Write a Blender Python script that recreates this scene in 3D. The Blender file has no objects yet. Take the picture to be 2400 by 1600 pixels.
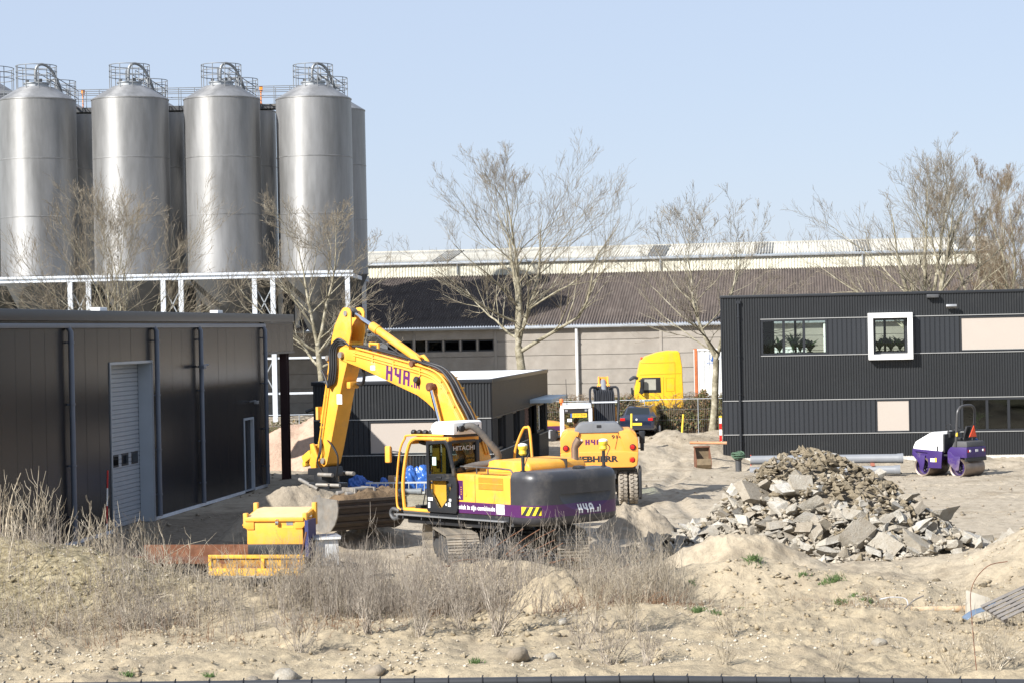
import bpy, bmesh, math, random
import numpy as np
from mathutils import Vector, Matrix, Quaternion
R = math.radians
sc = bpy.context.scene
col = sc.collection

# ---------------------------------------------------------------- camera
FPX, CAMH = 5100.0, 5.7
cam_d = bpy.data.cameras.new('camera')
cam = bpy.data.objects.new('camera', cam_d); col.objects.link(cam)
cam_d.sensor_width = 36.0; cam_d.lens = FPX / 2400 * 36
cam_d.clip_start = 0.5; cam_d.clip_end = 6000
CM = Matrix.Rotation(math.pi / 2 - 25 / FPX, 3, 'X') @ Matrix.Rotation(-0.0205, 3, 'Z')
cam.matrix_world = Matrix.Translation((0, 0, CAMH)) @ CM.to_4x4()
sc.camera = cam
sc.render.resolution_x = 1024; sc.render.resolution_y = 682

# ---------------------------------------------------------------- sky, sun, exposure
AZ, EL = R(48), R(34)                      # sun behind the camera, 48 degrees to its left
SUN = Vector((-math.sin(AZ) * math.cos(EL), -math.cos(AZ) * math.cos(EL), math.sin(EL)))
w = bpy.data.worlds.new('World'); sc.world = w; w.use_nodes = True
nt = w.node_tree; bgn = nt.nodes['Background']
sky = nt.nodes.new('ShaderNodeTexSky'); sky.sky_type = 'NISHITA'; sky.sun_disc = False
sky.sun_elevation = EL; sky.sun_rotation = math.atan2(SUN.x, SUN.y)
sky.air_density = 1.0; sky.dust_density = 0.4; sky.ozone_density = 1.0; sky.altitude = 0
smx = nt.nodes.new('ShaderNodeMix'); smx.data_type = 'RGBA'; smx.inputs[0].default_value = .76; smx.inputs[7].default_value = (4.75, 5.55, 7.2, 1)   # even spring haze over the whole sky
nt.links.new(sky.outputs[0], smx.inputs[6]); nt.links.new(smx.outputs[2], bgn.inputs[0]); bgn.inputs[1].default_value = 0.072
sun_d = bpy.data.lights.new('sun', 'SUN'); sun_d.energy = 5.0; sun_d.angle = R(0.53); sun_d.color = (1, 0.965, 0.91)
sun_o = bpy.data.objects.new('sun', sun_d); col.objects.link(sun_o)
sun_o.rotation_euler = SUN.to_track_quat('Z', 'Y').to_euler()
sc.view_settings.view_transform = 'Standard'; sc.view_settings.look = 'None'
sc.view_settings.exposure = 0.85; sc.view_settings.gamma = 1
sc.view_settings.use_curve_mapping = False
sc.render.engine = 'CYCLES'

# ---------------------------------------------------------------- helpers
rnd = random.Random(7)
def ray(px, py): return CM @ Vector(((px - 1200) / FPX, -(py - 800) / FPX, -1))
def at(px, py, D):
    r = ray(px, py); return Vector((0, 0, CAMH)) + r * (D / r.y)
def G(px, py, z=0.0):
    r = ray(px, py); return Vector((0, 0, CAMH)) + r * ((z - CAMH) / r.z)

def tag(o, label=None, cat=None, group=None, kind=None):
    if label: o['label'] = label
    if cat: o['category'] = cat
    if group: o['group'] = group
    if kind: o['kind'] = kind
    return o
def thing(name, label, cat, loc=(0, 0, 0), rz=0, group=None):
    o = bpy.data.objects.new(name, None); col.objects.link(o)
    o.empty_display_size = 0.3
    o.location = loc; o.rotation_euler = (0, 0, rz)
    return tag(o, label, cat, group)
def link(name, me, parent=None):
    o = bpy.data.objects.new(name, me); col.objects.link(o)
    if parent: o.parent = parent
    return o
def copy_tree(o, parent=None):
    c = o.copy(); col.objects.link(c); c.parent = parent
    for ch in [x for x in o.children]: copy_tree(ch, c)
    return c

def finish(me, smooth=0.6):
    if smooth:
        me.polygons.foreach_set('use_smooth', [True] * len(me.polygons))
        me.set_sharp_from_angle(angle=smooth)
    me.update()

class MB:
    """collects shapes; build() links them as one mesh object"""
    def __init__(s): s.v = []; s.f = []; s.mi = []; s.g = []
    def add(s, vs, fs, m=0):
        b = len(s.v); s.v += [tuple(v) for v in vs]; s.g.append((b, len(s.v), len(s.f), len(s.f) + len(fs)))
        s.f += [tuple(i + b for i in f) for f in fs]; s.mi += [m] * len(fs); return s
    def bx(s, x0, x1, y0, y1, z0, z1, m=0):
        return s.add([(x0,y0,z0),(x1,y0,z0),(x1,y1,z0),(x0,y1,z0),(x0,y0,z1),(x1,y0,z1),(x1,y1,z1),(x0,y1,z1)],
              [(0,3,2,1),(4,5,6,7),(0,1,5,4),(1,2,6,5),(2,3,7,6),(3,0,4,7)], m)
    def box(s, c, size, rot=None, m=0):
        h = [q / 2 for q in size]; vs = []
        for z in (-1, 1):
            for x, y in ((-1,-1),(1,-1),(1,1),(-1,1)):
                p = Vector((x*h[0], y*h[1], z*h[2]))
                vs.append((rot @ p if rot else p) + Vector(c))
        return s.add(vs, [(0,3,2,1),(4,5,6,7),(0,1,5,4),(1,2,6,5),(2,3,7,6),(3,0,4,7)], m)
    def bar(s, p0, p1, wdt, hgt, up=(0,0,1), m=0):
        p0 = Vector(p0); p1 = Vector(p1); d = (p1 - p0); L = d.length; d.normalize()
        sd = d.cross(Vector(up))
        if sd.length < 1e-4: sd = d.cross(Vector((0,1,0)))
        sd.normalize(); u = sd.cross(d)
        rot = Matrix((d, sd, u)).transposed()
        return s.box((p0 + p1) / 2, (L, wdt, hgt), rot, m)
    def prism(s, poly, a0, a1, axis='y', m=0):
        n = len(poly); fn = {'x': lambda p, a: (a, p[0], p[1]), 'y': lambda p, a: (p[0], a, p[1]), 'z': lambda p, a: (p[0], p[1], a)}[axis]
        vs = [fn(p, a0) for p in poly] + [fn(p, a1) for p in poly]
        fs = [tuple(range(n)), tuple(range(2*n-1, n-1, -1))] + [(i, i+n, (i+1) % n + n, (i+1) % n) for i in range(n)]
        return s.add(vs, fs, m)
    def tube(s, pts, r, n=8, cap=True, m=0, closed=False):
        pts = [Vector(p) for p in pts]; k = len(pts)
        rr = r if isinstance(r, (list, tuple)) else [r] * k
        vs = []; fs = []; prev = None
        for i in range(k):
            a = pts[(i-1) % k] if (i or closed) else pts[0]; b = pts[(i+1) % k] if (i < k-1 or closed) else pts[-1]
            d = (b - a)
            d = d.normalized() if d.length > 1e-9 else Vector((0,0,1))
            if prev is None:
                q = Vector((0,0,1)) if abs(d.z) < .9 else Vector((1,0,0))
                u = d.cross(q).normalized()
            else:
                u = prev - d * prev.dot(d)
                u = u.normalized() if u.length > 1e-6 else d.orthogonal().normalized()
            prev = u; v = d.cross(u)
            for j in range(n):
                t = 2 * math.pi * j / n
                vs.append(pts[i] + (u * math.cos(t) + v * math.sin(t)) * rr[i])
        for i in range(k if closed else k - 1):
            for j in range(n):
                i2 = (i + 1) % k
                fs.append((i*n + j, i*n + (j+1) % n, i2*n + (j+1) % n, i2*n + j))
        if cap and not closed: fs += [tuple(range(n-1, -1, -1)), tuple((k-1)*n + j for j in range(n))]
        return s.add(vs, fs, m)
    def cyl(s, p0, p1, r, n=12, m=0): return s.tube([p0, p1], r, n, True, m)
    def lathe(s, prof, n=24, c=(0,0,0), axis='z', m=0, cap=True):
        fn = {'z': lambda r, h, t: (r*math.cos(t), r*math.sin(t), h), 'y': lambda r, h, t: (r*math.cos(t), h, -r*math.sin(t)), 'x': lambda r, h, t: (h, r*math.cos(t), r*math.sin(t))}[axis]
        vs = []; k = len(prof)
        for r, h in prof:
            for j in range(n):
                p = fn(r, h, 2*math.pi*j/n); vs.append((p[0]+c[0], p[1]+c[1], p[2]+c[2]))
        fs = [(i*n+j, i*n+(j+1) % n, (i+1)*n+(j+1) % n, (i+1)*n+j) for i in range(k-1) for j in range(n)]
        if cap: fs += [tuple(range(n-1, -1, -1)), tuple((k-1)*n+j for j in range(n))]
        return s.add(vs, fs, m)
    def ribs(s, x0, x1, z0, z1, pitch, dep, y=0.0, m=0):
        """upright trapezoid-ribbed sheet in the xz plane, ribs towards -y"""
        xs = []; n = max(1, round((x1 - x0) / pitch)); p = (x1 - x0) / n
        for i in range(n):
            a = x0 + i * p
            xs += [(a, 0), (a + .22*p, 0), (a + .34*p, 1), (a + .80*p, 1), (a + .92*p, 0)]
        xs.append((x1, 0)); vs = []; fs = []
        for x, k in xs: vs += [(x, y - k*dep, z0), (x, y - k*dep, z1)]
        for i in range(len(xs) - 1): fs.append((2*i, 2*i+2, 2*i+3, 2*i+1))
        return s.add(vs, fs, m)
    def build(s, name, mat, parent=None, bevel=0, seg=2, smooth=0.6, fix=True):
        if name in EACH and len(s.g) > 1:        # separate pieces become separate parts
            cl = []
            for g in s.g:
                P = s.v[g[0]:g[1]]; lo = [min(p[i] for p in P) - .012 for i in range(3)]; hi = [max(p[i] for p in P) + .012 for i in range(3)]
                hit = [c for c in cl if all(lo[i] <= c[1][i] and hi[i] >= c[0][i] for i in range(3))]
                gs = [g]
                for c in hit: gs += c[2]; lo = [min(lo[i], c[0][i]) for i in range(3)]; hi = [max(hi[i], c[1][i]) for i in range(3)]; cl.remove(c)
                cl.append((lo, hi, gs))
            if len(cl) > 1:
                for lo, hi, gs in cl:
                    q = MB()
                    for a, b, c, d in gs: q.add(s.v[a:b], [tuple(i - a for i in f) for f in s.f[c:d]])
                    q.g = [(0, len(q.v), 0, len(q.f))]; o = q.build(EACH[name], mat, parent, bevel, seg, smooth, fix)
                return o
            name = EACH[name]
        me = bpy.data.meshes.new(name); me.from_pydata(s.v, [], s.f)
        mats = mat if isinstance(mat, (list, tuple)) else [mat]
        for q in mats: me.materials.append(q)
        if len(mats) > 1: me.polygons.foreach_set('material_index', s.mi)
        if bevel or fix:
            bm = bmesh.new(); bm.from_mesh(me)
            if fix: bmesh.ops.recalc_face_normals(bm, faces=bm.faces)
            if bevel:
                es = [e for e in bm.edges if e.is_manifold and e.calc_face_angle(0) > .45]
                bmesh.ops.bevel(bm, geom=es, offset=bevel, segments=seg, profile=.6, affect='EDGES', clamp_overlap=True)
            bm.to_mesh(me); bm.free()
        finish(me, smooth)
        return link(name, me, parent)

EACH = {k: k for k in ('bracket', 'corner_post', 'door_handle', 'front_mirror', 'lifting_lug', 'side_plate', 'side_window', 'step_bracket', 'sticker', 'valve', 'vent_slot')}
EACH.update(arm_pins='arm_pin', bolts='bolt', dots='dot', pipe_clamps='pipe_clamp', rungs='rung', tie_wires='tie_wire', cylinder_pins='cylinder_pin', work_lights='work_light', rails='rail')
def xf(mb, M, start=0):
    for i in range(start, len(mb.v)): mb.v[i] = tuple(M @ Vector(mb.v[i]))

def arc(c, r, a0, a1, n): return [(c[0] + r*math.cos(a0 + (a1-a0)*i/n), c[1] + r*math.sin(a0 + (a1-a0)*i/n)) for i in range(n+1)]
def spline(pts, n=6):
    P = [Vector(p) for p in pts]; out = []
    for i in range(len(P) - 1):
        p0 = P[max(i-1, 0)]; p1 = P[i]; p2 = P[i+1]; p3 = P[min(i+2, len(P)-1)]
        for k in range(n):
            t = k / n
            out.append(.5*((2*p1) + (p2-p0)*t + (2*p0-5*p1+4*p2-p3)*t*t + (3*p1-p0-3*p2+p3)*t**3))
    out.append(P[-1]); return out

def text_me(txt, size, xs=1.0, bold=0.0, ext=0.0):
    cu = bpy.data.curves.new('t', 'FONT'); cu.body = txt; cu.size = size; cu.offset = bold; cu.extrude = ext; cu.resolution_u = 3
    ob = bpy.data.objects.new('t', cu); col.objects.link(ob)
    me = bpy.data.meshes.new_from_object(ob)
    bpy.data.objects.remove(ob); bpy.data.curves.remove(cu)
    for v in me.vertices: v.co.x *= xs
    return me
def lettering(txt, size, mat, parent, org, right, up, xs=1.0, bold=0.0, name='lettering', warp=None, center=False, fit=None):
    me = text_me(txt, size, xs, bold); me.materials.clear(); me.materials.append(mat)
    mn = min(v.co.x for v in me.vertices); mx = max(v.co.x for v in me.vertices)
    k = fit / (mx - mn) if fit else 1
    org = Vector(org); right = Vector(right).normalized(); up = Vector(up).normalized()
    for v in me.vertices:
        x = (v.co.x - mn) * k - ((mx - mn) * k / 2 if center else 0)
        p = org + right * x + up * v.co.y
        v.co = warp(p) if warp else p
    me.update(); me.name = name
    return link(name, me, parent)

# blocky logo strokes: letters drawn with square-cut strokes (H, 4, A, dot, n, l)
def logo(h, t):
    """list of (x0,z0,x1,z1) bars and total width; cap height h, stroke t"""
    W = h * .62; b = []; x = 0
    b += [(x, 0, x+t, h), (x+W-t, 0, x+W, h), (x+t, h*.40, x+W-t, h*.40+t)]; x += W + h*.2
    b += [(x, h*.42, x+t, h), (x+W-t, 0, x+W, h), (x+t, h*.36, x+W-t, h*.36+t)]; x += W + h*.2
    b += [(x, 0, x+t, h*.86), (x+W-t, 0, x+W, h*.86), (x+t*.5, h-t, x+W-t*.5, h), (x+t, h*.36, x+W-t, h*.36+t)]; x += W + h*.16
    b += [(x, 0, x+t*.7, t*.7)]; x += t*.7 + h*.12
    s = t*.62
    b += [(x, 0, x+s, h*.5), (x+s, h*.5-s, x+h*.3, h*.5), (x+h*.3-s, 0, x+h*.3, h*.5-s)]; x += h*.42
    b += [(x, 0, x+s, h*.78)]; x += s
    return b, x

# ---------------------------------------------------------------- materials
MATS = {}
def mat(name, c, rough=.6, metal=0.0, var=.12, scale=2.0, bump=0.0, bscale=30.0, dirt=None, damt=.35, dscale=1.2, spec=.5, coat=0.0, rnd_obj=0.0, streak=None, coords='Object'):
    m = bpy.data.materials.new(name); m.use_nodes = True; MATS[name] = m
    n = m.node_tree.nodes; l = m.node_tree.links; b = n['Principled BSDF']
    b.inputs['Roughness'].default_value = rough; b.inputs['Metallic'].default_value = metal
    b.inputs['Specular IOR Level'].default_value = spec; b.inputs['Coat Weight'].default_value = coat
    tc = n.new('ShaderNodeTexCoord'); out = tc.outputs[coords]
    if streak:
        mp = n.new('ShaderNodeMapping'); mp.inputs['Scale'].default_value = streak; l.new(out, mp.inputs[0]); vec = mp.outputs[0]
    else: vec = out
    nz = n.new('ShaderNodeTexNoise'); nz.inputs['Scale'].default_value = scale; nz.inputs['Detail'].default_value = 6; nz.inputs['Roughness'].default_value = .62
    l.new(vec, nz.inputs['Vector'])
    mr = n.new('ShaderNodeMapRange'); mr.inputs[1].default_value = .3; mr.inputs[2].default_value = .7
    mr.inputs[3].default_value = 1 - var; mr.inputs[4].default_value = 1 + var; l.new(nz.outputs[0], mr.inputs[0])
    hs = n.new('ShaderNodeHueSaturation'); hs.inputs['Color'].default_value = (*c, 1); l.new(mr.outputs[0], hs.inputs['Value'])
    cur = hs.outputs[0]
    if rnd_obj:
        oi = n.new('ShaderNodeObjectInfo'); m2 = n.new('ShaderNodeMapRange'); m2.inputs[3].default_value = 1 - rnd_obj; m2.inputs[4].default_value = 1 + rnd_obj
        l.new(oi.outputs['Random'], m2.inputs[0]); h2 = n.new('ShaderNodeHueSaturation'); l.new(cur, h2.inputs['Color']); l.new(m2.outputs[0], h2.inputs['Value']); cur = h2.outputs[0]
    if dirt:
        n2 = n.new('ShaderNodeTexNoise'); n2.inputs['Scale'].default_value = dscale; n2.inputs['Detail'].default_value = 8; n2.inputs['Roughness'].default_value = .7; l.new(vec, n2.inputs['Vector'])
        rp = n.new('ShaderNodeMapRange'); rp.inputs[1].default_value = .62 - damt * .4; rp.inputs[2].default_value = .80 - damt * .25
        rp.inputs[3].default_value = 0; rp.inputs[4].default_value = min(1, damt + .3); l.new(n2.outputs[0], rp.inputs[0])
        mx = n.new('ShaderNodeMix'); mx.data_type = 'RGBA'; l.new(rp.outputs[0], mx.inputs[0]); l.new(cur, mx.inputs[6]); mx.inputs[7].default_value = (*dirt, 1); cur = mx.outputs[2]
        ad = n.new('ShaderNodeMath'); ad.operation = 'MULTIPLY_ADD'; ad.inputs[1].default_value = .4; ad.inputs[2].default_value = rough; ad.use_clamp = True
        l.new(rp.outputs[0], ad.inputs[0]); l.new(ad.outputs[0], b.inputs['Roughness'])
    l.new(cur, b.inputs['Base Color'])
    if bump:
        nb = n.new('ShaderNodeTexNoise'); nb.inputs['Scale'].default_value = bscale; nb.inputs['Detail'].default_value = 6; l.new(out, nb.inputs['Vector'])
        bp = n.new('ShaderNodeBump'); bp.inputs['Strength'].default_value = bump; bp.inputs['Distance'].default_value = .02
        l.new(nb.outputs[0], bp.inputs['Height']); l.new(bp.outputs[0], b.inputs['Normal'])
    return m
DUST = (.34, .28, .20)
mYel = mat('excavator_yellow', (.78, .37, .042), .48, var=.12, dirt=(.46, .31, .14), damt=.30, dscale=2.2)
mYelD = mat('dusty_yellow', (.72, .40, .045), .5, var=.08, dirt=DUST, damt=.3)
mOra = mat('liebherr_yellow', (.80, .335, .055), .45, var=.07, dirt=(.5, .33, .16), damt=.2, dscale=2)
mPur = mat('purple_paint', (.075, .018, .09), .4, var=.08, dirt=DUST, damt=.08)
mPurR = mat('roller_purple', (.042, .02, .125), .45, var=.12, dirt=DUST, damt=.22)
mCW = mat('counterweight_grey', (.042, .042, .047), .36, var=.15, dirt=(.17, .15, .13), damt=.28, dscale=1.1)
mBlk = mat('black_rubber', (.018, .018, .02), .55, var=.2)
mBlkP = mat('black_paint', (.02, .021, .024), .4, var=.2, dirt=DUST, damt=.12)
mDkG = mat('dark_grey_metal', (.06, .062, .066), .5, var=.15, dirt=DUST, damt=.2)
mGryM = mat('grey_metal', (.30, .31, .32), .42, .5, var=.15, dirt=DUST, damt=.2)
mChr = mat('chrome_rod', (.85, .86, .88), .12, 1.0, var=.02)
mSteel = mat('worn_steel', (.34, .32, .29), .5, .55, var=.25, scale=5, dirt=(.25, .19, .13), damt=.4, dscale=3)
mTrk = mat('track_steel', (.22, .20, .17), .6, .3, var=.3, scale=6, dirt=(.40, .34, .26), damt=.6, dscale=4)
mBkt = mat('bucket_brown', (.055, .042, .034), .65, .2, var=.3, scale=4, dirt=(.10, .075, .055), damt=.4, dscale=3, streak=(1, 1, 4))
mWht = mat('white_paint', (.80, .80, .78), .4, var=.04)
mWhtD = mat('white_dusty', (.74, .73, .70), .5, var=.07, dirt=DUST, damt=.12)
mRed = mat('red_paint', (.55, .02, .018), .45, var=.08)
mOrgR = mat('orange_red', (.85, .08, .02), .5, var=.05)
mRust = mat('rust', (.17, .075, .04), .85, 0, var=.35, scale=7, bump=.4, bscale=60, dirt=(.10, .04, .022), damt=.5, dscale=5)
mRustY = mat('rusty_yellow_paint', (.72, .40, .03), .55, var=.1, dirt=(.15, .06, .035), damt=.42, dscale=5)
mClad = mat('anthracite_cladding', (.021, .0225, .0245), .42, .0, var=.10, scale=.6, dirt=(.04, .04, .038), damt=.08, dscale=.8)
mCladB = mat('anthracite_boards', (.021, .0235, .028), .45, .0, var=.06, scale=1.0, rnd_obj=.06)
mTrim = mat('anthracite_trim', (.019, .021, .025), .4, var=.06)
mSill = mat('pale_drip_edge', (.36, .36, .35), .5, .3, var=.1)
mPanel = mat('bronze_sandwich_panel', (.015, .015, .0175), .26, .0, var=.10, scale=.5, spec=.25)
mPipeB = mat('slate_downpipe', (.10, .115, .145), .4, var=.08)
mReveal = mat('pale_reveal', (.36, .40, .44), .5, var=.05)
mDoorG = mat('door_grey', (.33, .355, .385), .38, .2, var=.05)
mBlind = mat('beige_blind', (.41, .36, .315), .75, var=.02, scale=.8)
mRoofW = mat('white_roof', (.80, .80, .80), .7, var=.05)
mConc = mat('wall_concrete', (.285, .258, .226), .9, var=.13, scale=1.2, bump=.25, bscale=25, dirt=(.24, .21, .18), damt=.3, dscale=.35, rnd_obj=.05)
mConcP = mat('pale_concrete', (.52, .50, .46), .9, var=.12, scale=3, bump=.25, bscale=40, dirt=(.3, .27, .23), damt=.3)
mFibre = mat('brown_fibre_cement', (.070, .055, .048), .85, var=.25, scale=.9, dirt=(.135, .115, .102), damt=.45, dscale=2.2, streak=(1.6, .10, 1))
mFibreG = mat('grey_fibre_cement', (.40, .39, .35), .9, var=.15, scale=.6, dirt=(.3, .29, .25), damt=.3, dscale=1, streak=(1, .2, 1))
mCream = mat('cream_sheet', (.58, .56, .46), .7, var=.06, streak=(2, 1, .3))
mGalv = mat('galvanised_steel', (.62, .66, .71), .5, .25, var=.10, scale=4)
mHop = mat('hopper_grey', (.10, .105, .11), .6, .3, var=.15)
mRailG = mat('grey_railing', (.20, .21, .22), .5, .4, var=.1)
mGalvD = mat('dull_galvanised', (.33, .35, .37), .5, .4, var=.12, scale=4)
mPVC = mat('grey_pipe', (.20, .21, .225), .42, var=.08, dirt=DUST, damt=.12)
mBlue = mat('blue_plastic', (.035, .12, .42), .3, var=.3, scale=5, bump=.5, bscale=9)
mCard = mat('cardboard', (.30, .20, .12), .9, var=.1)
mAlu = mat('aluminium', (.75, .76, .77), .4, .6, var=.06)
mTyre = mat('muddy_tyre', (.20, .18, .155), .95, var=.25, scale=8, bump=.5, bscale=30, dirt=(.36, .31, .24), damt=.6, dscale=6)
mTyreB = mat('tyre', (.025, .025, .026), .8, var=.2)
mCarBlue = mat('dark_blue_car', (.016, .022, .045), .18, .2, var=.03, coat=1.0)
mTruckY = mat('truck_yellow', (.82, .47, .02), .36, var=.06, coat=.4, dirt=(.5, .33, .1), damt=.15)
mContW = mat('container_white', (.68, .69, .68), .55, var=.07, dirt=(.42, .36, .28), damt=.15, streak=(3, 3, .5))
mContO = mat('container_rust_orange', (.42, .12, .04), .8, var=.25, scale=5)
mInkB = mat('blue_ink', (.03, .10, .32), .6, var=.05)
mOrgPipe = mat('orange_pipe', (.52, .22, .09), .7, var=.2, dirt=DUST, damt=.5)
mHiVis = mat('hivis_orange', (.95, .14, .03), .8, var=.06)
mSkin = mat('skin', (.52, .27, .18), .6, var=.05)
mNavy = mat('navy_trousers', (.02, .025, .05), .9, var=.1)
mHair = mat('hair', (.04, .028, .02), .8, var=.2)
mGreyBox = mat('pale_grey_box', (.56, .57, .57), .7, var=.12, scale=5, dirt=(.38, .36, .33), damt=.25)
mDirtTop = mat('dust_sheet_top', (.60, .42, .22), .8, var=.12, dirt=(.50, .40, .28), damt=.5, scale=4)
mSlate = mat('slate_lid', (.22, .23, .25), .7, var=.1)
mLamp = mat('red_lens', (.50, .015, .012), .2, var=.05)
mPlateY = mat('number_plate_yellow', (.85, .55, .03), .5, var=.03)
mStk = mat('yellow_stake', (.78, .55, .05), .6, var=.1)
mInter = mat('cab_interior', (.05, .05, .055), .7, var=.2)
mDoorD = mat('interior_dark', (.03, .03, .03), .9, var=.1)
mLeafG = mat('houseplant_leaf', (.045, .075, .028), .5, var=.25, scale=9)
mTuft = mat('green_tuft', (.09, .15, .04), .7, var=.3, scale=6)
mRope = mat('green_rope', (.08, .14, .09), .85, var=.3, scale=20)

def glass(name, tint=(1, 1, 1), refl=.5, dark=0.0):
    m = bpy.data.materials.new(name); m.use_nodes = True; MATS[name] = m
    n = m.node_tree.nodes; l = m.node_tree.links; n.remove(n['Principled BSDF'])
    tr = n.new('ShaderNodeBsdfTransparent'); tr.inputs[0].default_value = (*[q * (1 - dark) for q in tint], 1)
    gl = n.new('ShaderNodeBsdfGlossy'); gl.inputs['Roughness'].default_value = .03; gl.inputs[0].default_value = (1, 1, 1, 1)
    fr = n.new('ShaderNodeLayerWeight'); fr.inputs[0].default_value = .5
    pw = n.new('ShaderNodeMath'); pw.operation = 'POWER'; pw.inputs[1].default_value = 5; l.new(fr.outputs['Facing'], pw.inputs[0])
    mu = n.new('ShaderNodeMath'); mu.operation = 'MULTIPLY_ADD'; mu.inputs[1].default_value = .8 * refl; mu.inputs[2].default_value = .05 * refl; mu.use_clamp = True
    l.new(pw.outputs[0], mu.inputs[0])
    mx = n.new('ShaderNodeMixShader'); l.new(mu.outputs[0], mx.inputs[0]); l.new(tr.outputs[0], mx.inputs[1]); l.new(gl.outputs[0], mx.inputs[2])
    l.new(mx.outputs[0], n['Material Output'].inputs[0]); return m
gClear = glass('clear_glass', (.90, .94, .92), .5)
gTint = glass('tinted_glass', (.62, .70, .67), 1.0, .22)
gDark = glass('dark_glass', (.24, .29, .31), 1.2, .35)
# ================================================================ GROUND
_pt = np.random.RandomState(3).rand(512)
_pi = np.random.RandomState(4).permutation(512)
def vnoise(x, y, s=0):
    x = np.asarray(x, float) + s * 17.3; y = np.asarray(y, float) + s * 9.7
    xi = np.floor(x).astype(int); yi = np.floor(y).astype(int); fx = x - xi; fy = y - yi
    fx = fx*fx*(3-2*fx); fy = fy*fy*(3-2*fy)
    h = lambda a, b: _pt[_pi[(_pi[a & 511] + b) & 511]]
    return (h(xi, yi)*(1-fx)*(1-fy) + h(xi+1, yi)*fx*(1-fy) + h(xi, yi+1)*(1-fx)*fy + h(xi+1, yi+1)*fx*fy) * 2 - 1
def fbm(x, y, sc_, oc=4, s=0, g=.5):
    t = 0; a = 1; f = 1.0 / sc_
    for i in range(oc): t = t + a * vnoise(x*f, y*f, s+i); a *= g; f *= 2.07
    return t
def sstep(x, a, b):
    t = np.clip((np.asarray(x, float) - a) / (b - a), 0, 1); return t*t*(3-2*t)
MOUNDS = [ # cx, cy, sx, sy, h
    (-10.6, 45.6, 3.4, 2.2, 1.50), (-15.5, 45.2, 3.0, 2.4, 1.20), (-6.6, 44.6, 1.8, 1.3, .38),
    (4.9, 46.8, 1.9, 1.1, .62), (7.6, 45.6, 1.6, .8, .32),
    (12.9, 48.4, 2.3, 2.2, 1.5), (16, 52, 3, 3, 1.4),
    (-.3, 47.4, 1.6, .7, .50), (2.4, 46.6, 1.2, .6, .2),
    (7.0, 93.5, 2.7, 3.2, 1.15), (4.5, 90, 1.6, 2.0, .55), (9.5, 98, 3, 2.5, .8),
    (4.1, 76, 1.3, 2.0, .25), (3.9, 66, 1.2, 1.5, .2), (5.2, 70, 1.5, 1.5, .15), (-4.5, 60.0, 2.2, 1.4, .35),
    (2.0, 42, 2.5, 1.0, .12), (-3, 41, 2.0, .9, .15), (7, 42, 2.2, .8, .15)]
def hgt(X, Y):
    X = np.asarray(X, float); Y = np.asarray(Y, float)
    z = .55 * sstep(Y, 96, 108)
    for cx, cy, sx, sy, h in MOUNDS:
        z = z + h * np.exp(-((X-cx)/sx)**2 - ((Y-cy)/sy)**2)
    # trench edge beside the right-hand office
    z = z + .22 * np.exp(-((Y - (85.6 - .13*(X-9))) / .55)**2) * sstep(X, 15.5, 18)
    near = 1 - sstep(Y, 52, 58)
    z = z + .10*fbm(X, Y, 2.6, 3, 1)*(.35 + .9*near) + .035*fbm(X, Y, .55, 3, 5)*(.5 + near)
    z = z + .022*np.abs(fbm(X, Y, .22, 2, 9))*(.4 + near)
    # cloddy patches
    cl = sstep(fbm(X, Y, 3.1, 2, 14), .0, .6)
    z = z + cl*(.05 + .02*near)*np.abs(fbm(X, Y, .26, 3, 22, .65)) + near*.018*np.abs(fbm(X, Y, .12, 2, 27))
    z = z + near*.075*(1 - np.abs(fbm(X, Y, 1.15, 3, 44)))**2 + (1-near)*.03*(1 - np.abs(fbm(X, Y, 1.6, 3, 45)))**2
    bankm = sstep(Y, 82, 88)*(1 - sstep(Y, 99, 104))*sstep(X, 2, 4)
    z = z + bankm*(.10*fbm(X, Y, 1.1, 3, 33) + .06*np.abs(fbm(X, Y, .4, 2, 35)))
    # tyre ruts on the levelled sand at right
    flat = sstep(X, 9, 11) * sstep(Y, 62, 66) * (1 - sstep(Y, 80, 83))
    for a, b, k in ((63.5, .10, .0), (64.6, .10, .0), (70.2, -.06, 1), (71.5, -.06, 1), (75.5, .03, 2)):
        d = Y - (a + b*(X-12) + .35*np.sin(X*.35 + k))
        z = z - flat*.085*np.exp(-(d/.16)**2) + flat*.04*np.exp(-((np.abs(d)-.3)/.12)**2)*(.5+.5*np.sin(X*14))
    # wheel tracks round the excavators
    for a, k in ((3.6, 0), (5.0, 1)):
        d = X - (a + .02*(Y-60)**2*.1 + .3*np.sin(Y*.3 + k)); m = sstep(Y, 55, 60)*(1-sstep(Y, 84, 90))
        z = z - m*.09*np.exp(-(d/.25)**2) + m*.05*np.exp(-((np.abs(d)-.38)/.14)**2)*(.6+.4*np.sin(Y*11))
    return z
def gz(x, y): return float(hgt(np.array([x]), np.array([y]))[0])

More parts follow.
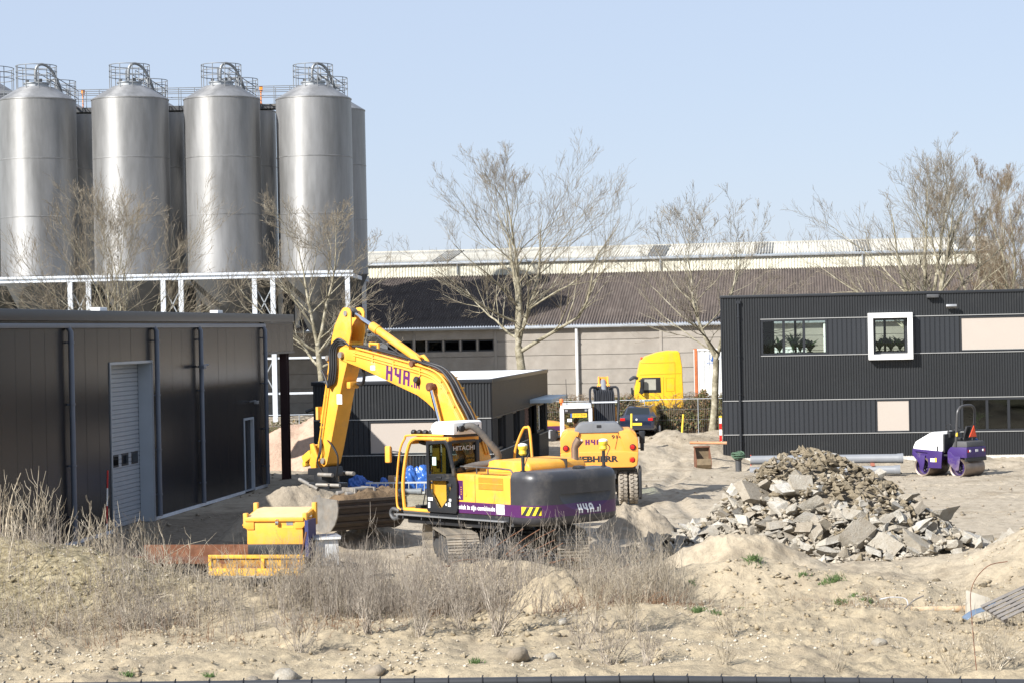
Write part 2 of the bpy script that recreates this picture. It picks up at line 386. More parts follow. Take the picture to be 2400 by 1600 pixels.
def sand_mat(name, c1, c2, c3, grit=1.0):
    m = bpy.data.materials.new(name); m.use_nodes = True; MATS[name] = m
    n = m.node_tree.nodes; l = m.node_tree.links; b = n['Principled BSDF']; b.inputs['Roughness'].default_value = .95; b.inputs['Specular IOR Level'].default_value = .15
    ge = n.new('ShaderNodeNewGeometry'); sp = n.new('ShaderNodeSeparateXYZ'); l.new(ge.outputs['Position'], sp.inputs[0])
    pos = ge.outputs['Position']
    def noise(s, d=5, r=.6):
        q = n.new('ShaderNodeTexNoise'); q.inputs['Scale'].default_value = s; q.inputs['Detail'].default_value = d; q.inputs['Roughness'].default_value = r; l.new(pos, q.inputs['Vector']); return q.outputs[0]
    def rng(v, a, b_, c=0, d=1):
        q = n.new('ShaderNodeMapRange'); q.inputs[1].default_value = a; q.inputs[2].default_value = b_; q.inputs[3].default_value = c; q.inputs[4].default_value = d; l.new(v, q.inputs[0]); return q.outputs[0]
    def mix(f, a, b_):
        q = n.new('ShaderNodeMix'); q.data_type = 'RGBA'; l.new(f, q.inputs[0])
        for i, v in ((6, a), (7, b_)):
            if isinstance(v, tuple): q.inputs[i].default_value = (*v, 1)
            else: l.new(v, q.inputs[i])
        return q.outputs[2]
    ny = n.new('ShaderNodeMath'); ny.operation = 'MULTIPLY_ADD'; ny.inputs[1].default_value = 9; l.new(noise(.25), ny.inputs[0]); l.new(sp.outputs[1], ny.inputs[2])
    c = mix(rng(ny.outputs[0], 49, 57), c1, c2)                 # yellow blown sand near, greyer fill sand beyond
    c = mix(rng(noise(.55, 6), .52, .70), c, c3)                # damp earth patches
    c = mix(rng(noise(3.0, 6, .7), .46, .70, 0, .7), c, tuple(q*.72 for q in c3))
    c = mix(rng(noise(28, 3, .7), .60, .72, 0, .5), c, tuple(min(1, q*1.35) for q in c1))
    c = mix(rng(noise(60, 2, .6), .62, .70, 0, .55*grit), c, (.16, .135, .10))
    if name == 'site_sand':       # the left-hand mound is gravelly, mossy earth
        vd = n.new('ShaderNodeVectorMath'); vd.operation = 'MULTIPLY_ADD'; vd.inputs[1].default_value = (1/4.6, 1/2.9, 0); vd.inputs[2].default_value = (11.2/4.6, -45.0/2.9, 0); l.new(pos, vd.inputs[0])
        ln = n.new('ShaderNodeVectorMath'); ln.operation = 'LENGTH'; l.new(vd.outputs[0], ln.inputs[0])
        ad = n.new('ShaderNodeMath'); ad.operation = 'MULTIPLY_ADD'; ad.inputs[1].default_value = .9; l.new(noise(.9, 5), ad.inputs[0]); l.new(ln.outputs['Value'], ad.inputs[2])
        earth = mix(rng(noise(7, 5, .7), .42, .62), (.17, .14, .075), (.40, .345, .225))
        c = mix(rng(ad.outputs[0], 1.62, 1.25, 0, .85), c, earth)
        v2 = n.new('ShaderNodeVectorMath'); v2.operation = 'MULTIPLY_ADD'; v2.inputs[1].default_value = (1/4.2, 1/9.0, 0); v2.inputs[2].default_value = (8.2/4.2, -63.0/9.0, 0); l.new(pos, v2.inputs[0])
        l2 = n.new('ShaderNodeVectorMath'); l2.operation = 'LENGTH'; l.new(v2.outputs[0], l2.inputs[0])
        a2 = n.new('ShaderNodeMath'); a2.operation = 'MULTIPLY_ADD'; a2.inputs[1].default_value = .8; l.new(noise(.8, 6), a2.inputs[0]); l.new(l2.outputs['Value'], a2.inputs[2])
        c = mix(rng(a2.outputs[0], 1.55, 1.2, 0, .8), c, mix(rng(noise(5, 6, .7), .4, .62), (.10, .08, .058), (.19, .155, .115)))   # dark soil by the hall, toned darker to deepen the hall's shadow there
    l.new(c, b.inputs['Base Color'])
    b1 = n.new('ShaderNodeBump'); b1.inputs['Strength'].default_value = .9; b1.inputs['Distance'].default_value = .05; l.new(noise(9, 8, .65), b1.inputs['Height'])
    b2 = n.new('ShaderNodeBump'); b2.inputs['Strength'].default_value = .8; b2.inputs['Distance'].default_value = .015; l.new(noise(45, 4, .7), b2.inputs['Height']); l.new(b1.outputs[0], b2.inputs['Normal'])
    l.new(b2.outputs[0], b.inputs['Normal']); return m
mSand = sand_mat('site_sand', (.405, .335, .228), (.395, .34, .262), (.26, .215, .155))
mSandP = sand_mat('pinkish_sand', (.46, .33, .25), (.46, .33, .25), (.38, .27, .20), .6)
mSandG = sand_mat('grey_sand', (.315, .268, .205), (.315, .268, .205), (.235, .198, .148))
mSoil = sand_mat('dark_soil', (.17, .12, .075), (.17, .12, .075), (.12, .085, .05))
mFar = sand_mat('far_land', (.26, .24, .15), (.24, .23, .15), (.2, .2, .12))

def grid_obj(name, xs, ys, zf, m, kind='structure', parent=None):
    XX, YY = np.meshgrid(xs, ys); ZZ = zf(XX, YY)
    return npgrid(name, XX, YY, ZZ, m, kind, parent)
def npgrid(name, XX, YY, ZZ, m, kind='structure', parent=None):
    r, c = XX.shape; v = np.stack([XX.ravel(), YY.ravel(), ZZ.ravel()], 1).astype(np.float32)
    i = np.arange(r*c).reshape(r, c); q = np.stack([i[:-1, :-1], i[:-1, 1:], i[1:, 1:], i[1:, :-1]], -1).reshape(-1, 4)
    return npmesh(name, v, q, m, kind, parent)
def npmesh(name, v, q, m, kind=None, parent=None, smooth=True):
    k = q.shape[1]; me = bpy.data.meshes.new(name)
    me.vertices.add(len(v)); me.vertices.foreach_set('co', np.ascontiguousarray(v, np.float32).ravel())
    me.loops.add(q.size); me.loops.foreach_set('vertex_index', q.ravel().astype(np.int32))
    me.polygons.add(len(q)); me.polygons.foreach_set('loop_start', np.arange(0, q.size, k, dtype=np.int32))
    me.polygons.foreach_set('use_smooth', np.full(len(q), smooth))
    me.materials.append(m); me.update(calc_edges=True); me.validate()
    o = link(name, me, parent)
    if kind: o['kind'] = kind
    return o
# main site sheet, fine near the camera and coarser behind
yn = 27 * (138/27.) ** (np.linspace(0, 1, 580)); tn = np.linspace(-1, 1, 520)
YY = np.repeat(yn[:, None], 520, 1); XX = tn[None, :] * (YY*.245 + 7)
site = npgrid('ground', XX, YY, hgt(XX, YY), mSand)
# surrounding land to the horizon
v = []; f = []
rings = [16, 40, 90, 200, 600, 2000, 5000]
far = MB()
far.add([(-5000, -300, -.35), (5000, -300, -.35), (5000, 5000, -.35), (-5000, 5000, -.35)], [(0, 1, 2, 3)])
tag(far.build('surrounding_land', mFar, smooth=0), kind='structure')
# raised bank the picture is taken from
xs = np.linspace(-30, 30, 80); ys = np.linspace(-14, 27.6, 60)
def bank(X, Y): return 4.0 - 4.02*sstep(Y, 2.5, 25) + .05*fbm(X, Y, 1.5, 3, 31)
grid_obj('bank', xs, ys, bank, mFar)

def heap(name, label, cx, cy, rx, ry, h, m, seed=0, p=1.25, rough=.10, nr=40, na=96, group=None, clod=.07):
    a = np.linspace(0, 2*np.pi, na + 1); r = np.linspace(0, 1.0, nr)
    AA, RR = np.meshgrid(a, r); AA2 = np.where(AA >= 2*np.pi - 1e-9, 0, AA)
    wob = 1 + .16*np.sin(2*AA2 + seed) + .1*np.sin(3*AA2 + 2.1*seed) + .06*np.sin(5*AA2 + 1.3*seed)
    X = cx + rx*wob*RR*np.cos(AA2); Y = cy + ry*wob*RR*np.sin(AA2)
    prof = np.clip(1 - RR, 0, 1)**p
    prof = prof*(1 - .25*np.exp(-(RR/.22)**2)) + .0
    Z = hgt(X, Y) - .06 + h*prof + h*rough*fbm(X, Y, rx*.5, 3, 40+seed)*np.clip(1.1-RR, 0, 1) + clod*np.abs(fbm(X, Y, .28, 3, 50+seed))*np.clip(1.2-RR, 0, 1)
    o = npgrid(name, X, Y, Z, m, None)
    return tag(o, label, 'heap', group)
heap('sand_heap', 'rounded grey-brown sand heap behind the excavator bucket near the dark hall', -6.1, 61.8, 2.1, 2.0, 2.05, mSandG, 1, 1.0)
heap('sand_heap', 'pinkish sand heap under the canopy of the dark hall', -8.6, 94, 3.6, 3.4, 2.6, mSandP, 2, .9)
heap('sand_heap', 'smooth sand cone leaning against the front of the rubble pile', 5.15, 50.6, 2.1, 1.5, 1.08, mSand, 3, 1.15)
heap('sand_heap', 'clumpy grey sand heap between the two excavators at the rear wheels', 3.3, 60.5, 1.35, 1.7, 1.05, mSandG, 4, 1.0, clod=.14)
heap('sand_heap', 'small pale sand mound among the dry weeds in the middle foreground', .75, 44.0, 1.35, 1.2, .78, mSand, 5, 1.0, clod=.03)
heap('sand_heap', 'low dark earth heap under the wide excavator bucket', -4.4, 58.4, 1.9, 1.3, .55, mSandG, 6, .9, clod=.16)
# ================================================================ BUILDINGS
AX = math.atan(680 / 5100.)
ROTZ90 = Matrix.Rotation(math.pi/2, 4, 'Z')
def bframe(p): return Vector((p[0], p[1], 0)), -AX

# ---------- dark hall at the left (wall runs away from the camera)
hall = thing('warehouse', 'long dark bronze panelled hall with roller door at the left', 'warehouse', (-11, 70, 0), -AX)
MB().bx(-22, -.10, -26, -6.25, -.3, 6.3).bx(-22, -.6, -6.25, -2.07, -.3, 6.3).bx(-22, -.10, -2.07, 12.3, -.3, 6.3).bx(-.62, -.10, -6.25, -2.07, 5.0, 6.3).build('wall_core', mPanel, hall, smooth=0)
pm = {}
def panel(y0, y1, z0, z1, k):
    key = (round(y1-y0, 3), round(z1-z0, 3))
    if key not in pm:
        o = MB().bx(-.08, 0, 0, y1-y0-.008, 0, z1-z0).build('wall_panel', mPanel, hall, bevel=.005, seg=1); pm[key] = o.data
    else: o = link('wall_panel', pm[key], hall)
    o.location = (rnd.uniform(-.003, .003), y0 + .004, z0)
ys = [-26 + 1.1*i for i in range(18)] + [-6.24]
ys = sorted(set([round(q, 3) for q in ys if q < -6.5])) + [-6.24]
for a, b in zip(ys, ys[1:]): panel(a, b, .12, 6.16, 0)
for a, b in zip([-6.24 + 1.045*i for i in range(4)], [-6.24 + 1.045*(i+1) for i in range(4)]): panel(a, b, 5.0, 6.16, 0)
ys = [-2.06 + 1.119*i for i in range(11)]
for a, b in zip(ys, ys[1:] + [10.25]):
    if b <= 9.15: panel(a, b, .12, 6.16, 0)
panel(8.01, 9.06, .12, 6.16, 0); panel(9.06, 10.46, 2.74, 6.16, 0); panel(10.46, 11.4, .12, 6.16, 0); panel(11.4, 12.34, .12, 6.16, 0)
for a in range(4): panel(12.36 + 1.185*a, 12.36 + 1.185*(a+1), 5.08, 6.16, 0)
MB().bx(-.30, .05, -26, 17.12, 6.22, 6.52).build('roof_coping', mTrim, hall, bevel=.02)
MB().bx(.004, .12, -26, 12.2, 6.02, 6.15).build('gutter', mPipeB, hall, bevel=.02)
MB().bx(.0, .035, -26, -6.3, .02, .12).bx(.0, .035, -2.0, 9.0, .02, .12).bx(0, .035, 10.5, 12.34, .02, .12).build('base_flashing', mGalv, hall)
MB().bx(.002, .05, 12.36, 17.1, 5.0, 5.08).bx(-5, -.01, 12.4, 17.1, 6.05, 6.21).bx(-5, -.06, 12.32, 12.4, 5.08, 6.2).bx(-.4, -.08, 12.4, 17.05, 5.1, 5.3).build('canopy', mTrim, hall)
MB().bx(-.09, .0, 17.02, 17.1, 5.08, 6.2).bx(-6, -.09, 17.02, 17.1, 5.08, 6.2).build('canopy_end', mPanel, hall)
MB().bx(-.36, -.06, 16.2, 16.23, -.1, 5.05).bx(-.36, -.06, 16.52, 16.55, -.1, 5.05).bx(-.225, -.195, 16.23, 16.52, -.1, 5.05).build('steel_column', mat('red_oxide_steel', (.045, .018, .018), .6), hall)
for i, t in enumerate((-9.98, -1.92, 3.12, 11.95)):
    o = MB().tube([(.05, t, 6.05), (.14, t, 5.92), (.14, t, .15)], .078, 12).build('downpipe', mPipeB, hall)
    q = MB()
    for z in (5.6, 3.9, 2.2, .8): q.lathe([(.095, z), (.095, z+.05)], 12, (.14, t, 0)); q.bx(0, .1, t-.015, t+.015, z, z+.05)
    q.build('bracket', mPipeB, o)
MB().cyl((.02, 3.12, 4.72), (.3, 2.9, 4.72), .035).cyl((.25, 2.75, 4.75), (.32, 3.35, 4.78), .03).box((.3, 2.75, 4.72), (.16, .3, .12)).build('floodlight', mPipeB, hall, bevel=.01)
MB().cyl((.02, 9.9, 3.3), (.25, 9.9, 3.34), .03).box((.28, 9.9, 3.28), (.14, .22, .12)).build('wall_lamp', mGryM, hall, bevel=.01)
rd = MB().bx(-.5, -.47, -6.3, -2.0, 0, 5.05).build('roller_door', mDoorG, hall)
sm = None
for k in range(9):
    z0 = .02 + k*.545
    if sm is None:
        q = MB()
        for j in range(4): q.bx(-.045, 0, 0, 4.05, j*.136 + .006, j*.136 + .13)
        o = q.build('door_section', mDoorG, rd, bevel=.008, seg=1); sm = o.data
    else: o = link('door_section', sm, rd)
    o.location = (-.425, -6.19, z0)
for c in (-5.55, -4.58, -3.61, -2.64):
    o = MB().bx(-.435, -.415, c-.33, c+.33, 1.84, 2.22).build('door_window', mBlk, rd, bevel=.03)
    MB().bx(-.418, -.41, c-.27, c+.27, 1.90, 2.16).build('pane', gDark, o)
MB().bx(-.42, -.005, -2.14, -2.06, 0, 4.98).bx(-.42, -.005, -6.25, -6.17, 0, 4.98).bx(-.42, -.005, -6.17, -2.14, 4.93, 5.0).build('door_reveal', mReveal, hall)
MB().bx(-.02, .04, -6.27, -6.19, 0, 5.02).bx(-.02, .04, -2.12, -2.04, 0, 5.02).bx(-.02, .04, -6.19, -2.12, 4.95, 5.02).build('door_surround', mDoorG, hall)
pdr = MB().bx(-.14, -.09, 9.1, 10.42, .1, 2.7).build('side_door', mPanel, hall)
MB().bx(-.1, .03, 9.06, 9.15, .08, 2.73).bx(-.1, .03, 10.37, 10.46, .08, 2.73).bx(-.1, .03, 9.15, 10.37, 2.65, 2.73).bx(-.1, .03, 9.15, 10.37, .06, .10).build('frame', mReveal, pdr)
MB().cyl((-.09, 10.2, 1.1), (.0, 10.2, 1.1), .02).box((.0, 10.15, 1.1), (.02, .14, .03)).build('handle', mGryM, pdr)
for t in (-3.9, 9.5): MB().bx(-1.2, -.9, t-.35, t+.35, 6.3, 6.66).build('roof_vent', mWht, hall, bevel=.02)

# ---------- ribbed anthracite offices
def boards(parent, x0, x1, z0, z1, y=0.0, pitch=.193, side=False):
    n = max(1, round((x1-x0)/pitch)); p = (x1-x0)/n; key = ('b', round(p, 3), round(z1-z0, 3))
    for i in range(n):
        if key not in pm:
            q = MB().bx(.008, p-.008, -.022, 0, 0, z1-z0).bx(0, .02, -.036, 0, 0, z1-z0)
            o = q.build('cladding_board', mCladB, parent, bevel=.005, seg=1); pm[key] = o.data
        else: o = link('cladding_board', pm[key], parent)
        if side: o.location = (-y, x0 + i*p, z0); o.rotation_euler = (0, 0, math.pi/2)
        else: o.location = (x0 + i*p, y, z0)
def window(parent, x0, x1, z0, z1, mull, g, y=-.02, fr=.09, dep=.10, name='window', m=None):
    m = m or mTrim
    q = MB().bx(x0, x1, y-.02, y+dep, z0, z0+fr).bx(x0, x1, y-.02, y+dep, z1-fr, z1).bx(x0, x0+fr, y-.02, y+dep, z0+fr, z1-fr).bx(x1-fr, x1, y-.02, y+dep, z0+fr, z1-fr)
    xs = [x0 + fr/2] + list(mull) + [x1 - fr/2]
    for a in mull: q.bx(a-fr*.62, a+fr*.62, y-.012, y+dep-.01, z0+fr, z1-fr)
    o = q.build(name, m, parent, bevel=.006, seg=1)
    for a, b in zip(xs, xs[1:]): MB().bx(a+.045, b-.045, y+.05, y+.056, z0+fr-.01, z1-fr+.01).build('pane', g, o, smooth=0)
    return o
def blind(parent, x0, x1, z0, z1):
    o = MB().bx(x0, x1, -.05, .03, z0, z0+.06).bx(x0, x1, -.05, .03, z1-.07, z1).bx(x0, x0+.05, -.05, .03, z0+.06, z1-.07).bx(x1-.05, x1, -.05, .03, z0+.06, z1-.07).build('screened_window', mTrim, parent, bevel=.006, seg=1)
    MB().bx(x0+.05, x1-.05, -.022, -.014, z0+.06, z1-.07).build('sun_screen', mBlind, o, smooth=0)
    MB().bx(x0+.05, x1-.05, -.03, -.008, z0+.045, z0+.075).build('screen_bar', mSill, o, smooth=0)
def drip(parent, x0, x1, z): MB().bx(x0, x1, -.06, .0, z-.012, z+.018).build('drip_edge', mSill, parent, smooth=0)

B = (8.7325, 90.5); off = thing('office_building', 'two-storey black ribbed office with one white-framed window at the right', 'office', (B[0], B[1], 0), -AX)
E_, DP = 17.5, 10.0
def ribw(x0, x1, z0, z1, par, pitch=.105, dep=.032): return MB().ribs(x0, x1, z0, z1, pitch, dep).build('ribbed_cladding', mClad, par, smooth=0, fix=False)
ribw(0, 1.6, 2.61, 6.86, off); ribw(1.6, E_, 5.96, 6.86, off); ribw(1.6, E_, 2.61, 4.43, off); ribw(0, E_, .25, 1.18, off)
for a, b in ((4.36, 6.10), (7.72, 9.70), (13.0, E_)): boards(off, a, b, 4.45, 5.94)
for a, b in ((0, 6.24), (7.66, 9.68), (13.05, E_)): boards(off, a, b, 1.21, 2.59)
for z in (5.95, 4.44): drip(off, 1.6, E_, z)
for z in (2.60, 1.195): drip(off, 0, E_, z)
# walls behind the cladding, with real openings
q = MB()
q.bx(0, E_, .01, .25, .0, 1.2).bx(0, 6.3, .01, .25, 1.2, 2.6).bx(7.6, 9.75, .01, .25, 1.2, 2.6).bx(12.98, E_, .01, .25, 1.2, 2.6).bx(0, E_, .01, .25, 2.6, 4.44)
q.bx(0, 1.66, .01, .25, 4.44, 5.95).bx(4.32, 6.2, .01, .25, 4.44, 5.95).bx(7.62, 9.8, .01, .25, 4.44, 5.95).bx(12.85, E_, .01, .25, 4.44, 5.95).bx(0, E_, .01, .25, 5.95, 6.86)
q.bx(0.01, .25, .25, DP-.25, 0, 6.86).bx(E_-.25, E_, .25, DP-.25, 0, 6.86)
q.bx(0, E_, DP-.25, DP, 0, 4.35).bx(0, 1.95, DP-.25, DP, 4.35, 6.0).bx(4.55, 5.9, DP-.25, DP, 4.35, 6.0).bx(8.0, E_, DP-.25, DP, 4.35, 6.0).bx(0, E_, DP-.25, DP, 6.0, 6.86)
q.bx(0, E_, .25, DP-.25, 6.5, 6.86).bx(.25, E_-.25, .25, DP-.25, 3.2, 3.5).bx(4.9, 5.05, .25, DP-.25, 3.5, 6.5).bx(9.0, 9.1, .25, DP-.25, 3.5, 6.5).bx(.25, E_-.25, 5, 5.1, 0, 3.2)
q.build('wall', mDoorD, off, smooth=0)
MB().bx(-.05, E_+.05, -.075, .06, 6.86, 6.97).bx(-.05, .06, .06, DP, 6.86, 6.97).bx(-.05, E_, DP-.06, DP+.05, 6.86, 6.97).build('roof_flashing', mTrim, off, bevel=.012)
MB().bx(-.02, E_, -.005, .2, -.2, .24).build('plinth', mConcP, off)
MB().bx(-.045, .012, -.045, .02, .25, 6.86).build('corner_trim', mTrim, off)
window(off, 1.61, 4.35, 4.45, 5.94, (2.55, 3.38), gClear)
window(off, 9.7, 13.0, 1.2, 2.58, (10.75, 11.62, 12.4), gTint)
window(off, 6.18, 7.62, 4.4, 5.94, (), gClear, y=.0, fr=.13)
window(off, 6.0, 8.0, 4.35, 6.0, (7.05,), gClear, y=DP-.1); window(off, 1.95, 4.5, 4.35, 6.0, (3.0,), gClear, y=DP-.1)
MB().bx(6.0, 7.8, -.42, .0, 4.21, 4.42).bx(6.0, 7.8, -.42, 0, 5.90, 6.11).bx(6.0, 6.2, -.42, 0, 4.42, 5.90).bx(7.6, 7.8, -.42, 0, 4.42, 5.90).build('window_surround', mWht, off, bevel=.01)
blind(off, 9.73, 12.95, 4.48, 5.9); blind(off, 6.26, 7.64, 1.22, 2.58)
dp = MB().tube([(.70, -.10, 6.7), (.70, -.10, .35)], .055, 12).bx(.61, .79, -.16, -.03, 6.62, 6.74).build('downpipe', mTrim, off)
q = MB()
for z in (6.05, 4.45, 2.85, .9): q.lathe([(.07, z), (.07, z+.06)], 12, (.70, -.10, 0)).bx(.64, .76, -.1, -.01, z, z+.05)
q.build('bracket', mTrim, dp)
MB().bx(8.40, 8.88, -.30, -.03, 6.69, 6.83).build('wall_unit', mDkG, off, bevel=.02)
MB().box((9.38, -.26, 6.32), (.42, .22, .10), Matrix.Rotation(-.4, 3, 'X')).box((9.38, -.1, 6.33), (.06, .2, .06)).build('floodlight', mGryM, off, bevel=.01)
MB().cyl((-.02, .2, 6.1), (-.35, .1, 5.95), .05).box((-.05, .2, 6.1), (.1, .1, .1)).build('security_camera', mBlkP, off)

def houseplant(name, label, loc, h, n, lw, droop, seed, m=None):
    r_ = random.Random(seed); t = thing(name, label, 'plant', loc, 0, 'plants on the office window sill')
    MB().lathe([(.09, 0), (.12, .2), (.125, .22)], 14).build('pot', mDkG, t)
    q = MB()
    for i in range(n):
        a = r_.uniform(0, 6.283); L = h*r_.uniform(.6, 1); d = droop*r_.uniform(.5, 1.2); w_ = lw*r_.uniform(.7, 1.2); pts = []
        for k in range(5):
            s = k/4; rr = L*(.15*s + d*s*s*.55); z = .2 + L*(s - d*.45*s*s)
            ww = w_*math.sin(math.pi*min(1, s*.86 + .1)); ca, sa = math.cos(a), math.sin(a)
            pts += [(rr*ca - ww*sa, rr*sa + ww*ca, z), (rr*ca, rr*sa, z - .18*ww), (rr*ca + ww*sa, rr*sa - ww*ca, z)]
        b = [tuple(p) for p in pts]; q.add(b, [(3*k+j, 3*k+j+1, 3*k+4+j, 3*k+3+j) for k in range(4) for j in (0, 1)])
    q.build('leaves', m or mLeafG, t, fix=False)
RB = Matrix.Rotation(-AX, 3, 'Z')
def offpt(x, y, z): return Vector((B[0], B[1], 0)) + RB @ Vector((x, y, z))
MB_ = MB().bx(1.7, 4.25, .5, 1.0, 4.2, 4.36).bx(1.8, 1.86, .55, .95, 3.5, 4.2).bx(4.1, 4.16, .55, .95, 3.5, 4.2)
tb = MB_.build('side_table', mDkG); tb.location = (B[0], B[1], 0); tb.rotation_euler = (0, 0, -AX); tag(tb, 'low table carrying the plants behind the three-pane window', 'table')
MB_ = MB().bx(6.22, 7.6, .5, 1.0, 4.2, 4.36).bx(6.3, 6.36, .55, .95, 3.5, 4.2).bx(7.46, 7.52, .55, .95, 3.5, 4.2)
tb = MB_.build('side_table', mDkG); tb.location = (B[0], B[1], 0); tb.rotation_euler = (0, 0, -AX); tag(tb, 'low table carrying the plants behind the white-framed window', 'table')
for i, (x, h, n, lw, d, lb) in enumerate(((2.0, .95, 34, .055, .9, 'dark bushy plant leftmost behind the three-pane window'), (2.36, .95, 34, .07, 1.1, 'second dark plant from the left behind the three-pane window'),
        (2.93, 1.25, 44, .035, .8, 'tall spiky plant in the middle of the three-pane window'), (3.22, 1.0, 34, .075, 1.2, 'broad-leaved plant right of the spiky plant behind the three-pane window'), (3.62, .85, 30, .09, 1.3, 'drooping plant rightmost behind the three-pane window'),
        (6.48, .95, 36, .08, 1.3, 'low dark plant at the left behind the white-framed window'), (6.95, 1.0, 40, .09, 1.3, 'bushy plant in the middle behind the white-framed window'), (7.32, .9, 34, .08, 1.2, 'dark plant at the right behind the white-framed window'))):
    houseplant('houseplant', lb, offpt(x, .75, 4.36), h, n, lw, d, 20+i)
houseplant('houseplant', 'bright green plant behind the ground-floor window by the roller', offpt(10.4, .6, 1.25), .9, 22, .07, 1.1, 60, mat('fresh_leaf', (.16, .30, .03), .5))

# ---------- small black office in the middle
Sx = (-.8132, 80.0); so = thing('site_office', 'single-storey black ribbed office with white roof behind the yellow excavator', 'office', (Sx[0], Sx[1], 0), -AX)
X0, DS, HS = -6.68, 17.7, 3.9
ribw(X0, 0, 2.53, 3.82, so, .115); ribw(X0, 0, .12, 1.18, so, .115)
boards(so, X0, -4.6, 1.21, 2.51); boards(so, -1.7, 0, 1.21, 2.51); blind(so, -4.58, -1.72, 1.22, 2.47)
drip(so, X0, 0, 2.52); drip(so, X0, 0, 1.195)
q = MB().bx(X0, -.01, .01, .3, 0, 3.82).bx(X0, X0+.2, .3, DS, 0, 3.82).bx(X0, -.01, DS-.3, DS, 0, 3.82)
for a, b, z0, z1 in ((.3, 1.5, 1.2, 2.52), (3.65, 5.85, 1.2, 2.52), (7.85, 10.8, 1.2, 2.52), (.3, 10.8, 0, 1.2), (.3, DS, 2.52, 3.82), (14.3, DS, 0, 1.25), (17.05, DS, 1.25, 2.52)): q.bx(-.3, -.012, a, b, z0, z1)
q.bx(-1.6, -1.4, 10.6, 14.4, 0, 2.52).bx(-1.6, -.3, 10.6, 10.8, 0, 2.52).bx(-1.6, -.3, 14.1, 14.3, 0, 2.52).bx(-2.6, -2.5, .3, DS-.3, 0, 3.8)
q.build('wall', mDoorD, so, smooth=0)
def side_ribs(a, b, z0, z1): 
    q = MB().ribs(a, b, z0, z1, .115, .03); xf(q, ROTZ90); q.build('ribbed_cladding', mClad, so, smooth=0, fix=False)
side_ribs(0, DS, 2.53, 3.82); side_ribs(0, 10.8, .12, 1.18); side_ribs(14.3, DS, .12, 1.18)
boards(so, .05, 1.5, 1.21, 2.51, side=True); boards(so, 3.65, 5.85, 1.21, 2.51, side=True); boards(so, 7.85, 9.5, 1.21, 2.51, side=True)
def side_window(y0, y1, z0, z1, mull=()):
    o = window(so, y0, y1, z0, z1, mull, gDark, y=.10); o.matrix_local = ROTZ90
    return o
side_window(1.5, 3.65, 1.22, 2.5); side_window(5.85, 7.85, 1.22, 2.5); side_window(14.35, 17.05, 1.24, 2.5)
for a, b in ((.0, 10.8), (14.3, DS)):
    for z in (2.52, 1.195): MB().bx(.0, .06, a, b, z-.012, z+.018).build('drip_edge', mTrim if z > 2 else mSill, so, smooth=0)
mBrick = mat('brown_brick', (.16, .085, .06), .9, var=.2, scale=5, rnd_obj=.22); bk = None
for k in range(34):
    for j in range(5):
        ln = .24; y0 = 9.55 + j*.25 + (.12 if k % 2 else 0)
        if y0 + ln > 10.82: continue
        if bk is None: o = MB().bx(-.05, .02, 0, ln-.012, 0, .062).build('brick', mBrick, so, bevel=.004, seg=1); bk = o.data
        else: o = link('brick', bk, so)
        o.location = (rnd.uniform(-.003, .003), y0, .1 + k*.0735)
MB().bx(0, .95, 11.2, 17.6, 2.66, 2.82).build('entrance_canopy', mat('pale_blue_grey', (.45, .52, .56), .5), so, bevel=.01)
MB().bx(X0-.06, .06, -.07, .08, 3.82, 3.96).bx(X0-.06, X0+.1, .08, DS-.1, 3.82, 3.96).bx(X0-.06, .06, DS-.1, DS+.05, 3.82, 3.96).bx(-.08, .06, .08, DS-.1, 3.82, 3.96).build('roof_edge', mTrim, so, bevel=.01)
MB().bx(X0+.06, -.05, .06, DS-.06, 3.80, 3.945).build('roof', mRoofW, so, smooth=0)
MB().cyl((-3.5, 6, 3.94), (-3.5, 6, 4.35), .08).cyl((-3.5, 6, 4.35), (-3.5, 6, 4.42), .13).build('roof_vent', mDkG, so)
MB().cyl((X0-.02, .05, 2.95), (X0-.3, -.05, 2.85), .06).build('security_camera', mBlkP, so)

# ---------- long concrete shed with brown corrugated roof
Qp = at(1200, 770, 142); sh = thing('industrial_shed', 'long concrete shed with brown corrugated roof behind the hedge', 'shed', (Qp.x, Qp.y, 0), -AX)
xb = [-17.3, -11.9, -6.5, -1.1, 4.3, 9.7, 15.1, 20.5, 25.9, 31.3]
def cpanel(x0, x1, z0, z1):
    key = ('c', round(x1-x0, 3), round(z1-z0, 3))
    if key not in pm: o = MB().bx(.02, x1-x0-.02, -.06, 0, .012, z1-z0-.012).build('wall_panel', mConc, sh, bevel=.015, seg=1); pm[key] = o.data
    else: o = link('wall_panel', pm[key], sh)
    o.location = (x0, rnd.uniform(-.006, .006), z0)
zr = [.3, 1.24, 2.18, 3.12, 4.06, 5.0, 5.82]
for i in range(9):
    for a, b in zip(zr, zr[1:]):
        if i in (1, 2) and a >= 4.06: continue
        cpanel(xb[i], xb[i+1], a, b)
for i in (1, 2):
    cpanel(xb[i], xb[i+1], 4.06, 4.42); cpanel(xb[i], xb[i+1], 5.16, 5.82)
MB().bx(-17.3, 31.3, .0, .3, 0, 4.42).bx(-17.3, 31.3, .0, .3, 5.16, 5.9).bx(-1.1, 31.3, .0, .3, 4.42, 5.16).bx(-17.3, -11.9, .0, .3, 4.42, 5.16).bx(-17.3, 31.3, 3, 3.2, 0, 5.9).bx(31.1, 31.3, .3, 26, 0, 8).build('wall_core', mConc, sh, smooth=0)
for i in range(10): MB().bx(xb[i]-.09, xb[i]+.09, -.10, -.0, .2, 5.84).build('wall_post', mConc, sh, bevel=.015)
